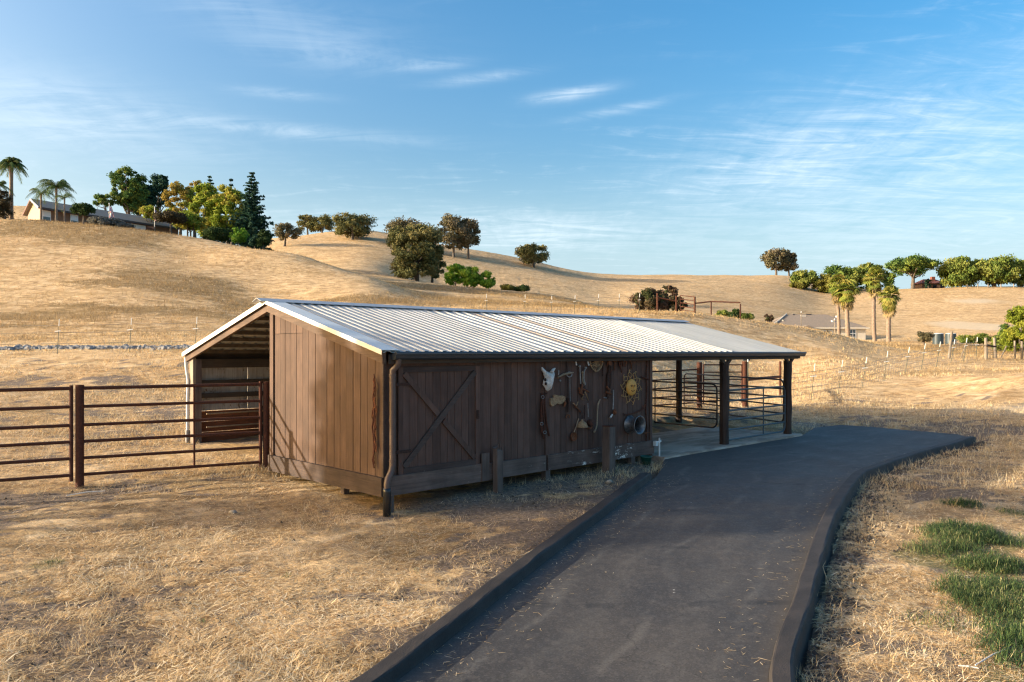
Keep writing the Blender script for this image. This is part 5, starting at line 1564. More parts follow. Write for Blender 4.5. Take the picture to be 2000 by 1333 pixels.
def fences():
    HS = (0.03, .33, .63, .90, 1.17, 1.44)
    big_post('thick rusty steel post in the middle of the front pipe fence', -7.05, 12.4, 1.665, .063)
    big_post('rusty steel post at the right end of the pipe fence beside the gable', -4.46, 13.8, 1.66, .058)
    a = PB_ + FD * .10; b = PA - FD * .03
    panel('rusty six rail pipe panel between the thick post and the barn gable', b, a, 1.64, 1.65, HS, .026, 'rust', mids=(.605,), stile_r=.03, ends=(False, True))
    c = PA + FD * .12; d = c + FD * 3.0
    panel('rusty six rail pipe panel at the left edge of the picture', d, c, 1.62, 1.64, HS, .027, 'rust', mids=(), stile_r=.03)
    e = d + FD * .1
    big_post('rusty steel post beyond the left edge panel', e.x, e.y, 1.63, .06)
    f2 = e + FD * .1; panel('rusty pipe panel further left along the front fence', f2 + FD * 3.0, f2, 1.58, 1.62, HS, .027, 'rust', mids=(.4,), stile_r=.03)
    # gates of the pen
    G6 = (0, .25, .48, .70, .93, 1.17)
    A = bw(9.68, -.02); B = bw(12.58, -.02)
    panel('blue grey six rail gate across the front of the end bay', A, B, 1.30, 1.30, G6, .022, 'gategreen', name='pen_gate', cat='gate', mids=(.60,), round_end=1)
    A = bw(11.9, 4.9); B = bw(11.7, 1.45)
    panel('dark tube gate swung across the bay behind the first post', A, B, 1.36, 1.34, G6, .022, 'gatedark', name='pen_gate', cat='gate', mids=(.40,), round_end=1)
    panel('dark round cornered gate along the far side of the pen', (5.75, 25.4), (7.45, 20.85), 1.48, 1.44, G6, .022, 'gatedark', name='pen_gate', cat='gate', mids=(.5,), round_end=2)
    big_post('short dark wood post inside the bay beside the wall', *bw(13.0, 4.6)[:2], 1.62, .10, 'post', 'wooden_post', 10)
    # loading pen behind
    def gp(px, py, d, dz=0): return Vector(((px - 1000) / F * d, d, CAMZ + (688 - py) / F * d))
    P1 = gp(1366, 708, 25.3); big_post('dark steel post left of the tall panel behind the barn', P1.x, P1.y, P1.z, .09)
    P2 = gp(1455, 706, 26.7); big_post('rusty steel post beneath the black solar panel', P2.x, P2.y, P2.z, .10)
    P3 = gp(1524, 706, 33); big_post('thin rusty post behind the last bay post', P3.x, P3.y, P3.z, .05)
    A = gp(1374, 713, 25.6); B = gp(1449, 713, 26.5)
    panel('tall rusty panel between two steel posts behind the barn', (A.x, A.y), (B.x, B.y), A.z, B.z, (0, .25, .5, .74, .98, 1.22), .02, 'rust', mids=(), stile_r=.025)
    A = gp(1262, 727, 24.6); B = gp(1364, 722, 25.3)
    panel('long rusty rail panel seen through the bay behind the first post', (A.x, A.y), (B.x, B.y), A.z, B.z, (0, .28, .56, .85, 1.1), .022, 'rust', mids=(), stile_r=.025)
    o = thing('pipe_rail', 'single sloping rusty rail running right from the solar panel post', 'rail', (P2.x, P2.y, H(P2.x, P2.y)))
    mb = MB(o.location); mb.tube([gp(1457, 742, 26.8), gp(1524, 736, 32.9)], .055, 8); mb.build('rail', M['rust'], o)
    # solar charger on a thin pole
    q = gp(1461, 775, 25.9); z = H(q.x, q.y); o = thing('solar_charger', 'small black tilted solar panel on a thin pole behind the bay', 'solar panel', (q.x, q.y, z))
    mb = MB(o.location); mb.tube([(q.x, q.y, z - .1), (q.x, q.y, 2.1)], .014, 6); mb.build('pole', M['tpost'], o)
    mb = MB(o.location); a = gp(1451, 705, 25.7); b = gp(1464, 692, 25.7); c = gp(1465, 705, 25.7); mb.prism([a, b, c], (.03, .16, 0)); mb.build('panel', M['solar'], o)
    mb = MB(o.location); mb.tube([gp(1460, 693, 25.6), gp(1461, 707, 25.6)], .022, 6); mb.build('bracket', M['white'], o)
    # pen on the ridge behind the roof
    def ridge_post(px, top, base, d, lab, r=.07):
        p = at(px, d); z = CAMZ + (688 - top) / F * d; return big_post(lab, p.x, p.y, z, r), Vector((p.x, p.y, z))
    _, r1 = ridge_post(1284, 573, 606, 58, 'rusty post on the rise left of the dark shrub gap')
    _, r2 = ridge_post(1321, 578, 606, 58, 'rusty post on the rise in front of the dark shrub')
    _, r3 = ridge_post(1357, 580, 613, 57, 'rusty post on the rise at the end of the short panel')
    _, r4 = ridge_post(1389, 588, 617, 57, 'thin rusty post right of the short panel on the rise', .05)
    _, r5 = ridge_post(1446, 594, 625, 56, 'last thin rusty post on the rise beside the green weeds', .05)
    for i, (a, b, za, zb, lab) in enumerate(((r1, r2, .3, .3, 'dark rail before the dark shrub on the rise'), (r3, r4, .5, .05, 'rusty rail dropping right of the short panel'), (r4, r5, .05, -.1, 'long rusty rail ending by the green weeds'))):
        o = thing('pipe_rail', lab, 'rail', (a.x, a.y, H(a.x, a.y))); mb = MB(o.location); mb.tube([a - Vector((0, 0, za if i else .32)), b - Vector((0, 0, zb if i else .42))], .05, 6); mb.build('rail', M['rust'], o)
    panel('short rusty rail panel on the rise right of the dark shrub', (r2.x + .3, r2.y), (r3.x, r3.y), r2.z + .02, r3.z - .02, (0, .28, .56, .84, 1.1), .03, 'rust', mids=(), stile_r=.03)


fences()


def tpost_proto():
    r = thing('t_post', None, None)
    mb = MB(); mb.hexa([(-.022, -.003, -.1), (.022, -.003, -.1), (.022, .003, -.1), (-.022, .003, -.1), (-.022, -.003, 1.3), (.022, -.003, 1.3), (.022, .003, 1.3), (-.022, .003, 1.3)])
    mb.hexa([(-.003, .003, -.1), (.003, .003, -.1), (.003, .032, -.1), (-.003, .032, -.1), (-.003, .003, 1.3), (.003, .003, 1.3), (.003, .032, 1.3), (-.003, .032, 1.3)])
    mb.build('stake', M['tpost'], r)
    mb = MB(); mb.box(-.026, .026, -.01, .036, 1.3, 1.6); mb.build('white_cap', M['white'], r)
    mb = MB(); mb.box(-.12, .10, -.05, -.008, 1.20, 1.26); mb.build('insulator', M['white'], r)
    return r


def wire_fences():

    def run(label, spots, hs, grid=0, cat='wire fence', dip=0.0):

        root = thing('wire_fence', label, cat, (spots[0][0].x, spots[0][0].y, spots[0][0].z)); org = root.location.copy()
        tops = []
        for i, (p, tx) in enumerate(spots):
            mbs = (('stake', M['tpost']), ('white_cap', M['white']), ('insulator', M['white']))
            h = 1.45
            a = p; b = p + Vector((tx, 0, h)); u = (b - a).normalized(); s = Vector((1, 0, 0)); f = Vector((0, -1, 0))
            post = bpy.data.objects.new('t_post', None); sc.collection.objects.link(post); post.parent = root; post.location = a - org
            w = max(.016, .00052 * a.y)
            mb = MB(); mb.beam(u * -.1, u * (h * .78), w, w); mb.build('stake', M['tpost'], post)
            mb = MB(); mb.beam(u * (h * .80), u * h, w * 1.4, w * 1.4); mb.build('white_cap', M['white'], post)
            mb = MB(); c = u * (h * .66); mb.beam(c + Vector((-.13, -.04, -.012)), c + Vector((.09, -.04, .012)), .03, .035); mb.build('insulator', M['white'], post)
            tops.append((a, u, h))
        for j, hh in enumerate(hs):
            mb = MB(org)
            for (a, u, h), (b, u2, h2) in zip(tops[:-1], tops[1:]):
                mb.tube([a + u * hh, (a + u * hh).lerp(b + u2 * hh, .5) - Vector((0, 0, .02)), b + u2 * hh], .0065, 4, False)
            mb.build('wire', M['wire'], root)
        if grid:
            mb = MB(org)
            for (a, u, h), (b, u2, h2) in zip(tops[:-1], tops[1:]):
                L = (b - a).length; n = int(L / .32)
                for i in range(n):
                    f = (i + .5) / n; mb.tube([(a + u * hs[0]).lerp(b + u2 * hs[0], f), (a + u * hs[-1]).lerp(b + u2 * hs[-1], f)], .0055, 3, False)
            mb.build('woven_wire', M['wire'], root, kind='stuff')
        return root
    run('three wire fence with white capped stakes crossing the slope left of the barn', [(at(-60, 31), .06), (at(112, 31), .08), (at(253, 31.3), .08), (at(381, 31.6), .08), (at(505, 32), .06), (at(640, 33), .0)], (.45, .9, 1.2))
    run('stake fence on the rise behind the ridge of the metal roof', [(at(950, 56), 0), (at(1025, 57), .03), (at(1077, 57), .03), (at(1122, 57.5), .05), (at(1168, 58), .05), (at(1209, 58), .02), (at(1248, 58), .06)], (.4, .8, 1.2))
    run('leaning woven wire stake fence climbing to the right of the barn', [(at(1526, 28.0), .12), (at(1584, 29.5), .16), (at(1637, 31.5), .2), (at(1683, 33.5), .24), (at(1726, 35.8), .2), (at(1767, 38), .25), (at(1799, 40.5), .24), (at(1829, 43), .24), (at(1857, 45.5), .26), (at(1882, 47), .22), (at(1906, 48), .1)], (.05, .3, .55, .8, 1.0, 1.15), grid=1)
    # timber end of the fence
    def tim(px, d, top, w, lean, lab, nm='wooden_post'):
        p = at(px, d); z = CAMZ + (688 - top) / F * d; o = thing(nm, lab, 'fence post', p); h = z - p.z
        mb = MB(); mb.tube([(0, 0, -.2), (lean, 0, h)], w * .62, 8); mb.build('shaft', M['fencewood'], o)
    tim(1853, 49, 648, .14, .2, 'thick leaning brown post before the dark tanks')
    tim(1875, 50, 668, .06, .45, 'thin slanting timber brace right of the thick leaning post')
    tim(1926, 48.5, 660, .15, -.02, 'stout grey timber post at the end of the wire fence')
    tim(1945, 49, 660, .13, -.1, 'grey timber post right of the stout one with a dark rail between')
    tim(1951, 49.5, 676, .06, .5, 'slanting timber brace left of the lime green bush')
    tim(1982, 49, 666, .10, .0, 'plain timber post before the lime green bush')
    tim(1996, 49, 667, .13, .0, 'timber post at the right edge of the picture')
    a = at(1927, 48.3); b = at(1945, 48.8); o = thing('fence_rail', 'dark iron rail between the two stout timber posts', 'rail', a); mb = MB(a); mb.tube([a + Vector((0, 0, .87)), b + Vector((0, 0, .82))], .05, 6); mb.build('rail', M['iron'], o)
    o = thing('mesh_gate', 'small wire mesh gate between the stout timber posts', 'gate', a); k = 0
    for i in range(7):
        mb = MB(a); h = .1 + i * .11; mb.tube([a + Vector((0, -.05, h)), b + Vector((0, -.05, h))], .008, 4); mb.build('wire', M['wire'], o)
    for i in range(8):
        mb = MB(a); q = a.lerp(b, (i + .5) / 8); mb.tube([q + Vector((0, -.05, .05)), q + Vector((0, -.05, .8))], .008, 4); mb.build('wire', M['wire'], o)
    a = at(1945, 48.8); b = at(2010, 49.5); o = thing('wire_strand', 'loose wire strands right of the mesh gate', 'wire', a)
    for h in (.9, .6, .3):
        mb = MB(a); mb.tube([a + Vector((0, 0, h)), (a + b) / 2 + Vector((0, 0, h - .1)), b + Vector((0, 0, h))], .008, 4); mb.build('wire', M['wire'], o)
    a = at(1857, 49); b = at(1926, 48.4); o = thing('fence_rail', 'slack timber rail left of the stout grey post', 'rail', a); mb = MB(a); mb.tube([a + Vector((0, 0, 1.05)), (a + b) / 2 + Vector((0, 0, .95)), b + Vector((0, 0, .9))], .03, 6); mb.build('rail', M['fencewood'], o)


wire_fences()

# ------------------------------------------------------------------ trees
def leafcloud(C_, R_, n, size, rng, flat=0.75, droop=0.0, aspect=1.6, shell=.55):
    """leaf faces spread through clumps; C_ (k,3) clump centres, R_ (k,) radii"""
    k = len(C_); w = R_ ** 2; w = w / w.sum()
    idx = rng.choice(k, n, p=w)
    d = rng.normal(size=(n, 3)); d /= np.linalg.norm(d, axis=1)[:, None]
    rad = R_[idx] * (shell + (1 - shell) * rng.random(n)) * rng.uniform(.75, 1.12, n)
    p = C_[idx] + d * rad[:, None] * np.array([1, 1, flat])
    nrm = d * .7 + rng.normal(size=(n, 3)) * .55 + np.array([0, 0, .25]); nrm /= np.linalg.norm(nrm, axis=1)[:, None]
    a = np.cross(nrm, rng.normal(size=(n, 3))); a[:, 2] -= droop; a /= np.linalg.norm(a, axis=1)[:, None] + 1e-9
    b = np.cross(nrm, a); b /= np.linalg.norm(b, axis=1)[:, None] + 1e-9
    s = (size * rng.uniform(.6, 1.35, n))[:, None]
    V = np.stack([p - a * s * aspect * .5, p + b * s * .42, p + a * s * aspect * .5, p - b * s * .42], 1).reshape(-1, 3)
    Fq = np.arange(n * 4).reshape(n, 4)
    rnd = np.repeat(rng.random(n), 4); cl = np.repeat(rng.random(k)[idx], 4)
    return V, Fq, rnd, cl


def crown_clumps(w, h, base, k, rng, cr=.2, shape='round', dep=None):
    """clump centres in a crown box: width w, from base to h"""
    dep = dep or w
    P_ = []
    while len(P_) < k:
        q = rng.uniform(-1, 1, 3)
        r = math.hypot(q[0], q[1])
        if shape == 'round' and (r * r + q[2] ** 2 > 1 or r * r + q[2] ** 2 < .22): continue
        if shape == 'oak' and (r > math.sqrt(max(0, 1 - max(0, q[2]) ** 2.2)) * (1 - .25 * max(0, -q[2])) or (r < .5 and q[2] < .35)): continue
        if shape == 'dome' and (r > math.sqrt(max(0, 1 - max(0, q[2]) ** 2)) or (r < .45 and q[2] < .3)): continue
        if shape == 'cone' and (r > (1 - q[2]) / 2 * 1.0 + .04): continue
        if shape == 'column' and r > .9 * (1 - abs(q[2]) ** 4 * .5): continue
        if shape == 'umbrella' and (r > 1 or q[2] < -.5 + .55 * r or q[2] > 1 - .65 * r * r): continue
        P_.append((q[0] * w / 2 * .86, q[1] * dep / 2 * .86, base + (h - base) * (q[2] + 1) / 2))
    P_ = np.array(P_)
    R_ = rng.lognormal(-.12, .45, k) * cr * w; R_ = np.minimum(R_, cr * w * 2.0)
    P_[:, 2] = np.clip(P_[:, 2], base + R_ * .6, h - R_ * .6)
    return P_, R_


LM = dict(
    oak=leafmat('oak_leaves', (0.080, 0.084, 0.030), (0.18, 0.175, 0.065), (0.24, 0.205, 0.08)),
    greyoak=leafmat('grey_oak_leaves', (0.085, 0.077, 0.042), (0.18, 0.16, 0.085), (0.22, 0.18, 0.11)),
    bright=leafmat('bright_green_leaves', (0.07, 0.17, 0.018), (0.18, 0.34, 0.035), (0.27, 0.40, 0.05)),
    pine=leafmat('pine_needles', (0.04, 0.085, 0.026), (0.11, 0.19, 0.045), (0.20, 0.25, 0.05)),
    cedar=leafmat('cedar_needles', (0.016, 0.048, 0.030), (0.045, 0.10, 0.06), (0.03, 0.07, 0.045)),
    maple=leafmat('yellow_green_leaves', (0.16, 0.22, 0.025), (0.35, 0.40, 0.05), (0.38, 0.33, 0.06)),
    orange=leafmat('orange_leaves', (0.28, 0.22, 0.04), (0.42, 0.30, 0.075), (0.28, 0.32, 0.045)),
    olive=leafmat('olive_brown_leaves', (0.05, 0.042, 0.022), (0.10, 0.078, 0.042)),
    sage=leafmat('grey_sage_leaves', (0.13, 0.13, 0.115), (0.26, 0.25, 0.22)),
    hedge=leafmat('dark_hedge_leaves', (0.025, 0.05, 0.015), (0.06, 0.095, 0.028)),
    pepper=leafmat('pepper_tree_leaves', (0.075, 0.12, 0.025), (0.17, 0.22, 0.045), (0.24, 0.26, 0.06)),
    lime=leafmat('lime_leaves', (0.10, 0.14, 0.014), (0.21, 0.25, 0.03), (0.28, 0.29, 0.04)),
    yellowbush=leafmat('yellow_bush_leaves', (0.13, 0.13, 0.022), (0.22, 0.20, 0.045)),
    redbush=leafmat('dry_reddish_leaves', (0.085, 0.050, 0.035), (0.16, 0.10, 0.065), (0.07, 0.08, 0.03)),
    frond=leafmat('palm_fronds', (0.07, 0.12, 0.035), (0.15, 0.22, 0.06), (0.20, 0.22, 0.07)),
    fan=leafmat('fan_palm_leaves', (0.11, 0.16, 0.03), (0.27, 0.30, 0.055), (0.36, 0.31, 0.08)),
    skirt=leafmat('dry_palm_skirt', (0.24, 0.17, 0.08), (0.40, 0.30, 0.15)),
)
SD = [100]


def tree(name, label, cat, pos, h, w, leaf, kind='round', base=None, n=2600, size=None, k=None, cr=.2, trunk=None, lean=0.0, group=None, dep=None, limbs=5, droop=0, bark='bark', multi=1, shell=.3):
    SD[0] += 1; rng = np.random.default_rng(SD[0])
    o = thing(name, label, cat, pos, 0, group)
    base = h * .2 if base is None else base
    k = int((k or 26) * 2.1); size = (size or w * .05) * .62; n = int(n * 2.3); cr = cr * .84
    if kind == 'round' and 'oak' in leaf and w > 0: kind = 'oak'
    C_, R_ = crown_clumps(w, h, base, k, rng, cr, kind, dep)
    C_[:, 0] += lean
    V, Fq, rn, cl = leafcloud(C_, R_, n, size, rng, droop=droop, shell=shell)
    np_mesh('crown', V, Fq, LM[leaf], o, {'rnd': rn, 'clump': cl})
    if trunk is not None:
        mb = MB()
        for s in range(multi):
            ox = (s - (multi - 1) / 2) * trunk * 3.0
            top = Vector((lean * .6 + ox, 0, base + (h - base) * .45))
            mid = Vector((ox + rng.uniform(-.3, .3) * trunk + lean * .2, 0, top.z * .5))
            mb.tube([(ox, 0, -.4), (ox * .9, 0, 0), mid, top], [trunk * 1.25, trunk, trunk * .75, trunk * .35], 7)
            for i in range(limbs):
                c = Vector(C_[rng.integers(k)]); s0 = mid.lerp(top, rng.uniform(0, .7))
                m2 = s0.lerp(c, .5) + Vector((rng.uniform(-.1, .1) * w, rng.uniform(-.1, .1) * w, -.03 * h))
                mb.tube([s0, m2, c], [trunk * .42, trunk * .26, trunk * .1], 5)
        mb.build('trunk', M[bark], o)
    return o


def pxt(px, pbase, ptop, pw, d, name, label, cat, leaf, **kw):
    """tree given by its picture bearing, height and width in 2000 px units and true distance"""
    p = at(px, d); s = d / F
    top = CAMZ + (688 - ptop) * s; h = top - p.z
    if kw.get('base') is not None: kw['base'] = max(.0, CAMZ + (688 - kw['base']) * s - p.z)
    if kw.get('trunk'): kw['trunk'] = kw['trunk'] * s
    if kw.get('size'): kw['size'] = kw['size'] * s
    if kw.get('lean'): kw['lean'] = kw['lean'] * s
    return tree(name, label, cat, p, h, pw * s, leaf, **kw)


def hill_trees():
    G = 'oaks on the bare hills'
    pxt(556, 480, 437, 56, 200, 'oak_tree', 'small thin oak just right of the dark conifer on the hill', 'tree', 'greyoak', base=468, n=1500, size=4.2, k=18, trunk=2.6, cr=.16, group=G, multi=1, lean=3)
    pxt(601, 450, 419, 44, 233, 'oak_tree', 'left oak of the pair on the skyline beyond the small thin oak', 'tree', 'oak', base=451, n=1500, size=4, k=16, trunk=2, cr=.2, group=G)
    pxt(629, 452, 421, 42, 231, 'oak_tree', 'right oak of the pair on the skyline beyond the small thin oak', 'tree', 'oak', base=451, n=1500, size=4, k=15, trunk=2, cr=.2, group=G)
    pxt(688, 474, 417, 80, 214, 'oak_tree', 'wide oak with pale trunk standing alone left of the largest oak', 'tree', 'oak', base=460, n=3400, size=4.4, k=30, trunk=3.4, cr=.15, group=G)
    pxt(795, 492, 430, 92, 214, 'oak_tree', 'grey green oak behind the crown of the largest oak', 'tree', 'greyoak', base=464, n=3000, size=4.4, k=30, trunk=3.2, cr=.14, group=G)
    pxt(813, 553, 438, 112, 146, 'oak_tree', 'largest oak, dense olive crown hanging to the grass beside the green bush', 'tree', 'oak', base=543, n=11000, size=5, k=78, trunk=6, cr=.12, kind='round', group=G, limbs=12)
    pxt(844, 548, 482, 54, 150, 'oak_tree', 'small olive oak leaning on the right side of the largest oak', 'tree', 'oak', base=546, n=2600, size=5, k=22, trunk=3, cr=.16, group=G)
    pxt(886, 488, 418, 82, 214, 'oak_tree', 'tall ridge oak, left of two standing right of the largest oak', 'tree', 'greyoak', base=484, n=4200, size=4.4, k=32, trunk=2.6, cr=.16, group=G)
    pxt(915, 486, 427, 56, 216, 'oak_tree', 'ridge oak, right of two standing right of the largest oak', 'tree', 'greyoak', base=483, n=2800, size=4.4, k=20, trunk=2.4, cr=.17, group=G)
    pxt(1042, 522, 478, 62, 226, 'oak_tree', 'lone oak on the falling right end of the near ridge', 'tree', 'oak', base=514, n=2400, size=4.2, k=24, trunk=2.8, cr=.16, group=G)
    pxt(1022, 514, 483, 34, 228, 'oak_tree', 'thin grey oak touching the lone ridge oak on its left', 'tree', 'greyoak', base=503, n=900, size=3.8, k=13, trunk=1.6, cr=.17, group=G)
    pxt(1516, 540, 486, 62, 276, 'oak_tree', 'skyline oak with bare forked trunk far right of the ridge', 'tree', 'greyoak', base=527, n=2900, size=4.2, k=28, trunk=2.4, cr=.14, group=G)
    pxt(1541, 540, 492, 38, 276, 'oak_tree', 'smaller skyline oak against the right side of the forked oak', 'tree', 'greyoak', base=529, n=1700, size=4.0, k=18, trunk=2.0, cr=.16, group=G)
    B = 'bushes on the slopes'
    pxt(890, 560, 516, 48, 138, 'green_bush', 'bright green bush at the foot of the largest oak', 'bush', 'bright', base=562, n=4200, size=3.6, k=34, cr=.15, group=B, trunk=1)
    pxt(920, 562, 521, 44, 137, 'green_bush', 'middle bright green bush of the clump right of the largest oak', 'bush', 'bright', base=564, n=3600, size=3.6, k=30, cr=.15, group=B, trunk=1)
    pxt(950, 563, 530, 38, 137, 'green_bush', 'right lighter green bush of the clump right of the largest oak', 'bush', 'bright', base=565, n=2600, size=3.6, k=24, cr=.16, group=B, trunk=1)
    pxt(990, 569, 556, 34, 137, 'green_bush', 'low olive bush left of two right of the bright green clump', 'bush', 'yellowbush', base=570, n=1100, size=3, k=14, cr=.18, group=B, trunk=.6)
    pxt(1020, 571, 557, 34, 137, 'green_bush', 'low olive bush right of two right of the bright green clump', 'bush', 'hedge', base=572, n=1100, size=3, k=14, cr=.18, group=B, trunk=.6)
    pxt(1270, 610, 563, 76, 74, 'dry_shrub', 'large dark reddish shrub behind the pen rails on the rise', 'shrub', 'redbush', base=612, n=5200, size=4, k=46, cr=.12, group=B, trunk=2)
    pxt(1306, 612, 558, 40, 76, 'dry_shrub', 'taller rusty brown shrub rising behind the large dark one', 'shrub', 'redbush', base=604, n=2400, size=4, k=26, cr=.15, group=B, trunk=2)
    pxt(1322, 612, 576, 40, 73, 'dry_shrub', 'dark shrub at the right end behind the rail fence', 'shrub', 'olive', base=612, n=2000, size=4, k=22, cr=.15, group=B, trunk=2)
    pxt(1412, 626, 606, 40, 63, 'green_weed_clump', 'pale green weed clump left of the dark one before the last rise post', 'weeds', 'pepper', base=627, n=1800, size=3.4, k=22, cr=.15, group=B, trunk=.6)
    pxt(1434, 626, 604, 26, 62, 'green_weed_clump', 'dark green weed clump beside the last rise post', 'weeds', 'hedge', base=627, n=1200, size=3.4, k=14, cr=.18, group=B, trunk=.6)
    pxt(1455, 630, 612, 32, 62, 'green_weed_clump', 'pale green weed clump right of the last rise post', 'weeds', 'pepper', base=630, n=1300, size=3.4, k=18, cr=.16, group=B, trunk=.6)
    pxt(1502, 628, 613, 20, 100, 'dry_shrub', 'small bare reddish shrub left of the tan roofed house', 'shrub', 'redbush', base=630, n=700, size=2.6, k=12, cr=.2, group=B, trunk=.8)
    # right hand ridge
    R_ = 'trees along the right hand ridge'
    pxt(1570, 575, 528, 60, 238, 'round_tree', 'dark round tree at the left end of the right hand ridge row', 'tree', 'pepper', base=572, n=3000, size=4.2, k=30, cr=.15, group=R_, trunk=2)
    pxt(1556, 578, 553, 30, 236, 'round_bush', 'small yellow green bush below the dark round tree', 'bush', 'yellowbush', base=580, n=1000, size=3.6, k=14, cr=.18, group=R_, trunk=1)
    pxt(1607, 582, 535, 44, 236, 'round_bush', 'yellow green bush between the dark round tree and the fan palms', 'bush', 'yellowbush', base=580, n=2200, size=4, k=22, cr=.17, group=R_, trunk=1.4)
    pxt(1632, 572, 519, 50, 245, 'round_tree', 'tree behind the left fan palm on the ridge', 'tree', 'pine', base=570, n=2200, size=4, k=22, cr=.17, group=R_, trunk=2)
    pxt(1664, 572, 522, 60, 244, 'round_tree', 'dense green tree behind the fan palms', 'tree', 'pepper', base=568, n=3000, size=4.2, k=28, cr=.15, group=R_, trunk=2)
    pxt(1697, 570, 514, 60, 246, 'round_tree', 'tall green tree behind the middle fan palm', 'tree', 'pepper', base=566, n=3000, size=4.2, k=28, cr=.15, group=R_, trunk=2)
    pxt(1735, 566, 534, 34, 244, 'round_tree', 'small green tree left of the umbrella pine', 'tree', 'pine', base=564, n=1400, size=4, k=16, cr=.18, group=R_, trunk=1.5)
    pxt(1783, 564, 501, 100, 236, 'umbrella_pine', 'broad flat crowned umbrella pine with spreading limbs', 'tree', 'pine', kind='umbrella', base=548, n=5200, size=4.2, k=46, cr=.11, group=R_, trunk=4, limbs=12)
    pxt(1813, 562, 545, 14, 238, 'round_bush', 'tiny dark bush right of the umbrella pine trunk', 'bush', 'cedar', base=562, n=400, size=3, k=8, cr=.25, group=R_, trunk=.8)
    pxt(1876, 561, 503, 84, 234, 'pepper_tree', 'weeping pepper tree, left one of the two at the right end of the ridge', 'tree', 'pepper', kind='round', base=563, n=5600, size=4.4, k=52, cr=.12, group=R_, trunk=3, droop=1.2)
    pxt(1942, 561, 501, 96, 232, 'pepper_tree', 'weeping pepper tree with pale trunk right of the left weeping one', 'tree', 'pepper', kind='round', base=556, n=6400, size=4.4, k=52, cr=.12, group=R_, trunk=4, droop=1.2)
    pxt(1995, 561, 507, 60, 233, 'pepper_tree', 'pepper tree cut off by the right edge of the picture', 'tree', 'pepper', kind='round', base=560, n=3600, size=4.4, k=34, cr=.15, group=R_, trunk=3, droop=1.2)
    pxt(1962, 672, 620, 24, 88, 'slim_cypress', 'slim green conifer left of the lime bush near the right edge', 'tree', 'pine', kind='cone', base=668, n=1800, size=3.4, k=26, cr=.28, trunk=1.4)
    pxt(1992, 672, 598, 66, 70, 'lime_bush', 'large lime green bush at the right edge behind the timber fence', 'bush', 'lime', base=690, n=8500, size=4, k=60, cr=.13, trunk=2.4)
    pxt(1960, 690, 655, 46, 72, 'lime_bush', 'low green bush beneath the slim conifer', 'bush', 'pepper', base=692, n=3000, size=4, k=28, cr=.16, trunk=1.4)
    pxt(1805, 670, 648, 28, 92, 'small_tree', 'small dark round tree left of the water tanks', 'tree', 'greyoak', base=668, n=1300, size=3.4, k=16, cr=.19, trunk=1.4)
    pxt(1888, 672, 654, 34, 90, 'small_bush', 'faint green bush behind the fence right of the tanks', 'bush', 'pepper', base=672, n=1100, size=3.2, k=16, cr=.18, trunk=1)
    pxt(1922, 672, 652, 30, 90, 'small_bush', 'green bush behind the timber posts', 'bush', 'pepper', base=672, n=1000, size=3.2, k=14, cr=.18, trunk=1)
    for i, px in enumerate((1889, 1910, 1930, 1955, 1980)):
        p = at(px, 228); o = thing('wooden_post', ('short pale ridge fence post under the left weeping tree', 'second short pale ridge fence post, left of the pale trunk', 'third short pale ridge fence post, just left of the pale trunk', 'fourth short pale ridge fence post, right of the pale trunk', 'last short pale ridge fence post by the right edge')[i], 'fence post', p, 0, 'pale posts along the right hand ridge')
        mb = MB(); mb.tube([(0, 0, -.3), (0, 0, 1.1)], .16, 6); mb.build('shaft', M['fencewood'], o)


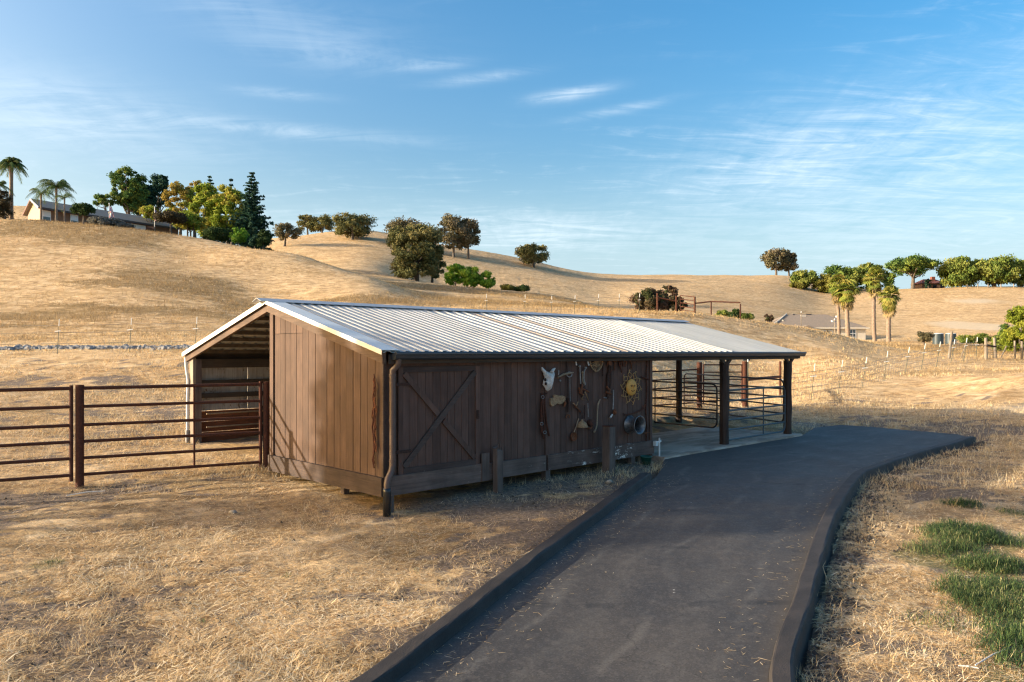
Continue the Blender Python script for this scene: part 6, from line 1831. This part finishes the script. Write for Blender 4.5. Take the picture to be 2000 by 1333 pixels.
def garden_trees():
    G = 'garden trees by the brown house'
    pxt(10, 430, 372, 34, 108, 'cypress', 'dark cypress cut off by the left edge of the picture', 'tree', 'olive', kind='column', base=428, n=2600, size=3.6, k=30, cr=.25, trunk=2, lean=-6)
    pxt(163, 434, 399, 44, 105, 'small_tree', 'small round bright green tree in front of the brown house', 'tree', 'hedge', base=421, n=2600, size=3.8, k=24, cr=.17, trunk=1.5, group=G)
    for px, w, top, lab, n in ((190, 46, 422, 'left part of the grey sage shrub bank before the house', 2200), (222, 52, 425, 'middle of the grey sage shrub bank before the house', 2400), (246, 36, 434, 'right end of the grey sage shrub bank before the house', 1600)):
        pxt(px, 449, top + 3, w * .9, 107.5, 'sage_shrub', lab, 'shrub', 'sage', base=446, n=n, size=3.4, k=24, cr=.17, trunk=.8, group='grey sage shrubs')
    pxt(252, 430, 329, 76, 140, 'pine_tree', 'tall dense pine behind the middle of the brown house roof', 'tree', 'pine', base=412, n=8000, size=4.4, k=70, cr=.12, trunk=5, group=G)
    pxt(272, 430, 352, 60, 143, 'pine_tree', 'darker pine pressed against the right side of the tall one', 'tree', 'cedar', base=420, n=5200, size=4.4, k=46, cr=.15, trunk=4, group=G)
    pxt(208, 420, 380, 50, 138, 'pine_tree', 'low open pine left of the tall dense pine', 'tree', 'pine', base=404, n=1300, size=3.6, k=22, cr=.12, trunk=2.4, group=G, lean=-4)
    pxt(310, 440, 338, 46, 146, 'pine_tree', 'feathery pine between the dense pines and the orange tree', 'tree', 'cedar', base=415, n=3400, size=4, k=34, cr=.15, trunk=4, group=G)
    pxt(296, 436, 402, 40, 128, 'round_bush', 'yellow green bush showing over the roof below the pines', 'bush', 'maple', base=432, n=1400, size=3.8, k=16, cr=.2, trunk=2, group=G)
    pxt(352, 452, 354, 68, 127, 'maple_tree', 'orange tinted tree right of the pines', 'tree', 'orange', base=448, n=6000, size=4.2, k=52, cr=.13, trunk=4, group=G)
    pxt(382, 455, 352, 46, 134, 'maple_tree', 'thin orange brown tree top behind the orange tinted tree', 'tree', 'orange', base=420, n=1800, size=3.8, k=24, cr=.14, trunk=3, group=G)
    pxt(402, 462, 358, 72, 121, 'maple_tree', 'bright yellow green tree in the middle of the garden row', 'tree', 'maple', base=462, n=8200, size=4.2, k=62, cr=.12, trunk=3, group=G, multi=2)
    pxt(448, 470, 362, 76, 119, 'maple_tree', 'yellow green and orange tree left of the dark conifer', 'tree', 'maple', base=470, n=8200, size=4.2, k=62, cr=.12, trunk=3, group=G, multi=2)
    pxt(372, 462, 415, 62, 112, 'maple_tree', 'low yellow tree with pale stems before the garden row', 'tree', 'maple', base=450, n=3200, size=4, k=34, cr=.14, trunk=2, group=G, multi=3)
    pxt(334, 452, 414, 66, 108, 'olive_shrub', 'wide olive brown tree in front of the right end of the house', 'tree', 'olive', kind='dome', base=434, n=4200, size=3.8, k=38, cr=.13, trunk=2.4, group=G)
    conifer(492, 474, 334, 78, 116, 'tall dark blue green conifer at the right end of the garden row', 17000)
    conifer(410, 455, 341, 40, 140, 'conifer tip rising behind the yellow green tree', 5000)
    conifer(451, 460, 345, 26, 132, 'thin conifer spire left of the tall dark conifer', 2600)
    pxt(425, 470, 444, 64, 108, 'hedge_shrub', 'dark low hedge below the yellow green trees', 'hedge', 'hedge', base=472, n=2200, size=3.6, k=26, cr=.15, trunk=1, group=G)
    pxt(466, 476, 444, 40, 107, 'hedge_shrub', 'bright green bush below the tall dark conifer', 'bush', 'bright', base=474, n=2000, size=3.6, k=22, cr=.17, trunk=1, group=G)
    pxt(514, 482, 450, 32, 106, 'hedge_shrub', 'olive green bush at the end of the garden right of the conifer', 'bush', 'hedge', base=482, n=1700, size=3.6, k=20, cr=.18, trunk=1, group=G)
    pxt(497, 480, 458, 26, 106, 'hedge_shrub', 'dark bush at the foot of the tall conifer', 'bush', 'cedar', base=480, n=1000, size=3.6, k=14, cr=.2, trunk=1, group=G)


def conifer(px, pb, pt, pw, d, label, n):
    SD[0] += 1; rng = np.random.default_rng(SD[0]); p = at(px, d); s = d / F
    h = CAMZ + (688 - pt) * s - p.z; w = pw * s
    o = thing('conifer', label, 'tree', p)
    C_ = []; R_ = []
    mb = MB(); mb.tube([(0, 0, -.4), (0, 0, h * .5), (0, 0, h * .97)], [.028 * w + .12, .1, .03], 6)
    nl = 26 if n > 3000 else 16
    for i in range(nl):
        f = (i + .5) / nl; z = h * (.06 + .93 * f); L = w / 2 * (1 - f) ** .72 * rng.uniform(.75, 1.25) + .15
        m = max(3, int(9 * (1 - f) + 3))
        for j in range(m):
            th = j * 6.283 / m + rng.uniform(-.4, .4) + i; l = L * rng.uniform(.7, 1.15); nb = 5
            mb.tube([(0, 0, z), (l * math.cos(th), l * math.sin(th), z + l * .04)], [.045, .015], 4, False)
            for q in range(1, nb + 1):
                u = q / nb * l; C_.append((u * math.cos(th), u * math.sin(th), z - .10 * u + .16 * u * (q / nb))); R_.append(.15 * L * (1.4 - q / nb * .8) + .20)
    mb.build('trunk', M['bark'], o)
    V, Fq, rn, cl = leafcloud(np.array(C_), np.array(R_), n, 3.6 * s, rng, flat=.5, shell=.2)
    np_mesh('crown', V, Fq, LM['cedar'], o, {'rnd': rn, 'clump': cl})


def feather_palm(px, pb, pc, pr, d, label, nf, tw, dens=1.0, seed=0, up=.7, skirt=False, leanx=0.0):
    """arching feather fronds: crown centre at pixel row pc, frond reach pr"""
    rng = np.random.default_rng(900 + seed); p = at(px, d); s = d / F
    zc = CAMZ + (688 - pc) * s - p.z; R = pr * s
    o = thing('feather_palm', label, 'palm tree', p, 0, 'feather palms beside the brown house')
    mb = MB(); mb.tube([(0, 0, -.4), (0, 0, zc * .3), (leanx * .3, 0, zc * .7), (leanx, 0, zc)], [tw * s * .5, tw * s * .4, tw * s * .36, tw * s * .42], 9); mb.build('trunk', M['palmbark'], o)
    for i in range(nf):
        th = i * 2.399 + rng.uniform(-.2, .2); e = rng.uniform(.15, 1.35) * up; l = R * rng.uniform(.85, 1.25)
        V = []; T = []; pts = []; n = 12
        for k in range(n + 1):
            u = k / n; r = l * (u * math.cos(e * .9)) ; z = l * (math.sin(e) * u * 1.15 - .95 * u * u * (1.15 - .3 * math.sin(e)))
            pts.append(np.array((leanx + r * math.cos(th), r * math.sin(th), zc + z)))
        side = np.array((-math.sin(th), math.cos(th), 0))
        for k in range(n):
            a, b = pts[k], pts[k + 1]; i0 = len(V); wd = .05
            V += [a - side * wd * .5, a + side * wd * .5, b + side * wd * .4, b - side * wd * .4]; T.append((i0, i0 + 1, i0 + 2, i0 + 3))
            for sg in (-1, 1):
                m = max(1, int(4 * dens))
                for q in range(m):
                    c = a + (b - a) * (q + .5) / m; ll = l * .26 * math.sin(math.pi * min(1, (k + 1.2) / (n + 1.5))) ** .7 * rng.uniform(.7, 1.2)
                    dr = side * sg * rng.uniform(.45, .9) + (b - a) / np.linalg.norm(b - a) * .35 + np.array((0, 0, -rng.uniform(.3, 1.1)))
                    dr /= np.linalg.norm(dr); w2 = (b - a) / np.linalg.norm(b - a) * (.055 * dens ** .3); i0 = len(V)
                    V += [c - w2 * .5, c + w2 * .5, c + dr * ll + w2 * .2, c + dr * ll - w2 * .1]; T.append((i0, i0 + 1, i0 + 2, i0 + 3))
        V = np.array(V); c1 = rng.random()
        np_mesh('frond', V, np.array(T), LM['frond'], o, {'rnd': np.full(len(V), np.clip(c1 + rng.normal(0, .15), 0, 1)), 'clump': np.full(len(V), rng.random())})
    return o


def fan_palm(px, pb, pc, pr, pskirt, d, label, tw, seed):
    rng = np.random.default_rng(700 + seed); p = at(px, d); s = d / F
    zc = CAMZ + (688 - pc) * s - p.z; R = pr * s; zs = CAMZ + (688 - pskirt) * s - p.z
    o = thing('fan_palm', label, 'palm tree', p, 0, 'fan palms by the tan roofed house')
    mb = MB(); pts = []; rr = []
    for i in range(24):
        z = -.4 + (zc + .4) * i / 23; pts.append((0.12 * math.sin(z * .4 + seed), 0, z)); rr.append(tw * s * .5 * (1.12 if i % 2 else .92) * (1.1 - .15 * i / 23))
    mb.tube(pts, rr, 9); mb.build('trunk', M['palmbark'], o)

    def fans(n, e0, e1, z0, z1, leaf, name, sz, ring=1.0):
        for i in range(n):
            th = i * 2.399 + rng.uniform(-.3, .3); e = rng.uniform(e0, e1); st = R * rng.uniform(.30, .55) * ring
            dr = np.array((math.cos(th) * math.cos(e), math.sin(th) * math.cos(e), math.sin(e)))
            c = np.array((0, 0, rng.uniform(z0, z1))); h = c + dr * st
            side = np.array((-math.sin(th), math.cos(th), 0)); up = np.cross(dr, side)
            V = [c - side * .03, c + side * .03, h + side * .03, h - side * .03]; T = [(0, 1, 2, 3)]
            m = 13; L = R * sz * rng.uniform(.8, 1.1)
            for q in range(m):
                a = (q - (m - 1) / 2) / ((m - 1) / 2) * 1.35
                dd = dr * math.cos(a) + side * math.sin(a) + np.array((0, 0, -.28 * (1 if e > -.6 else .1))) + up * rng.normal(0, .08)
                tip = h + dd * L * (1 - .12 * abs(a)) ; md = h + dd * L * .55 + np.array((0, 0, .06 * L)); wv = np.cross(dd, up); wv = wv / (np.linalg.norm(wv) + 1e-9) * L * .085
                i0 = len(V); V += [h - wv * .3, h + wv * .3, md + wv, md - wv, tip + np.array((0, 0, -.12 * L)), tip + np.array((0, 0, -.12 * L)) + wv * .1]
                T += [(i0, i0 + 1, i0 + 2, i0 + 3), (i0 + 3, i0 + 2, i0 + 5, i0 + 4)]
            V = np.array(V); np_mesh(name, V, np.array(T), LM[leaf], o, {'rnd': np.full(len(V), rng.random()), 'clump': np.full(len(V), rng.random())})
    fans(46, -.5, 1.45, zc - .2, zc + .2, 'fan', 'fan_leaf', .62)
    fans(26, -1.3, -.5, zc - .9, zc - .1, 'fan', 'fan_leaf', .55, .8)
    fans(18, -1.45, -.9, max(zs + .4, zc - 1.9), zc - .6, 'skirt', 'dry_leaf', .6, .55)


def palms():
    feather_palm(22, 427, 322, 30, 110, 'tallest feather palm with thick crown at the left edge', 44, 9, 1.3, 1, 1.0)
    feather_palm(-2, 427, 362, 24, 108, 'short feather palm half cut by the left edge', 16, 5, 1, 2, .9)
    feather_palm(80, 431, 378, 34, 112, 'thin feather palm with wide drooping fronds before the house gable', 10, 4.5, .8, 3, .8)
    feather_palm(110, 432, 366, 42, 111, 'full feather palm between two thinner palms before the house', 30, 5.5, .9, 4, 1.05)
    feather_palm(126, 434, 388, 27, 109, 'small sparse feather palm right of the full one', 8, 3.5, .7, 5, .95)
    fan_palm(1637, 650, 553, 25, 590, 112, 'left fan palm with thick trunk and shaggy crown', 6, 1)
    fan_palm(1655, 652, 566, 25, 608, 110, 'fan palm crowded against the right side of the left one', 8, 2)
    fan_palm(1708, 660, 543, 25, 577, 116, 'tall fan palm standing in the middle of the group', 7, 3)
    fan_palm(1737, 664, 579, 25, 612, 108, 'shortest fan palm at the right of the group', 8, 4)


hill_trees(); garden_trees(); palms()


# ------------------------------------------------------------------ houses
def ranch_house():
    """long brown house on the left hill"""
    def q(px, py, d): return Vector(((px - 1000) / F * d, d, CAMZ + (688 - py) / F * d))
    a = q(80, 432, 116); a.z = 0
    ang = math.radians(45); L = 20.6; za = H(a.x, a.y)
    zL, zR = q(80, 405, 116).z, q(345, 446, 130.5).z
    o = thing('ranch_house', 'long low brown house with grey shingle roof on the left hill', 'house', (a.x, a.y, za), ang)

    def tpx(px):
        r = (px - 1000) / F; return (r * a.y - a.x) / (math.cos(ang) - r * math.sin(ang))
    D = 8.0; OV = .7
    dz = lambda t: (zL - za) + (zR - zL) * t / L
    fz = lambda t: dz(t) - 2.75
    def slab(t0, t1, y0, y1, h0, h1, name, mat, par=None, label=None):
        mb = MB(); mb.hexa([(t0, y0, dz(t0) + h0), (t1, y0, dz(t1) + h0), (t1, y1, dz(t1) + h0), (t0, y1, dz(t0) + h0), (t0, y0, dz(t0) + h1), (t1, y0, dz(t1) + h1), (t1, y1, dz(t1) + h1), (t0, y1, dz(t0) + h1)])
        return mb.build(name, mat, par or o, label)
    slab(0, L, 0, .2, -3.6, 0, 'front_wall', M['stucco'])
    slab(0, L, D - .2, D, -3.6, 0, 'rear_wall', M['stucco'])
    slab(L - .2, L - .002, .202, D - .202, -3.6, 0, 'end_wall', M['stucco'])
    slab(.002, .2, .202, D - .202, -3.6, 0, 'end_wall', M['stuccolit'])
    rh = 1.6
    for t in (.0, L - .2):
        mb = MB(); mb.prism([(t, 0, dz(t)), (t, D, dz(t)), (t, D / 2, dz(t) + rh)], (.2, 0, 0)); mb.build('gable_wall', M['stuccolit'], o)
    for sgn, y0, y1 in ((0, -OV, D / 2), (1, D + OV, D / 2)):
        mb = MB(); e = -rh * OV / (D / 2)
        mb.hexa([(-.5, y0, dz(-.5) + e + .03), (L + .5, y0, dz(L + .5) + e + .03), (L + .5, y1, dz(L + .5) + rh + .03), (-.5, y1, dz(-.5) + rh + .03), (-.5, y0, dz(-.5) + e + .2), (L + .5, y0, dz(L + .5) + e + .2), (L + .5, y1, dz(L + .5) + rh + .2), (-.5, y1, dz(-.5) + rh + .2)])
        mb.build('roof', M['shingle'], o)
    slab(-.5, L + .5, -OV - .04, -OV - .005, -rh * OV / (D / 2) - .12, -rh * OV / (D / 2) + .17, 'fascia', M['fascia'])
    for y0, y1, m in ((-OV, D / 2, 'winwhite'), (D + OV, D / 2, 'redtrim')):
        e = -rh * OV / (D / 2); z0 = dz(-.5)
        mb = MB(); mb.hexa([(-.56, y0, z0 + e - .12), (-.505, y0, z0 + e - .12), (-.505, y1, z0 + rh - .12), (-.56, y1, z0 + rh - .12), (-.56, y0, z0 + e + .2), (-.505, y0, z0 + e + .2), (-.505, y1, z0 + rh + .2), (-.56, y1, z0 + rh + .2)]); mb.build('rake_trim', M[m], o)
    slab(-.012, .25, -.012, -.002, -3.4, -.35, 'corner_trim', M['winwhite'])
    def win(px, w, h, drop, kind):
        t = tpx(px)
        fr = slab(t - w / 2 - .1, t + w / 2 + .1, -.06, -.005, drop - h - .1, drop + .1, 'window', M['winwhite'])
        if kind == 'sash':
            slab(t - w / 2, t + w / 2, -.075, -.061, drop - h * .5, drop, 'blind', M['blind'], fr)
            slab(t - w / 2, t + w / 2, -.075, -.061, drop - h, drop - h * .55, 'pane', M['glass'], fr)
        elif kind == 'pair':
            for s in (-1, 1):
                slab(t + s * w * .26 - w * .21, t + s * w * .26 + w * .21, -.075, -.061, drop - h * .55, drop, 'blind', M['blind'], fr)
                slab(t + s * w * .26 - w * .21, t + s * w * .26 + w * .21, -.075, -.061, drop - h, drop - h * .6, 'pane', M['glass'], fr)
        else:
            slab(t - w / 2, t + w / 2, -.075, -.061, drop - h, drop, 'pane', M['blind'], fr)
    win(91, .95, 1.55, -.5, 'sash'); win(145, .9, 1.5, -.5, 'sash'); win(197, .9, .8, -.4, 'plain')
    win(265, 2.9, 1.6, -.55, 'pair'); win(336, 1.25, 1.1, -1.5, 'plain')
    # flags on poles
    for px, d, pt, lab in ((213.5, 108, 398, 'red and white striped flag on a pole before the middle of the house'), (302, 109, 405, 'red and white striped flag on a pole before the right end of the house')):
        p = at(px, d); s = d / F; h = CAMZ + (688 - pt) * s - p.z
        f = thing('flag_pole', lab, 'flag', p); mb = MB(); mb.tube([(0, 0, -.3), (0, 0, h)], .05, 6); mb.build('pole', M['white'], f)
        mb = MB(); mb.ball((0, 0, h), .1, 6, 4); mb.build('finial', M['white'], f)
        n = 9; z1 = h - .5
        for i in range(7):
            mb = MB(); w0 = .0 + .095 * i; V = []
            for k in range(n):
                z = z1 - k / (n - 1) * 1.5; sp = .45 + .55 * k / (n - 1)
                for e in (w0, w0 + .095):
                    V.append((.05 + e * sp, .08 * math.sin(e * 9 + k * .5), z))
            mb.add(V, [(k * 2, k * 2 + 1, k * 2 + 3, k * 2 + 2) for k in range(n - 1)], True); mb.build('stripe', M['flagred'] if i % 2 == 0 else M['white'], f)
        mb = MB(); V = [(.04, -.10, z1), (.04 + .22, -.11, z1), (.04 + .26, -.11, z1 - .55), (.04, -.10, z1 - .55)]; mb.prism(V, (0, .01, 0)); mb.build('canton', M['flagblue'], f)
    # garden chairs blur before the house
    for i, (px, d) in enumerate(((292, 108.5), (307, 108.3))):
        p = at(px, d); f = thing('garden_bench', ('dark garden bench before the house left of the right flag', 'dark low garden table under the right flag')[i], 'bench', p)
        mb = MB(); mb.box(-.6, .6, -.25, .25, .40, .46); mb.build('seat', M['iron'], f)
        if i == 0: mb = MB(); mb.box(-.6, .6, .2, .26, .47, .95); mb.build('backrest', M['iron'], f)
        for x in (-.55, .5):
            mb = MB(); mb.box(x, x + .06, -.2, .2, 0, .40); mb.build('leg', M['iron'], f)


M['flagred'] = plain('flag_red', (0.42, 0.06, 0.07), .8, var=.1)
M['flagblue'] = plain('flag_blue', (0.05, 0.06, 0.18), .8, var=.1)


def hill_house():
    """tan hip roofed house low on the right"""
    d = 128.0
    def q(px, py, dd=d): return Vector(((px - 1000) / F * dd, dd, CAMZ + (688 - py) / F * dd))
    a = q(1508, 640); b = q(1698, 642); L = b.x - a.x; D = 11.0; zE = q(1600, 640).z; zR = q(1600, 608).z - .3
    zg = H((a.x + b.x) / 2, d) - .6
    o = thing('tan_roofed_house', 'cream house with tan hip roof half hidden by the grassy rise', 'house', (a.x, d, zg))
    h = zE - zg; r = zR - zg
    x0, x1 = .3, L - .6
    mb = MB(); mb.box(x0, x1, .5, .7, 0, h - .05); mb.build('front_wall', M['cream'], o)
    mb = MB(); mb.box(x1 + .002, x1 + .2, .5, D - .5, 0, h - .05); mb.build('end_wall', M['cream'], o)
    mb = MB(); mb.box(x0 - .2, x0 - .002, .5, D - .5, 0, h - .05); mb.build('end_wall', M['cream'], o)
    mb = MB(); mb.box(x0, x1, D - .7, D - .5, 0, h - .05); mb.build('rear_wall', M['cream'], o)
    mb = MB(); yc = D / 2; rx0, rx1 = (1560 - 1508) / 190 * L * .98, (1640 - 1508) / 190 * L
    V = [(-.4, 0, h), (L, 0, h), (L, D, h), (-.4, D, h), (rx0, yc, r), (rx1, yc, r)]
    V2 = [(x, y, z - .18) for x, y, z in V[:4]]
    mb.add(V + V2, [(0, 1, 5, 4), (1, 2, 5), (2, 3, 4, 5), (3, 0, 4), (0, 6, 7, 1), (1, 7, 8, 2), (2, 8, 9, 3), (3, 9, 6, 0), (6, 9, 8, 7)]); mb.build('roof', M['tanroof'], o)
    mb = MB(); mb.box(-.42, L + .02, -.03, -.003, h - .22, h + .02); mb.build('gutter', M['cream'], o)
    # small entry gable
    mb = MB(); gx = (1576 - 1508) / 190 * L; mb.add([(gx - 1.4, -.6, h - .05), (gx + 1.6, -.6, h - .45), (gx, -.6, h + .35), (gx - 1.4, 2, h - .05), (gx + 1.6, 2, h - .45), (gx, 2.4, h + .5)], [(0, 1, 2), (0, 2, 5, 3), (2, 1, 4, 5)]); mb.build('porch_roof', M['tanroof'], o)
    s = L / 190
    for c, w, hh, dr, n in ((1603, 9, .75, .55, 2), (1614, 9, .75, .55, 2), (1623, 9, .75, .55, 2), (1665, 17, 1.9, .35, 3)):
        t0 = (c - w / 2 - 1508) * s; t1 = (c + w / 2 - 1508) * s
        mb = MB(); mb.box(t0 - .08, t1 + .08, .44, .497, h - dr - hh - .1, h - dr + .08); fr = mb.build('window', M['winwhite'], o)
        for k in range(n):
            for j in range(1 if hh < 1 else 3):
                u0 = t0 + (t1 - t0) * k / n + .05; u1 = t0 + (t1 - t0) * (k + 1) / n - .05; zz = h - dr - hh + hh / (1 if hh < 1 else 3) * j; mb = MB(); mb.box(u0, u1, .425, .438, zz + .04, zz + hh / (1 if hh < 1 else 3) - .05); mb.build('pane', M['glass'], fr)
    for px, yy, hh, w, nm, m in ((1637, 2.2, .5, .28, 'chimney', 'winwhite'), (1659, 4.8, .1, .3, 'vent', 'winwhite'), (1590, 4.6, .3, .9, 'vent', 'cream'), (1604, 5.3, .3, .9, 'vent', 'fascia'), (1573, 5.2, .35, .25, 'vent', 'fascia'), (1540, 2.6, .4, .2, 'vent', 'cream')):
        t = (px - 1508) * s; zz = h + (r - h) * min(1, yy / yc); mb = MB(); mb.box(t - w / 2, t + w / 2, yy, yy + .35, zz - .3, zz + hh * .6); mb.build(nm, M[m], o)
    mb = MB(); mb.tube([(-.45, -.02, h + .1), (rx0 * .5, yc * .5, h + (r - h) * .5 + .12), (rx0, yc, r + .1)], .12, 5); mb.build('hip_flashing', M['cream'], o)
    for px, top, lab in ((1565, 610, 'slim light pole before the left half of the tan roof'), (1630, 624, 'slim light pole before the right half of the tan roof')):
        p = at(px, 100); z = CAMZ + (688 - top) / F * 100 - p.z; f = thing('light_pole', lab, 'pole', p); mb = MB(); mb.tube([(0, 0, -.5), (0, 0, z)], .05, 6); mb.build('pole', M['fencewood'], f); mb = MB(); mb.ball((0, 0, z), .09, 8, 6); mb.build('lamp', M['white'], f)
    # far house behind the ridge, red roof
    p = at(1825, 246); f = thing('far_house', 'small red roofed house peeping over the ridge right of the umbrella pine', 'house', p)
    mb = MB(); mb.box(-4, 3.6, 0, 6, -1, 2.0); mb.build('wall', M['stucco'], f)
    mb = MB(); mb.add([(-4.6, -.5, 2), (4.2, -.5, 2), (4.2, 6.5, 2), (-4.6, 6.5, 2), (-2, 3, 3.6), (1.8, 3, 3.6)], [(0, 1, 5, 4), (1, 2, 5), (2, 3, 4, 5), (3, 0, 4), (3, 2, 1, 0)]); mb.build('roof', M['redroof'], f)
    mb = MB(); mb.box(0, 1.1, 1.5, 2.6, 2.6, 4.3); mb.build('chimney', M['redroof'], f)
    for x in (-3, -.5, 1.9):
        mb = MB(); mb.box(x, x + 1.1, -.05, -.005, .4, 1.5); mb.build('window', M['glass'], f)
    # tanks
    for px, dd, lab in ((1832, 96, 'left dark green water tank with pale lid'), (1857, 98, 'right dark water tank behind the thick leaning post')):
        p = at(px, dd); sc_ = dd / F; R = 9.6 * sc_; hh = CAMZ + (688 - 651) * sc_ - p.z
        f = thing('water_tank', lab, 'tank', p); mb = MB(); mb.lathe((0, 0, -.3), (0, 0, 1), [(0, 0), (0, R)] + [(.3 + hh * k / 10, R * (1.02 if k % 2 else .99)) for k in range(10)] + [(.3 + hh * .93, R)], 20); mb.build('shell', M['tank'], f)
        mb = MB(); mb.lathe((0, 0, hh * .93), (0, 0, 1), [(0, R * 1.01), (hh * .04, R * .9), (hh * .07, R * .3), (hh * .08, 0)], 20); mb.build('lid', M['whitepipe'], f)


M['redroof'] = plain('red_tile', (0.22, 0.075, 0.05), .85, var=.2)
ranch_house(); hill_house()


# ------------------------------------------------------------------ rock lined ditch on the left
def rocks():
    rng = np.random.default_rng(4)
    V = []; T = []
    tpl = np.array([(math.sin(a) * math.cos(b), math.sin(a) * math.sin(b), math.cos(a)) for a, m in ((0.01, 1), (.9, 5), (1.7, 6)) for b in [k * 6.283 / m for k in range(m)]])
    from itertools import combinations
    for i in range(1500):
        px = rng.uniform(-260, 560); d = 33.6 + rng.normal(0, .32) + .3 * math.sin(px / 60)
        x = (px - 1000) / F * d; z = H(x, d); s = rng.uniform(.04, .13) * (1 if rng.random() < .8 else 1.5)
        q = tpl * rng.uniform(.75, 1.2, (12, 1)) * s * np.array([1, .9, .75]); th = rng.random() * 6.28
        q = np.stack([q[:, 0] * math.cos(th) - q[:, 1] * math.sin(th), q[:, 0] * math.sin(th) + q[:, 1] * math.cos(th), q[:, 2]], 1) + (x, d, z + .02)
        b = len(V); V += list(q)
        T += [(b, b + 1 + k, b + 1 + (k + 1) % 5) for k in range(5)]
        for k in range(6): T += [(b + 6 + k, b + 6 + (k + 1) % 6, b + 1 + (k * 5 // 6 + 1) % 5), (b + 6 + k, b + 1 + (k * 5 // 6 + 1) % 5, b + 1 + (k * 5 // 6) % 5)]
    tag(np_mesh('ditch_rocks', np.array(V), np.array(T), M['rock'], kind='stuff'), 'band of grey riprap rocks lying along the slope left of the barn', 'rocks')


rocks()


# ------------------------------------------------------------------ trees that stand left of the picture and shade the yard
def yard_tree():
    tree('yard_oak', 'slender oak with a high crown standing left of the yard', 'tree', (-26, 6.3, H(-26, 6.3)), 9.1, 3.9, 'oak', kind='round', base=5.5, n=1800, size=.28, k=16, cr=.2, trunk=.16)


yard_tree()
